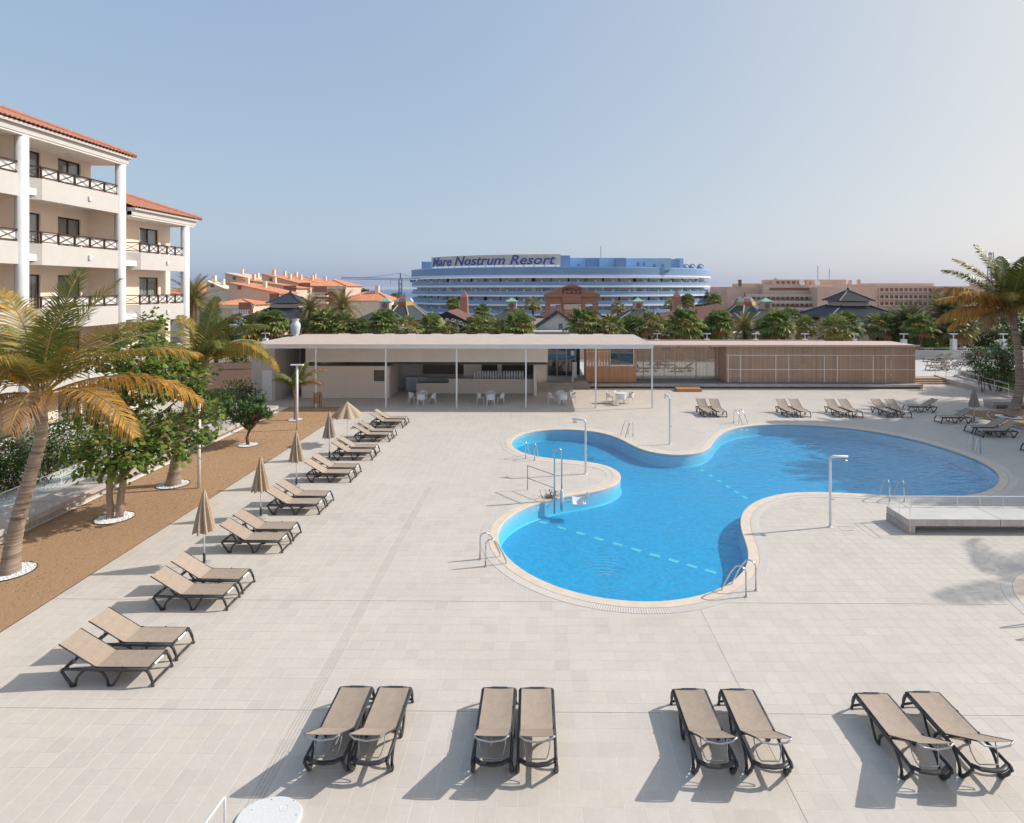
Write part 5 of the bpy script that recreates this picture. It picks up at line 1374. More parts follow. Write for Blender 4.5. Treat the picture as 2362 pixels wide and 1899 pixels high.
for (x, y, r, lb) in ((P1[0], P1[1], .62, 'oval of white pebbles around the base of the nearest leaning palm'), ((-14.977, 20.753)[0], (-14.977, 20.753)[1], .62, 'ring of white pebbles around the two-stemmed tree'),
                      (P2[0], P2[1], .62, 'ring of white pebbles around the second palm'), ((-15.07, 30.515)[0], (-15.07, 30.515)[1], .52, 'ring of white pebbles around the frangipani'),
                      (P3[0], P3[1], .48, 'ring of white pebbles around the small young palm'), (P4[0], P4[1], .75, 'ring of white pebbles around the curved palm on the far right')):
    pebble_ring(x, y, r, label=lb)

rng = random.Random(21)
TA = Vector((*(-14.977, 20.753), 0))
tr = thing('orchid_tree', 'two-stemmed broadleaf tree with round green leaves on the brown strip', 'tree', TA)
def lobe(u, v, Y, rx, ry, rz, X=None): return None
LB1 = [(-14.57, 20.6, 2.66, 1.75, 1.5, .95), (-15.41, 20.4, 2.16, .95, .9, .6), (-13.42, 21.2, 2.62, 1.2, 1.2, .8), (-12.65, 21.9, 3.25, .95, 1.0, .75),
       (-14.29, 22.0, 4.7, 1.75, 1.4, 1.25), (-15.36, 22.3, 5.85, 1.3, 1.2, 1.0), (-15.18, 22.6, 6.88, .8, .8, .55), (-16.41, 21.7, 3.4, .8, .9, .6), (-13.04, 22.3, 4.7, .9, .9, .9)]
LB1 = [(a[0] - TA.x, a[1] - TA.y, a[2], a[3], a[4], a[5]) for a in LB1]
mb = MB()
s1 = limb(mb, (-.14, -.05, 0), (-.16, 0, 1.75), .11, .085, rng, .06, 10); s2 = limb(mb, (.13, .06, 0), (.28, .08, 1.95), .125, .10, rng, .05, 10)
limb(mb, (.24, .08, 1.35), (.75, .2, 2.1), .07, .05, rng, .08)
for a in LB1:
    b = s1[-1] if a[0] < .1 else s2[-1]
    limb(mb, b, (a[0], a[1], a[2]), .06, .025, rng, .2)
    for _ in range(6): limb(mb, (a[0], a[1], a[2]), (a[0] + rng.uniform(-1, 1) * a[3] * .8, a[1] + rng.uniform(-1, 1) * a[4] * .8, a[2] + rng.uniform(-1, 1) * a[5] * .8), .025, .008, rng, .2, 5)
mb.build('trunk', 'bark_grey', tr, smooth=True)
leaf_crown(LB1, 4300, .20, .085, rng, .06, 20, .34).build('crown', ['leaf_tree', 'leaf_brown'], tr)

FP = Vector((*(-15.07, 30.515), 0))
fr = thing('frangipani_tree', 'small rounded frangipani with glossy long leaves and forked dark trunk', 'tree', FP)
mb = MB(); lv = MB(); rng = random.Random(5)
b0 = Vector((0, 0, 0)); fork = Vector((.08, 0, .75)); mb.tube([b0, Vector((-.05, 0, .35)), fork], [.085, .075, .065], 8)
for k in range(9):
    a = k * .7 + rng.uniform(-.2, .2); e1 = fork + Vector((math.cos(a) * .45, math.sin(a) * .45, .45 + .12 * rng.random()))
    if k % 3 == 0: e1 = Vector((-.28 + .1 * k, .1, 1.15))
    mb.tube([fork, fork.lerp(e1, .5) + Vector((0, 0, -.05)), e1], [.055, .045, .04], 6)
    for j in range(7):
        a2 = a + rng.uniform(-1.1, 1.1); e2 = e1 + Vector((math.cos(a2) * rng.uniform(.3, 1.0), math.sin(a2) * rng.uniform(.3, 1.0), rng.uniform(.05, 1.15)))
        mb.tube([e1, e1.lerp(e2, .5) + Vector((0, 0, -.04)), e2], [.035, .03, .022], 5)
        for _ in range(30):
            d = Vector((rng.gauss(0, 1), rng.gauss(0, 1), rng.uniform(-.45, .9)))
            lv.idx(leaf_pts(e2 + Vector((0, 0, rng.uniform(-.12, .04))), d, Vector((0, 0, 1)), rng.uniform(.22, .36), .038), [(0, 1, 2, 3), (0, 3, 4, 5)])
mb.build('trunk', 'bark_dark', fr, smooth=True); lv.build('crown', 'leaf_glossy', fr)

def bush(name, label, lobes, count, l, w, m, seed, bloom=None, nb=60, cat='shrub', stem='bark_dark', group=None):
    rng = random.Random(seed); c = Vector((sum(a[0] for a in lobes) / len(lobes), sum(a[1] for a in lobes) / len(lobes), 0))
    root = thing(name, label, cat, c, 0, group); lb = [(a[0] - c.x, a[1] - c.y, *a[2:]) for a in lobes]
    mb = MB()
    for a in lb:
        for _ in range(4): limb(mb, (a[0] * .5 + rng.uniform(-.1, .1), a[1] * .5 + rng.uniform(-.1, .1), 0), (a[0] + rng.uniform(-.5, .5) * a[3], a[1] + rng.uniform(-.5, .5) * a[4], a[2]), .03, .012, rng, .15, 5)
    mb.build('stems', stem, root)
    leaf_crown(lb, count, l, w, rng, .03, 22, .34, .1).build('crown', [m, 'leaf_brown'], root)
    if bloom:
        mb = MB()
        for _ in range(nb):
            a = rng.choice(lb); v = Vector((rng.gauss(0, 1), rng.gauss(0, 1), rng.gauss(0, 1))).normalized() * 1.05
            p = Vector((a[0] + v.x * a[3], a[1] + v.y * a[4], a[2] + v.z * a[5]))
            for k in range(5):
                t = k * 1.2566; mb.idx(leaf_pts(p, Vector((math.cos(t), math.sin(t), .4)), Vector((0, 0, 1)), .10, .04), [(0, 1, 2, 3), (0, 3, 4, 5)])
        mb.build('blossoms', bloom, root)
    return root
bush('hedge', 'dense dark green hedge with yellow blossoms in front of the apartment building', [(-21.2, 21.5 + k * 1.05, 1.1 + .25 * math.sin(k * 2), .95, .9, 1.15) for k in range(7)], 9000, .16, .028, 'leaf_dark', 2, 'bloom_yellow', 50, 'hedge')
bush('low_shrub', 'low shrub beside the garden path past the frangipani', [(-20.6, 33.5 + k * .9, .6, .7, .7, .6) for k in range(4)], 1500, .13, .03, 'leaf_dark', 4)
bush('low_shrub', 'leafy shrub under the balconies behind the two-stemmed tree', [(-21.0, 29.2 + k * .9, 1.2, .8, .8, 1.0) for k in range(4)], 2200, .15, .04, 'leaf_tree', 14)
bush('low_shrub', 'dark shrub at the end of the garden path beside the bar', [(-20.8 + k * .25, 36.8 + k * 1.1, .9, .9, .8, .95) for k in range(4)], 2600, .16, .045, 'leaf_dark', 24)
bx0 = 35.0
bush('oleander_bush', 'tall oleander bush with pink blossoms by the lawn', [(bx0, 46.5, 2.5, 1.6, 1.2, 1.1), (bx0 - 1.1, 46.7, 2.9, .7, .7, .6), (bx0 + 1.2, 46.3, 2.7, 1.0, 1.0, 1.2), (bx0 + .6, 46.2, 1.4, 1.1, .8, .8)], 5200, .17, .04, 'leaf_glossy', 9, 'bloom_pink', 40)
bush('low_hedge', 'dark low hedge at the white retaining wall by the lawn', [(37.24 + k * 1.0, 50.8, .75, .8, .7, .75) for k in range(7)], 3800, .14, .03, 'leaf_dark', 11, 'bloom_pink', 25, 'hedge')

# ------------------------------------------------------------------ fan palms, date palms (crowns shared between copies)
def fan_leaf(mb, p, d, up, rad, seg, rng, m=0):
    """pleated fan with split tips at the end of a stalk"""
    d = d.normalized(); s = d.cross(up); s = s.normalized() if s.length > .05 else Vector((1, 0, 0)); nn = s.cross(d)
    mb.mi = m; pts = [p]; fs = []
    for k in range(seg + 1):
        a = -1.9 + 3.8 * k / seg
        rr = rad * (.72 + .28 * math.cos(a * .8))
        pts.append(p + (d * math.cos(a) + s * math.sin(a)) * rr * .74 + nn * (.07 * rad * (1 if k % 2 else -1)) - Vector((0, 0, .10 * rad)))
    for k in range(seg):
        a = -1.9 + 3.8 * (k + .5) / seg; rr = rad * (.72 + .28 * math.cos(a * .8))
        pts.append(p + (d * math.cos(a) + s * math.sin(a)) * rr * rng.uniform(.95, 1.08) - Vector((0, 0, .34 * rad * rng.uniform(.6, 1.2))))
        fs += [(0, k + 1, k + 2), (k + 1, seg + 2 + k, k + 2)]
    mb.idx(pts, fs)
def fan_crown(seed, rad=1.05, stalk=1.0, n=34):
    rng = random.Random(seed); mb = MB()
    for i in range(n):
        a = i * 2.399 + rng.uniform(-.2, .2); e = R(78) - R(118) * (i / n) ** .9; d = Vector((math.cos(a) * math.cos(e), math.sin(a) * math.cos(e), math.sin(e)))
        l = stalk * rng.uniform(.75, 1.1); tip = d * l - Vector((0, 0, .12 * l))
        mb.mi = 2; mb.tube([(0, 0, 0), d * l * .55, tip], [.03, .025, .018], 4)
        fan_leaf(mb, tip, d + Vector((0, 0, -.25)), Vector((rng.uniform(-.3, .3), rng.uniform(-.3, .3), 1)), rad * rng.uniform(.8, 1.1), 12, rng, 3 if i > n * .88 else (1 if rng.random() < .12 else 0))
    for i in range(12):          # dry leaves hanging against the trunk
        a = rng.uniform(0, 6.28); d = Vector((math.cos(a), math.sin(a), -1.6)); p = Vector((math.cos(a) * .3, math.sin(a) * .3, -.25))
        fan_leaf(mb, p + d.normalized() * .3, d, Vector((math.cos(a), math.sin(a), .2)), rad * .75, 8, rng, 3)
    return mb.mesh('crown', ['leaf_fan' if seed % 2 == 0 else 'leaf_fan_olive', 'frond_olive', 'rachis', 'frond_dry'])
def feather_crown(seed, n, L, mats, leaf=.42, drp=(70, 110), wl=.032):
    rng = random.Random(seed); mb = MB()
    for i in range(n):
        a = i * 2.399 + rng.uniform(-.15, .15); e = R(84) - R(112) * (i / n) ** .85; dr = R(rng.uniform(*drp)) * (.55 + .45 * i / n); l = L * rng.uniform(.85, 1.08)
        S = 9; P = []; p = Vector((0, 0, 0))
        for k in range(S + 1):
            s = k / S; ee = e - dr * s ** 1.4; P.append(p.copy()); p = p + Vector((math.cos(ee) * math.cos(a), math.cos(ee) * math.sin(a), math.sin(ee))) * l / S
        mb.mi = 1; mb.tube(P, [.03 * (1 - k / S) + .006 for k in range(S + 1)], 4); mb.mi = 2 if i > n * .93 else 0
        for k in range(30):
            s = .12 + .88 * k / 29; q = s * S; j = min(S - 1, int(q)); b = P[j].lerp(P[j + 1], q - j); t = (P[j + 1] - P[j]).normalized()
            sd = t.cross(Vector((0, 0, 1))); sd = sd.normalized() if sd.length > .05 else Vector((1, 0, 0)); upv = sd.cross(t)
            ln = leaf * math.sin(math.pi * min(1, .15 + .85 * s)) ** .5 * rng.uniform(.85, 1.1) + .04
            for sg in (-1, 1):
                d = (sd * sg + t * .7 + upv * rng.uniform(.15, .5)).normalized(); w = t * wl
                mb.idx([b - w, b + w, b + d * ln - Vector((0, 0, ln * .18))], [(0, 1, 2)])
    return mb.mesh('crown', mats)
FC = [fan_crown(40 + i, (1.05, .95, 1.15, 1.0)[i], (1.0, 1.15, .9, 1.1)[i], (32, 26, 30, 24)[i]) for i in range(4)]
DC = [feather_crown(60 + i, 58, 2.7, ['leaf_date', 'rachis', 'frond_dry']) for i in range(2)]
CC = [feather_crown(80 + i, 110, 3.3, ['leaf_canary', 'rachis', 'frond_dry'], .6, (80, 125), .042) for i in range(2)]
def palm(name, label, x, y, z0, zc, me, sc, r, group, bark='bark_dark', seed=0):
    root = thing(name, label, 'palm tree', (x, y, z0), 0, group); rng = random.Random(seed); h = zc - z0
    mb = MB(); lean = rng.uniform(-.2, .2)
    trunk(mb, [(-lean, 0, 0), (-lean * .4, 0, h * .35), (-lean * .1, 0, h * .7), (0, 0, h)], r * 1.1, r, 16, 8, .10, .25); mb.build('trunk', bark, root)
    place('crown', me, root, (0, 0, h), (rng.uniform(-.08, .08), rng.uniform(-.08, .08), rng.uniform(0, 6.28)), sc * rng.uniform(.94, 1.06))
    return root
fans = [(468, 690, 69), (533, 688, 68), (580.8, 678, 70), (640, 694, 71), (672.6, 684, 69), (720, 680, 71), (804, 686, 70), (859, 684, 69), (940, 694, 72), (996, 684, 70), (1046, 686, 71), (1090, 684, 69), (1228, 684, 71), (1288, 682, 69), (1372, 688, 70), (1435, 682, 68), (1494, 692, 71), (1518, 680, 68), (1644, 684, 69), (1741, 684, 68), (1780, 682, 70), (1925, 684, 67), (2028, 680, 68)]
fans = sorted(fans + [(612, 694, 73), (760, 690, 74), (905, 692, 73), (1022, 694, 75), (1328, 690, 74), (1402, 692, 73), (1464, 688, 75), (1602, 692, 73), (1692, 690, 74), (1832, 690, 73), (1868, 686, 74)])
for i, (u, v, Y) in enumerate(fans):
    x = (u - 1122) / 1250 * Y - .78; z = 8.1 - (v - 607) * Y / 1250
    z += ((i * 37) % 11 - 6) * .09; Y += ((i * 53) % 7 - 3) * .5
    palm('fan_palm', 'green fan palm behind the low pavilions, %s from the left in its row' % ORD[i], x, Y, -1.2, z - .1, FC[(i * 3 + i // 4) % 4], (1.15, 1.32, 1.0, 1.22, 1.1)[i % 5], .20, 'fan palms behind the pavilions', seed=i)
dates = [(402, 634, 52, 1.15, 0, 'feathery date palm just past the corner column of the lower apartment building'), (649, 656, 75, 1.05, 0, 'olive date palm in front of the black pagoda roof, left of a pair'),
         (720, 648, 76, 1.1, 1, 'olive date palm right of the black pagoda roof'), (575, 668, 98, 1.0, 1, 'date palm half hidden behind the black pagoda roof'), (1567, 690, 74, .95, 0, 'drooping olive date palm beside the striped dome roof'),
         (1990, 668, 72, 1.2, 2, 'dark shaggy date palm left of the curved coconut palm'), (1905, 690, 72, 1.15, 3, 'broad dark date palm in front of the pagoda with the dark roof'), (455, 640, 120, .9, 1, 'far date palm before the orange-roofed flats')]
for i, (u, v, Y, s, k, lb) in enumerate(dates):
    x = (u - 1122) / 1250 * Y - .011 * Y; z = 8.1 - (v - 607) * Y / 1250
    palm('date_palm', lb, x, Y, -1.2, z, (DC + CC)[k], s, .26, 'date palms', seed=50 + i)
far = [(955, 640, 125, 'left of the terracotta obelisk'), (1122, 640, 118, 'left of the terracotta gateway'), (1446, 632, 130, 'right of the second obelisk'), (1412, 640, 130, 'left of the second obelisk'), (1502, 632, 170, 'between the blue hotel and the pink hotel'),
       (1300, 648, 120, 'right of the terracotta gateway'), (1015, 655, 110, 'behind the black gable'), (833, 626, 190, 'left of the blue hotel near the shore'), (768, 620, 200, 'on the shore below the crane'), (1660, 668, 96, 'behind the kiosk with copper cupola, beside the pink hotel')]
for i, (u, v, Y, lb) in enumerate(far):
    x = (u - 1122) / 1250 * Y - .011 * Y; z = 8.1 - (v - 607) * Y / 1250
    palm('distant_palm', 'small distant fan palm ' + lb, x, Y, -1.2, z, FC[i % 4], 1.0 if Y < 150 else 1.3, .2, 'distant palms', seed=80 + i)
for i, (u, v, Y, r) in enumerate([(1985, 690, 78, 2.2), (2030, 668, 84, 3.0), (2075, 680, 77, 2.6), (2115, 664, 82, 3.2), (2150, 676, 76, 3.0), (2172, 655, 84, 3.4), (1945, 690, 84, 2.0)]):
    x = (u - 1122) / 1250 * Y - .011 * Y; z = 8.1 - (v - 607) * Y / 1250
    bush('leafy_tree', 'loose green tree behind the rear wall at the right, %s from the slatted pavilion' % ORD[[1, 2, 3, 4, 5, 6, 0][i]], [(x, Y, z, r, r * .8, r * .75), (x - r * .5, Y - .5, z - r * .7, r * .9, r * .7, r * .7), (x + r * .6, Y + .3, z - r * .8, r * .8, r * .7, r * .7), (x, Y - .6, max(.3, z - r * 1.7), r * 1.1, r * .7, r * .9)], 1700, .38, .13, ('leaf_tree', 'leaf_dark', 'leaf_canary')[i % 3], 130 + i, 'bloom_yellow' if i == 2 else None, 25, 'tree', group='trees behind the rear wall')
# thin undergrowth at the foot of the palms
sh = [(1690, 88, 62), (930, 78, 66), (1100, 78, 64)]
for i, (u, r, Y) in enumerate([(1960, 1.5, 68), (2045, 1.6, 67), (2090, 1.8, 68), (2135, 1.6, 67), (1530, 1.3, 70), (905, 1.2, 72), (700, 1.2, 72), (480, 1.4, 66)]):
    x = (u - 1122) / 1250 * Y - .75
    bush('garden_shrub', 'loose garden shrub behind the rear wall, %s from the right' % ORD[[3, 2, 1, 0, 4, 5, 6, 7][i]], [(x, Y, .6, r, .9, 1.5), (x + r * .9, Y + .5, .3, r * .8, .8, 1.2)], 700, .30, .10, ('leaf_tree', 'leaf_dark')[i % 2], 30 + i, 'bloom_yellow' if i in (0, 2, 5) else None, 30, group='shrubs behind the rear wall')

# ------------------------------------------------------------------ unseen building added to shade the pool, and shade-casting palms outside the picture
hb = hotel_block('unseen cream apartment building across the pool, added for the shade it casts', [26.4, 32.0, 37.4], FL, 15.0, -24.62, 37.4, 0, 26.4)
hb.scale = (-1, 1, 1); hb.location = (14.2, 0, 0)
coconut('coconut_palm', 'coconut palm outside the picture whose shade falls by the small round pool',
        [(26.9, 19.3, 0), (27.3, 19.4, 4.5), (27.8, 19.6, 10.2)], .22, .14, [(k * 51, 60 - (k % 4) * 16, 2.8, 80, 'go'[k % 2], .5) for k in range(7)], 12, leaflets=46)
palm('date_palm', 'tall date palm outside the picture shading the far loungers', 39.5, 42.5, 0, 9.2, CC[0], 1.25, .3, 'date palms', seed=99)
palm('date_palm', 'tall date palm at the picture edge beyond the lawn', 46.0, 49.5, 0, 8.2, CC[1], 1.2, .3, 'date palms', seed=98)

for x, y, z, k, lb in ((33.8, 27.8, 11.0, 0, 'nearest of the tall date palms outside the picture beside the pool'), (35.0, 32.4, 12.2, 1, 'middle one of the tall date palms outside the picture beside the pool'), (36.0, 37.2, 11.0, 0, 'farthest of the tall date palms outside the picture beside the pool')):
    palm('date_palm', lb, x, y, 0, z, CC[k], 1.25, .3, 'date palms', seed=int(x * 7))

# ------------------------------------------------------------------ lettering
def text_mesh(body, size, m, shear=0, bold=0, align='CENTER', spacing=1.0, extrude=.02):
    cu = bpy.data.curves.new('lettering', 'FONT'); cu.body = body; cu.size = size; cu.shear = shear; cu.offset = bold; cu.align_x = align
    cu.space_character = spacing; cu.extrude = extrude; cu.resolution_u = 3
    o = bpy.data.objects.new('tmp_text', cu); COL.objects.link(o)
    dg = bpy.context.evaluated_depsgraph_get(); dg.update()
    me = bpy.data.meshes.new_from_object(o.evaluated_get(dg)); me.name = 'lettering'
    bpy.data.objects.remove(o); bpy.data.curves.remove(cu)
    me.materials.clear(); me.materials.append(M[m])
    return me
def lettering(parent, body, size, m, loc, shear=0, bold=0, spacing=1.0, rot=0, extrude=.02):
    return place('lettering', text_mesh(body, size, m, shear, bold, 'CENTER', spacing, extrude), parent, loc, (R(90), rot, 0))

# ------------------------------------------------------------------ plaza kiosks with tiled roofs and copper cupolas
KYs = 92
def kiosk(u, label, brown=False):
    x = (u - 1122) / 1250 * KYs - .011 * KYs; r = thing('plaza_kiosk', label, 'kiosk', (x, KYs, -1.2), 0, 'plaza kiosks with cupolas'); g0 = 1.2
    MB().box(-3.4, 3.4, 0, 6.8, 0, 3.1 + g0).build('wall', 'house_tan', r)
    hip_roof('roof', 'roof_green', r, -3.85, 3.85, -.45, 7.25, 3.1 + g0, R(27), .22, .05, 4)
    for sx in (-1, 1):
        a = MB(); a.lathe([(.01, 0), (.75, 0), (.75, .02), (.01, .02)], 20)
        a.v = [(v[0] + sx * 1.9, -.02 - v[2], max(0, v[1]) + 2.1 + g0) for v in a.v]; a.build('arch', 'pink_dark', r)
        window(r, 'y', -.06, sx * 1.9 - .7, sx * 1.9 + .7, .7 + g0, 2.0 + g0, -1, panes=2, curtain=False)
    cz = 4.55 + g0; cb = bx('cupola', 'house_pink', r, -.75, .75, 2.65, 4.15, cz - .3, cz + 1.35)
    o = MB(); o.lathe([(.18, 0), (.42, 0), (.42, .05), (.18, .05)], 20); o.v = [(v[0], 2.62 - v[2], v[1] + cz + .75) for v in o.v]; o.build('round_vent', 'pink_dark', cb)
    o = MB(); o.lathe([(.005, 0), (.36, 0), (.36, .03)], 20); o.v = [(v[0], 2.64 - v[2], v[1] + cz + .75) for v in o.v]; o.build('vent_dark', 'roof_black', cb)
    o = MB(); o.loft([[(-.95, 2.45, cz + 1.36), (.95, 2.45, cz + 1.36), (.95, 4.35, cz + 1.36), (-.95, 4.35, cz + 1.36)], [(-.95, 2.45, cz + 1.44), (.95, 2.45, cz + 1.44), (.95, 4.35, cz + 1.44), (-.95, 4.35, cz + 1.44)], [(-.04, 3.36, cz + 2.05), (.04, 3.36, cz + 2.05), (.04, 3.44, cz + 2.05), (-.04, 3.44, cz + 2.05)]]); o.build('cupola_roof', 'copper', cb)
    return r
kiosk(799, 'green tiled kiosk with copper cupola left of the black gable'); kiosk(1075, 'green tiled kiosk with copper cupola between the black gable and the gateway')
kiosk(1350, 'green tiled kiosk with copper cupola right of the gateway'); kiosk(1626.7, 'green tiled kiosk with copper cupola before the pink hotel')

def dome_kiosk(u, Y, label):
    x = (u - 1122) / 1250 * Y - .011 * Y; r = thing('dome_kiosk', label, 'kiosk', (x, Y, -1.2), 0, 'kiosks with striped domes'); z0 = 4.4
    pts = lambda rad, z: [(rad * math.cos(k * math.pi / 4 + .39), rad * math.sin(k * math.pi / 4 + .39), z) for k in range(8)]
    MB().loft([pts(4.1, 0), pts(4.1, z0)]).build('wall', 'house_tan', r)
    MB().loft([pts(5.0, z0 - .15), pts(1.75, z0 + 2.1)], cap=False).build('lower_roof', 'roof_green', r)
    mb = MB()
    for k in range(8): a = k * math.pi / 4 + .39; mb.tube([(5 * math.cos(a), 5 * math.sin(a), z0 - .1), (1.75 * math.cos(a), 1.75 * math.sin(a), z0 + 2.15)], .1, 5)
    mb.build('hip_ribs', 'house_pink', r)
    prof = [(1.8, z0 + 2.1), (1.6, z0 + 2.7), (1.2, z0 + 3.25), (.55, z0 + 3.55)]; cols = [['dome_red', 'dome_yellow', 'dome_red', 'dome_pale', 'dome_red', 'dome_grey', 'dome_red', 'dome_yellow'], ['dome_grey', 'dome_grey', 'dome_pale', 'dome_red', 'dome_yellow', 'dome_grey', 'dome_grey', 'dome_pale'], ['dome_red', 'dome_grey', 'dome_red', 'dome_pale', 'dome_grey', 'dome_red', 'dome_pale', 'dome_red']]
    for i in range(3):
        for k in range(8):
            q = MB(); k2 = (k + 1) % 8; A, B2 = pts(*prof[i]), pts(*prof[i + 1]); q.face([A[k], A[k2], B2[k2], B2[k]]); q.build('dome_panel', cols[i][(k + 3) % 8], r)
    MB().lathe([(.55, z0 + 3.55), (.25, z0 + 3.66), (.06, z0 + 3.75), (.05, z0 + 4.2)], 8).build('finial', 'roof_black', r)
dome_kiosk(850, 98, 'kiosk with striped red and yellow dome beside the blue hotel'); dome_kiosk(1566, 98, 'kiosk with striped red and yellow dome before the pink hotel')

def pagoda(u, Y, label, zz, w):
    x = (u - 1122) / 1250 * Y - .011 * Y; r = thing('pagoda_pavilion', label, 'pavilion', (x, Y, -1.2), 0, 'pagoda pavilions with dark double roofs'); z = zz + 1.2
    MB().box(-w, w, 0, 2 * w, 0, z).build('wall', 'house_pink', r)
    q = w + .5; D = .60 * q; sl = R(26); mb = MB(); c = w
    for P, e, uu in (((-q, c - q, z), (1, 0, 0), (0, 1, 0)), ((q, c - q, z), (0, 1, 0), (-1, 0, 0)), ((q, c + q, z), (-1, 0, 0), (0, -1, 0)), ((-q, c + q, z), (0, -1, 0), (1, 0, 0))): hip_face(mb, P, e, uu, 2 * q, D, sl, .25, amp=.06)
    lr = mb.build('lower_roof', 'roof_black', r)
    q2 = q - D; zz2 = 0; z2 = z + D * math.tan(sl)
    MB().box(-q2 * .96, q2 * .96, c - q2 * .96, c + q2 * .96, z2 - .3, z2 + .62).build('lantern_band', 'house_pink', r)
    MB().box(-q2, q2, c - q2, c + q2, z2 + .621, z2 + .72).build('lantern_cornice', 'roof_black', r)
    q3 = q2 + .55
    hip_roof('upper_roof', 'roof_black', r, -q3, q3, c - q3, c + q3, z2 + .75, R(31), .25, .06)
    zt = z2 + .75 + q3 * math.tan(R(31)); MB().lathe([(.6, zt - .45), (.5, zt - .1), (.2, zt), (.16, zt + .35), (.03, zt + .5), (.02, zt + 1.2)], 10, (0, c)).build('finial', 'roof_black', r)
    mb = MB()
    for sx in (-1, 1):
        for sy in (-1, 1): mb.tube([(sx * q, c + sy * q, z + .08), (sx * q2, c + sy * q2, z2 + .08)], .13, 6)
    mb.build('hip_ribs', 'roof_black', lr)
    return r
pl = pagoda(580, 90, 'black tiled double-roofed pagoda before the orange-roofed flats', 3.42, 4.9)
pr = pagoda(1817, 88, 'dark tiled double-roofed pagoda before the pink hotel', 3.81, 4.9)

# signs of the restaurants
def signboard(u0, u1, v0, v1, Y, text, tm, bm, label, size, bold=.01):
    x0 = (u0 - 1122) / 1250 * Y - .011 * Y; x1 = (u1 - 1122) / 1250 * Y - .011 * Y; z1 = 8.1 - (v0 - 607) * Y / 1250; z0 = 8.1 - (v1 - 607) * Y / 1250
    r = thing('shop_sign', label, 'sign', ((x0 + x1) / 2, Y, z0), 0); w = (x1 - x0) / 2; h = z1 - z0
    MB().box(-w, w, 0, .12, 0, h).build('board', bm, r)
    for sx in (-.9, .9): MB().box(w * sx - .06, w * sx + .06, .02, .10, -z0 - 1.2, -.001).build('sign_post', 'dark_metal', r)
    lettering(r, text, size * h, tm, (0, -.03, h * (.5 - size * .36)), 0, bold)
    return r
sg = signboard(470, 566, 671, 683, 80, 'DOR · MESON', 'letter_white', 'sign_black', 'black restaurant sign reading DOR MESON among the palms', .78)
signboard(1800, 1858, 674, 684, 82, 'ENTIN', 'sign_blue', 'letter_white', 'white restaurant sign with blue letters ENTIN', .85)
signboard(488, 560, 706, 715, 74, 'O I C I C', 'letter_white', 'sign_blue', 'low blue and white shop sign behind the rear wall', .8)
wh = thing('tavern_building', 'low dark-fronted tavern under the black sign', 'building', (-41.46, 82, -1.2))
MB().box(-4.5, 6, 0, 6, 0, 4.0).build('wall', 'house_pink', wh); MB().box(-4.7, 6.2, -.3, 6.2, 4.001, 4.25).build('roof', 'concrete_pale', wh)
MB().box(-4, 5.5, -.05, -.001, .3, 2.6).build('shopfront', 'room_dark', wh)
vs = thing('ceramic_vase', 'big pale ceramic urn standing behind the bar pavilion roof', 'urn', (-24.78, 60, -.8))
zt = 4.98 + .8; zb = zt - 1.9
MB().lathe([(.25, 0), (.25, zb), (.18, zb + .05), (.38, zb + .5), (.50, zb + 1.15), (.46, zb + 1.4), (.30, zb + 1.65), (.38, zt - .02), (.40, zt)], 18).build('body', 'awning', vs, smooth=True)
acu = thing('air_conditioner', 'white air conditioning unit on a wall behind the palms', 'air conditioner', (-18.14, 78, 0))
MB().box(-.45, .45, 0, .4, 1.9, 2.6).build('casing', 'white_paint', acu); MB().lathe([(.02, 0), (.24, 0), (.24, .02)], 16).build('fan_grille', 'dark_metal', acu, (0, -.01, 2.25), (R(90), 0, 0))
MB().box(-1.6, 1.6, .41, .8, -1.2, 2.9).build('wall_stub', 'white_wall', acu)

# black gable "ORIENTAL GARDEN"
OY = 84; ox = -13.13; r = thing('oriental_restaurant', 'black gabled restaurant front lettered ORIENTAL GARDEN', 'restaurant', (ox, OY, -1.2))
hw = 4.6; ze = 2.59 + 1.2; zp = 4.81 + 1.2
MB().box(-hw + .4, hw - .4, .1, 10, 0, ze - .001).build('wall', 'bark_dark', r)
MB().loft([[(-hw, 0, ze - .5), (hw, 0, ze - .5), (hw, 0, ze), (0, 0, zp), (-hw, 0, ze)], [(-hw, .3, ze - .5), (hw, .3, ze - .5), (hw, .3, ze), (0, .3, zp), (-hw, .3, ze)]]).build('gable', 'sign_black', r)
mb = MB()
for sx in (-1, 1): mb.face([(0, .05, zp + .03), (sx * (hw + .4), .05, ze - .12), (sx * (hw + .4), 11, ze - .12), (0, 11, zp + .03)])
mb.build('roof', 'roof_brown', r)
def arc_text(parent, txt, m, size, p0, p1, sag, y):
    n = len(txt)
    for i, ch in enumerate(txt):
        s = i / (n - 1); x = p0[0] + (p1[0] - p0[0]) * s; z = p0[1] + (p1[1] - p0[1]) * s + sag * 4 * s * (1 - s)
        dz = (p1[1] - p0[1]) / (p1[0] - p0[0]) + sag * 4 * (1 - 2 * s) / (p1[0] - p0[0])
        if ch != ' ': place('letter', text_mesh(ch, size, m, 0, .02), parent, (x, y, z), (R(90), -math.atan(dz), 0))
arc_text(r, 'ORIENTAL', 'letter_white', .72, (-3.0, ze - .15), (-.75, ze + .75), .10, -.03)
arc_text(r, 'GARDEN', 'letter_white', .72, (.75, ze + .72), (2.7, ze - .02), .08, -.03)
fl = MB()
for k in range(6): a = k * math.pi / 3; fl.lathe([(.01, 0), (.16, 0), (.16, .03)], 8, (.2 * math.cos(a), .2 * math.sin(a)))
o = fl.build('flower_emblem', 'letter_white', r, (0, -.02, ze + .95), (R(90), 0, 0))
MB().tube(arc((0, -.03, ze - .9), 1.9, .35, math.pi - .35, 16), .05, 5).build('arch_trim', 'house_tan', r)
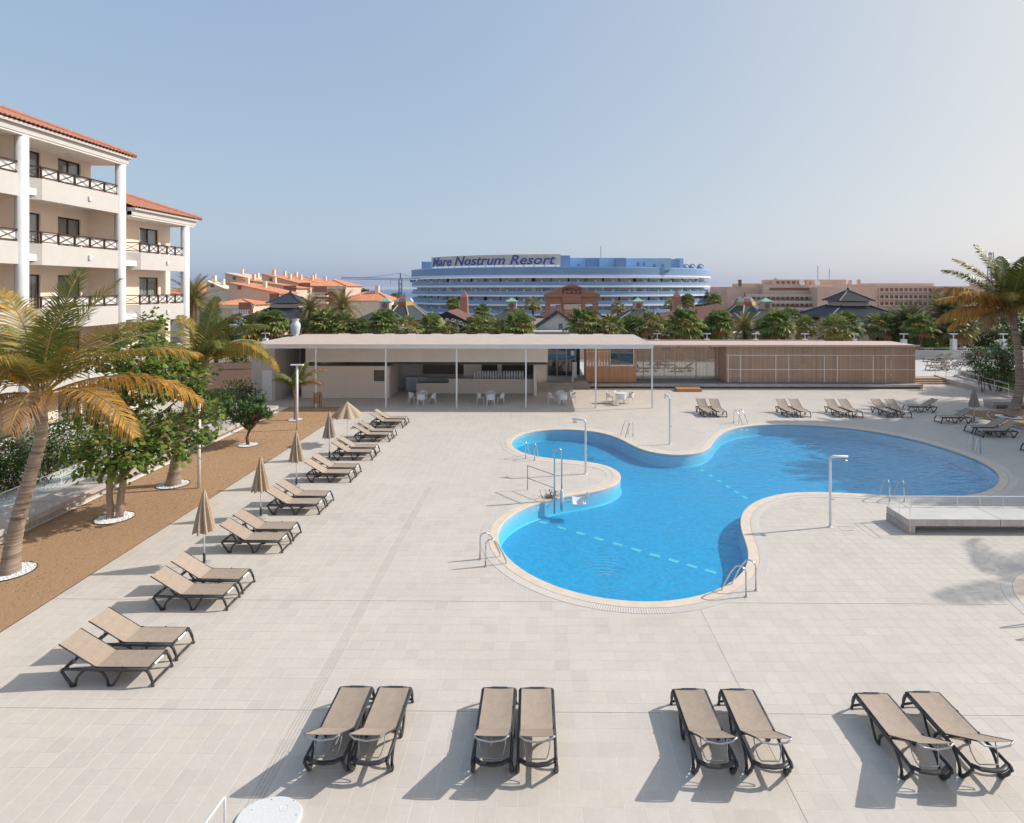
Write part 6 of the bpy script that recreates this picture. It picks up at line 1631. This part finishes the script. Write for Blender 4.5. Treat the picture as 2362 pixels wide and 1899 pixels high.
MB().box(-.5, .5, -.1, -.01, ze - .9, ze + .2).build('statue_niche', 'house_cream', r)

# white gabled houses
def gable_house(u, Y, w, v_e, v_p, label, wall='white_wall', roof='roof_black', dep=8):
    x = (u - 1122) / 1250 * Y - .011 * Y; r = thing('gabled_house', label, 'house', (x, Y, -1.2), 0, 'gabled houses on the plaza'); e = 9.3 - (v_e - 607) * Y / 1250; p = 9.3 - (v_p - 607) * Y / 1250
    MB().loft([[(-w, 0, 0), (w, 0, 0), (w, 0, e), (0, 0, p), (-w, 0, e)], [(-w, dep, 0), (w, dep, 0), (w, dep, e), (0, dep, p), (-w, dep, e)]]).build('wall', wall, r)
    mb = MB(); sl = (p - e) / w
    for sx in (-1, 1):
        a = [(0, -.3, p + .12), (sx * (w + .35), -.3, e + .12 - .35 * sl), (sx * (w + .35), dep + .3, e + .12 - .35 * sl), (0, dep + .3, p + .12)]
        mb.idx(a + [(q[0], q[1], q[2] - .1) for q in a], [(0, 1, 2, 3), (4, 7, 6, 5), (0, 4, 5, 1), (1, 5, 6, 2), (2, 6, 7, 3)])
        for k in range(int(dep / .45)): mb.bar((sx * .05, k * .45, p + .15), (sx * (w + .33), k * .45, e + .14 - .35 * sl), .12, .06)
    mb.build('roof', roof, r)
    window(r, 'y', -.06, .1, .55, e - .6 if p - e > 1.2 else e - 1.6, e + .6 if p - e > 1.2 else e - .5, -1, panes=1, curtain=False)
    bx('shutter', wall, r, -.75, .05, -.05, -.002, e - .7, e + .5)
    return r
gable_house(1175, 82, 3.0, 691, 660, 'white gabled house left of the gateway with a dark attic window')
gable_house(1258, 90, 2.6, 688, 660, 'small cream gabled house below the gateway', 'house_cream')
gable_house(1735, 92, 3.4, 690, 661, 'tan gabled house with dark tiles between the copper cupola and the pagoda', 'house_tan')
lh = thing('low_white_house', 'low white flat house in front of the white gabled house', 'house', (1.54, 79, -1.2))
MB().box(-4.5, 2.2, 0, 2.8, 0, 3.4).build('wall', 'white_wall', lh); window(lh, 'y', -.06, .4, 1.6, 2.3, 3.1, -1, panes=2, curtain=False); MB().box(-4.7, 2.4, -.2, 2.9, 3.401, 3.55).build('roof', 'concrete_pale', lh)
lh = thing('low_white_house', 'low pale flat house behind the fan palms before the slatted pavilion', 'house', (27.71, 82, -1.2))
MB().box(-9, 6, 0, 3, 0, 3.0).build('wall', 'house_cream', lh); MB().box(-9.2, 6.2, -.2, 3.1, 3.001, 3.15).build('roof', 'concrete_pale', lh)
for k in range(4): window(lh, 'y', -.06, -8 + k * 3.6, -6.4 + k * 3.6, 1.2, 2.5, -1, panes=2, curtain=False)
bh = thing('brown_barn', 'low brown-roofed shed right of the second obelisk', 'shed', (24.4, 92, -1.2))
MB().loft([[(-4, 0, 0), (5, 0, 0), (5, 0, 4.6), (-4, 0, 3.2)], [(-4, 7, 0), (5, 7, 0), (5, 7, 4.6), (-4, 7, 3.2)]]).build('wall', 'pink_dark', bh)
MB().loft([[(-4.6, -.5, 3.25), (5.5, -.5, 4.82), (5.5, 7.5, 6.6), (-4.6, 7.5, 5.0)], [(-4.6, -.5, 3.4), (5.5, -.5, 4.97), (5.5, 7.5, 6.75), (-4.6, 7.5, 5.15)]]).build('roof', 'roof_brown', bh)

# obelisks and the gateway
for u, lb in ((977, 'terracotta obelisk in front of the blue hotel on the left'), (1424, 'terracotta obelisk in front of the blue hotel on the right')):
    Y = 108; x = (u - 1122) / 1250 * Y - .011 * Y; o = thing('obelisk', lb, 'obelisk', (x, Y, -1.2), 0, 'terracotta obelisks'); zt = 7.75 + 1.2
    sq = lambda h, z: [(-h, -h, z), (h, -h, z), (h, h, z), (-h, h, z)]
    MB().loft([sq(.85, 0), sq(.62, zt - 1.2)]).build('shaft', 'terracotta', o); MB().loft([sq(.621, zt - 1.2), sq(.04, zt)]).build('tip', 'terracotta', o)
    MB().box(-1.2, 1.2, -1.2, 1.2, 0, .8).build('base', 'terracotta', o)
GY = 104; gx = 5.65; gw = thing('plaza_gateway', 'terracotta temple gateway lettered AMERICAS PLAZA', 'gateway', (gx, GY, -1.2))
S1 = .0832; zf = lambda v: 9.3 - (v - 607) * GY / 1250
for a, b in ((-56, -45), (-23, -14), (20, 29), (45, 56)): bx('pillar', 'terracotta', gw, a * S1, b * S1, .2, 1.4, 0, zf(640))
bx('entablature', 'terracotta', gw, -56 * S1, 56 * S1, .1, 1.5, zf(640) + .001, zf(625)); bx('cornice', 'terracotta', gw, -59 * S1, 59 * S1, -.25, 1.8, zf(625) + .001, zf(619.5))
a = [(-59 * S1, zf(619.4)), (59 * S1, zf(619.4)), (0, zf(597))]
MB().loft([[(p[0], 0, p[1]) for p in a], [(p[0], 1.6, p[1]) for p in a]]).build('pediment', 'terracotta', gw)
bx('centre_panel', 'terracotta', gw, -20 * S1, 20 * S1, -.3, .09, zf(640) + .2, zf(619.6)); bx('board', 'house_tan', gw, -17 * S1, 12 * S1, -.6, -.4, zf(651), zf(641)); bx('board_stay', 'house_tan', gw, -.2, .2, -.4, .2, zf(650), zf(645))
lettering(gw, 'AMERICAS', .74, 'letter_brown', (0, -.04, zf(611.5)), 0, .02, 1.0); arc_text(gw, 'PLAZA', 'letter_brown', .74, (-1.5, zf(618.4)), (1.5, zf(618.4)), 0, -.04)
hip_roof('rear_roof', 'roof_brown', gw, -5.4, 5.2, 2.4, 8, zf(668), R(33), .3, .07)
MB().box(-4.9, 4.7, 2.8, 7.6, 0, zf(668) - .001).build('rear_wall', 'house_pink', gw)

# ------------------------------------------------------------------ blue curved resort hotel
mh = thing('resort_hotel', 'long curved blue and white hotel lettered Mare Nostrum Resort', 'hotel', (7.82, 233, 0))
HA, HB = 57.0, 46.0
def ell(k, s=0.0): return ((HA + s) * math.cos(k), (HB + s) * math.sin(k))
def band(name, m, z0, z1, s0, s1, a0=math.pi, a1=2 * math.pi, n=72):
    mb = MB(); out = [ell(a0 + (a1 - a0) * i / n, s1) for i in range(n + 1)]; inn = [ell(a0 + (a1 - a0) * i / n, s0) for i in range(n + 1)]
    mb.loft([[(o[0], o[1], z0), (o[0], o[1], z1), (i2[0], i2[1], z1), (i2[0], i2[1], z0)] for o, i2 in zip(out, inn)])
    return mb.build(name, m, mh)
band('roof_fascia', 'resort_blue', 12.35, 14.7, -2.5, .35); band('roof_lip', 'resort_white', 11.8, 12.34, -2.5, .55); band('roof_rail', 'resort_pale', 14.701, 14.9, .0, .3)
for f in range(6):
    z = 9.0 - f * 3.0; n = 62
    band('balcony_band', 'resort_blue', z + .0, z + 1.0, -.1, .15); band('balcony_lip', 'resort_white', z - .55, z - .001, -2.5, .4); band('balcony_top', 'resort_pale', z + 1.001, z + 1.12, -.15, .2)
    band('window_wall', 'resort_glass', z + .0, z + 2.4, -2.8, -1.9)
    for i in range(n):
        k = math.pi + math.pi * (i + .5) / n; p, q = ell(k, -1.89), ell(k, -.2); t = Vector((-(HA) * math.sin(k), HB * math.cos(k), 0)).normalized() * .12
        if i % 2 == 0:
            d = MB(); d.loft([[(p[0] - t.x, p[1] - t.y, zz), (p[0] + t.x, p[1] + t.y, zz), (q[0] + t.x, q[1] + t.y, zz), (q[0] - t.x, q[1] - t.y, zz)] for zz in (z + 0.001, z + (1.7))]); d.build('divider', 'resort_white', mh)
        else:
            e0, e1 = ell(k, -1.88), ell(k, -1.80); tt = t * (2.5 if i % 3 else 5)
            d = MB(); d.loft([[(e0[0] - tt.x, e0[1] - tt.y, zz), (e0[0] + tt.x, e0[1] + tt.y, zz), (e1[0] + tt.x, e1[1] + tt.y, zz), (e1[0] - tt.x, e1[1] - tt.y, zz)] for zz in (z + .3, z + 2.4)]); d.build('window', ('curtain', 'room_dark', 'resort_pale', 'dome_grey')[(i * 7 + f * 3) % 4], mh)
mb = MB(); mb.v = [(0, 0, 14.0)] + [(*ell(math.pi + math.pi * i / 72, -.5), 14.0) for i in range(73)]; mb.f = [(0, i + 1, i + 2) for i in range(72)]; mb.m = [0] * 72; mb.build('roof_deck', 'resort_pale', mh)
# sign screen following the curve
def uang(u, s):       # angle on the ellipse whose direction from the camera meets picture column u
    best = None
    for i in range(2000):
        k = math.pi + math.pi * i / 2000; p = ell(k, s); x = mh.location.x + p[0]; y = mh.location.y + p[1]
        uu = 1122 + 1250 * (x + y * .0112) / y
        if best is None or abs(uu - u) < best[0]: best = (abs(uu - u), k)
    return best[1]
k0, k1 = uang(908, -3), uang(1180, -3)
band('sign_screen', 'sign_beige', 15.6, 19.0, -3.2, -3.0, k0, k1, 40)
for i in range(16):
    k = k0 + (k1 - k0) * (i + .5) / 16; p = ell(k, -3.1); bx('screen_prop', 'resort_pale', mh, p[0] - .18, p[0] + .18, p[1] - .1, p[1] + .3, 14.0, 15.6)
tmz = text_mesh('Mare Nostrum Resort', 4.3, 'letter_blue', .28, .05, 'LEFT', 1.0, .06)
xs = [v.co.x for v in tmz.vertices]; xa, xb = min(xs), max(xs)
tab = [0.0]; pp = None                     # spread the letters evenly along the curved screen
for i in range(201):
    p = ell(k0 + (k1 - k0) * i / 200, -2.9)
    if pp: tab.append(tab[-1] + math.hypot(p[0] - pp[0], p[1] - pp[1]))
    pp = p
def kat(s):
    d = s * tab[-1]; i = 0
    while i < 199 and tab[i + 1] < d: i += 1
    return k0 + (k1 - k0) * (i + (d - tab[i]) / (tab[i + 1] - tab[i])) / 200
for v in tmz.vertices:
    p = ell(kat(.02 + .95 * (v.co.x - xa) / (xb - xa)), -2.9 + v.co.z)
    v.co = (p[0], p[1], 15.85 + v.co.y * 1.0)
place('lettering', tmz, mh)
# blue plant rooms on the roof
def proom(u0, u1, v0, Y, dep, m, zb=14.0):
    x0 = (u0 - 1122) / 1250 * Y - .011 * Y - mh.location.x; x1 = (u1 - 1122) / 1250 * Y - .011 * Y - mh.location.x; z = 8.1 - (v0 - 607) * Y / 1250
    bx('roof_room', m, mh, x0, x1, Y - 233, Y - 233 + dep, zb, z)
proom(887, 910, 551, 214, 6, 'resort_blue'); proom(1180, 1200, 538, 193, 6, 'resort_blue'); proom(1198, 1262, 543, 196, 8, 'resort_pale'); proom(1235, 1262, 544, 194, 1.9, 'resort_blue'); proom(1262, 1316, 543, 193, 10, 'resort_pale'); proom(1296, 1318, 544, 191, 1.8, 'resort_blue')
proom(1318, 1412, 544, 195, 10, 'resort_pale'); proom(1410, 1430, 546, 200, 8, 'resort_blue'); proom(1424, 1438, 544, 205, 5, 'resort_pale')
for u, v, Y in ((1340, 552, 194.9), (1352, 552, 194.9), (1374, 556, 194.9), (1392, 556, 194.9), (1248, 556, 193.8), (1215, 556, 195.8)):
    x = (u - 1122) / 1250 * Y - .011 * Y - mh.location.x; z = 8.1 - (v - 607) * Y / 1250; bx('room_opening', 'resort_blue', mh, x, x + .9, Y - 233, Y - 233 + .05, z - 1.2, z)
for u in (1442, 1455, 1472):
    Y = 212; x = (u - 1122) / 1250 * Y - .011 * Y - mh.location.x; MB().lathe([(.3, 14.0), (1.2, 14.6), (1.3, 15.3), (.6, 16.1), (.2, 16.3)], 10, (x, Y - 233)).build('water_tank', 'resort_blue', mh); MB().tube(arc((x, Y - 234, 15.6), 1.0, .0, math.pi, 8), .15, 5).build('tank_pipe', 'crane_blue', mh)
x = (1265 - 1122) / 1250 * 196 - 2.2 - mh.location.x; MB().tube([(x, -37, 18), (x, -37, 22)], .12, 5).build('antenna', 'grey_metal', mh)

# ------------------------------------------------------------------ pink resort on the right
ph = thing('pink_hotel', 'sprawling pink stepped hotel with white balustrades on the right', 'hotel', (77.76, 190, -1.2))
def pbox(name, m, u0, u1, v0, v1, Y, dep):
    x0 = (u0 - 1122) / 1250 * Y - .011 * Y - ph.location.x; x1 = (u1 - 1122) / 1250 * Y - .011 * Y - ph.location.x
    z1 = 9.3 - (v0 - 607) * Y / 1250; z0 = max(0, 9.3 - (v1 - 607) * Y / 1250) if v1 < 900 else 0
    return bx(name, m, ph, x0, x1, Y - 190, Y - 190 + dep, z0, z1)
pbox('wall', 'pink_wall', 1515, 1545, 615, 999, 199, 20); pbox('wall', 'pink_wall', 1530, 1610, 604, 999, 197, 20); pbox('wall', 'pink_wall', 1605, 1800, 599, 999, 194, 24)
pbox('wall', 'pink_wall', 1625, 1700, 589, 600, 195, 10); pbox('wall', 'pink_wall', 1706, 1778, 589, 600, 195, 10); pbox('wall', 'pink_wall', 1560, 1626, 597, 605, 198, 10)
pbox('wall', 'pink_wall', 1718, 1776, 606, 999, 188, 10); pbox('wall', 'pink_wall', 1776, 1990, 603, 999, 197, 20); pbox('wall', 'pink_wall', 1840, 1960, 596.5, 604, 199, 10); pbox('wall', 'pink_wall', 1990, 2160, 603, 999, 190, 20); pbox('wall', 'pink_wall', 2080, 2160, 590, 604, 192, 10)
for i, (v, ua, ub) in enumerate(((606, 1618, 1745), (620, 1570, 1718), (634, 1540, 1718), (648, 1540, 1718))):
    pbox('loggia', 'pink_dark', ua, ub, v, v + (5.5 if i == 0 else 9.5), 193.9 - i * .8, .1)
    if i:
        y = 193.2 - i * .8
        pbox('balustrade', 'white_wall', ua, ub, v - .5, v + 4.2, y - .6, .3); pbox('parapet', 'pink_wall', ua, ub, v + 4.3, v + 5.4, y - .5, .3)
        for k in range(int((ub - ua) / 10)): pbox('pier', 'pink_wall', ua + k * 10, ua + k * 10 + 1.6, v - 1.5, v + 9, y - .7, .25)
        for k in range(int((ub - ua) / 10)): pbox('window', 'dome_grey', ua + k * 10 + 3, ua + k * 10 + 7.5, v + .3, v + 9, 193.8 - i * .8, .05)
for k in range(6): pbox('window', 'pink_dark', 1632 + k * 11, 1639 + k * 11, 592, 597.5, 194.9, .05)
for v in (607, 622, 636):
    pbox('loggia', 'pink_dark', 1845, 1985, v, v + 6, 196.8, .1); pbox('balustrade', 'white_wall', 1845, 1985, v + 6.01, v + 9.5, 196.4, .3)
    for k in range(14): pbox('pier', 'pink_wall', 1846 + k * 10, 1848.5 + k * 10, v - .5, v + 9, 196.2, .2)
    pbox('balustrade', 'white_wall', 1779, 1797, v + 3, v + 7.5, 193, .3); pbox('window', 'dome_grey', 1783, 1794, v + 8, v + 13, 193.7, .05)
for u, v in ((1557, 589), (1621, 593), (1632, 586), (1787, 590), (1805, 589), (1548, 598)): pbox('chimney', 'pink_dark' if u == 1557 else 'pink_wall', u - 2.5, u + 2.5, v, 603, 196.5, 1)
for u, v in ((1690, 593), (1722, 592)): MB().lathe([(.05, 0), (.6, .07), (1.0, .3), (1.02, .31)], 16).build('satellite_dish', 'white_wall', ph, ((u - 1650) / 1250 * 190, 1, 11.0), (R(65), R(20), 0))
for u, v in ((1719, 560), (1743, 566)): pbox('antenna', 'grey_metal', u - .2, u + .2, v, 590, 196, .3)

# ------------------------------------------------------------------ orange-roofed flats on the left
fh = thing('apartment_flats', 'stepped tan flats with orange tiled roofs and white balconies', 'building', (-54.65, 118, -1.2))
def shed(u0, u1, v_low, v_high, Y, dep, wall='house_tan', roof='roof_orange', base=999, name='wing'):
    """one terrace house: roof falls towards the viewer's right, side wall faces the viewer"""
    x0 = (u0 - 1122) / 1250 * Y - .011 * Y - fh.location.x; x1 = (u1 - 1122) / 1250 * Y - .011 * Y - fh.location.x
    zl = 9.3 - (v_low - 607) * Y / 1250; zh = 9.3 - (v_high - 607) * Y / 1250; y0 = Y - 118
    MB().loft([[(x0, y0, 0), (x1, y0, 0), (x1, y0, zl), (x0, y0, zh)], [(x0, y0 + dep, 0), (x1, y0 + dep, 0), (x1, y0 + dep, zl), (x0, y0 + dep, zh)]]).build('wall', wall, fh)
    mb = MB(); n = int(dep / .35)
    for k in range(n):
        ya = y0 - .2 + (dep + .4) * k / n; yb = ya + (dep + .4) / n * .92
        a = [(x0 - .1, ya, zh + .15), (x1 + .5, ya, zl + .1 - (zh - zl) / (x1 - x0) * .5), (x1 + .5, yb, zl + .1 - (zh - zl) / (x1 - x0) * .5), (x0 - .1, yb, zh + .15)]
        mb.idx(a + [(p[0], p[1], p[2] - .14) for p in a], [(0, 1, 2, 3), (4, 7, 6, 5), (0, 4, 5, 1), (1, 5, 6, 2), (2, 6, 7, 3), (3, 7, 4, 0)])
    mb.build('roof', roof, fh)
    for cxx in (.12, .5):
        xx = x0 + (x1 - x0) * cxx; zz = zh + (zl - zh) * cxx; bx('chimney', 'house_cream', fh, xx - .3, xx + .3, y0 + dep * .5, y0 + dep * .5 + .6, zz - .3, zz + 1.3)
    bx('window', 'pink_dark', fh, x0 + (x1 - x0) * .18, x0 + (x1 - x0) * .18 + .7, y0 - .05, y0 - .001, zl + (zh - zl) * .35, zl + (zh - zl) * .35 + .7)
    return x0, x1, zl
def face_roof(u0, u1, v_e, v_r, Y, dep, wall='house_tan'):
    """hip-roofed block with eave towards the viewer"""
    x0 = (u0 - 1122) / 1250 * Y - .011 * Y - fh.location.x; x1 = (u1 - 1122) / 1250 * Y - .011 * Y - fh.location.x; y0 = Y - 118; z = 9.3 - (v_e - 607) * Y / 1250; zr = 9.3 - (v_r - 607) * (Y + dep / 2) / 1250
    MB().box(x0 + .4, x1 - .4, y0 + .4, y0 + dep, 0, z).build('wall', wall, fh)
    hip_roof('roof', 'roof_orange', fh, x0, x1, y0, y0 + dep, z + .01, math.atan(max(.2, (zr - z)) / (min(dep, x1 - x0) / 2)), .4, .08)
    bx('cornice', 'house_cream', fh, x0 + .1, x1 - .1, y0 + .1, y0 + .4, z - .55, z)
    return x0, x1, y0, z
def flat_balcony(u0, u1, v0, v1, Y):
    x0 = (u0 - 1122) / 1250 * Y - .011 * Y - fh.location.x; x1 = (u1 - 1122) / 1250 * Y - .011 * Y - fh.location.x; z1 = 9.3 - (v0 - 607) * Y / 1250; z0 = 9.3 - (v1 - 607) * Y / 1250; y = Y - 118
    bx('balcony', 'house_cream', fh, x0, x1, y - 1.2, y, z0 - .3, z0); o = bx('balcony_rail', 'white_paint', fh, x0, x1, y - 1.2, y - 1.13, z1 - .12, z1)
    for k in range(int((x1 - x0) / .3)): bx('baluster', 'white_paint', o, x0 + k * .3, x0 + k * .3 + .12, y - 1.19, y - 1.14, z0 + .001, z1 - .121)
    bx('window', 'pink_dark', fh, x0 + .4, x1 - .4, y - .05, y - .002, z0 + .002, z0 + 2.0)
a = face_roof(330, 468, 620, 592, 112, 12, 'house_cream'); shed(430, 478, 612, 592, 110, 3, 'house_cream', 'house_cream')
shed(478, 580, 617, 596, 108, 9); shed(500, 620, 606, 588, 120, 6); shed(548, 640, 600, 577, 128, 6); shed(572, 664, 600, 579, 136, 6); shed(598, 690, 600, 580.5, 145, 6); shed(640, 700, 600, 584, 154, 8)
shed(470, 560, 596, 575, 132, 10, 'house_tan', 'house_tan')
a = face_roof(640, 728, 603, 590, 132, 12, 'house_pink'); a = face_roof(435, 532, 643, 631, 100, 8)
for w in ((494, 530, 652, 662, 100), (560, 590, 634, 642, 108), (590, 625, 616, 622, 120), (622, 655, 609, 615, 128), (655, 690, 616, 622, 128), (655, 690, 630, 636, 128)): flat_balcony(*w)
mb = MB(); mb.lathe([(.02, 0), (1.5, 0), (1.5, .05)], 20); o = mb.build('arched_window', 'pink_dark', fh, ((694 - 1122) / 1250 * 132 - 1.48 - fh.location.x, 132.38 - 118, 9.3 - (628 - 607) * 132 / 1250), (R(90), 0, 0))
oh = thing('orange_roof_house', 'low house with orange tiled roof under the crane', 'house', (-36.72, 125, -1.2))
MB().box(-5, 5, .3, 8, 0, 5.4 + 1.2).build('wall', 'house_cream', oh); hip_roof('roof', 'roof_orange', oh, -5.4, 5.4, 0, 8.5, 5.4 + 1.21, R(24), .4, .08); MB().box(1, 1.8, 3.4, 4.2, 8, 9.9).build('chimney', 'house_cream', oh)

# ------------------------------------------------------------------ crane, lattice mast, ship-less sea front
def lattice(parent, name, m, p, q, w, step, th):
    p, q = Vector(p), Vector(q); d = (q - p); L = d.length; t = d.normalized(); up = Vector((0, 0, 1)) if abs(t.z) < .9 else Vector((0, 1, 0)); a = t.cross(up).normalized() * w; b = t.cross(a).normalized() * w
    mb = MB(); C4 = [a + b, a - b, -a - b, -a + b]
    for c in C4: mb.bar(p + c, q + c, th, th)
    n = int(L / step)
    for k in range(n):
        for j in range(4): mb.bar(p + t * step * k + C4[j], p + t * step * (k + 1) + C4[(j + 1) % 4], th * .7, th * .7)
    return mb.build(name, m, parent)
CYc = 300; cr = thing('tower_crane', 'thin blue tower crane left of the blue hotel', 'crane', (-70.5, CYc, -10))
zj = 12.66 + 10
lattice(cr, 'mast', 'crane_blue', (0, 0, 0), (0, 0, zj), .7, 2.4, .22); lattice(cr, 'jib', 'crane_blue', (0, 0, zj), (-30, 0, zj + .6), .45, 2, .16); lattice(cr, 'counter_jib', 'crane_blue', (0, 0, zj), (8, 0, zj), .45, 2, .16)
MB().tube([(0, 0, zj), (0, 0, zj + 3)], .3, 5).build('apex', 'crane_blue', cr); MB().tube([(-18, 0, zj + .8), (0, 0, zj + 3), (7.5, 0, zj + .3)], .08, 4).build('tie', 'crane_blue', cr); MB().tube([(-5, 0, zj - .3), (-5, 0, zj - 2.6)], .08, 4).build('hoist_cable', 'crane_blue', cr)
MB().box(5, 8, -.6, .6, zj - 1.6, zj - .46).build('counterweight', 'crane_blue', cr)
tw = thing('lattice_mast', 'tall grey lattice mast behind the curved palm', 'mast', (113.14, 150, -1.2))
zt = 17.1 + 1.2; mb = MB()
for sx, sy in ((-1, -1), (1, -1), (1, 1), (-1, 1)): mb.bar((sx * 1.1, sy * 1.1, 0), (sx * .3, sy * .3, zt), .14, .14)
for k in range(22):
    z0, z1 = zt * k / 22, zt * (k + 1) / 22; w0, w1 = 1.1 - .8 * k / 22, 1.1 - .8 * (k + 1) / 22
    for sx, sy, tx, ty in ((-1, -1, 1, -1), (1, -1, 1, 1), (1, 1, -1, 1), (-1, 1, -1, -1)): mb.bar((sx * w0, sy * w0, z0), (tx * w1, ty * w1, z1), .09, .09)
mb.build('lattice', 'grey_metal', tw)

# ------------------------------------------------------------------ sea haze
hm = bpy.data.materials.new('haze'); hm.use_nodes = True
hn = hm.node_tree.nodes; hn.remove(hn['Principled BSDF'])
pvn = hn.new('ShaderNodeVolumePrincipled'); pvn.inputs['Color'].default_value = (.93, .95, 1, 1); pvn.inputs['Density'].default_value = 0.00006; pvn.inputs['Anisotropy'].default_value = .2
hm.node_tree.links.new(pvn.outputs[0], hn['Material Output'].inputs['Volume'])
M['haze'] = hm
tag(MB().box(-20500, 20500, -70, 20500, -20.5, 30).build('haze', 'haze'), 'thin pale sea haze', 'haze', kind='stuff')
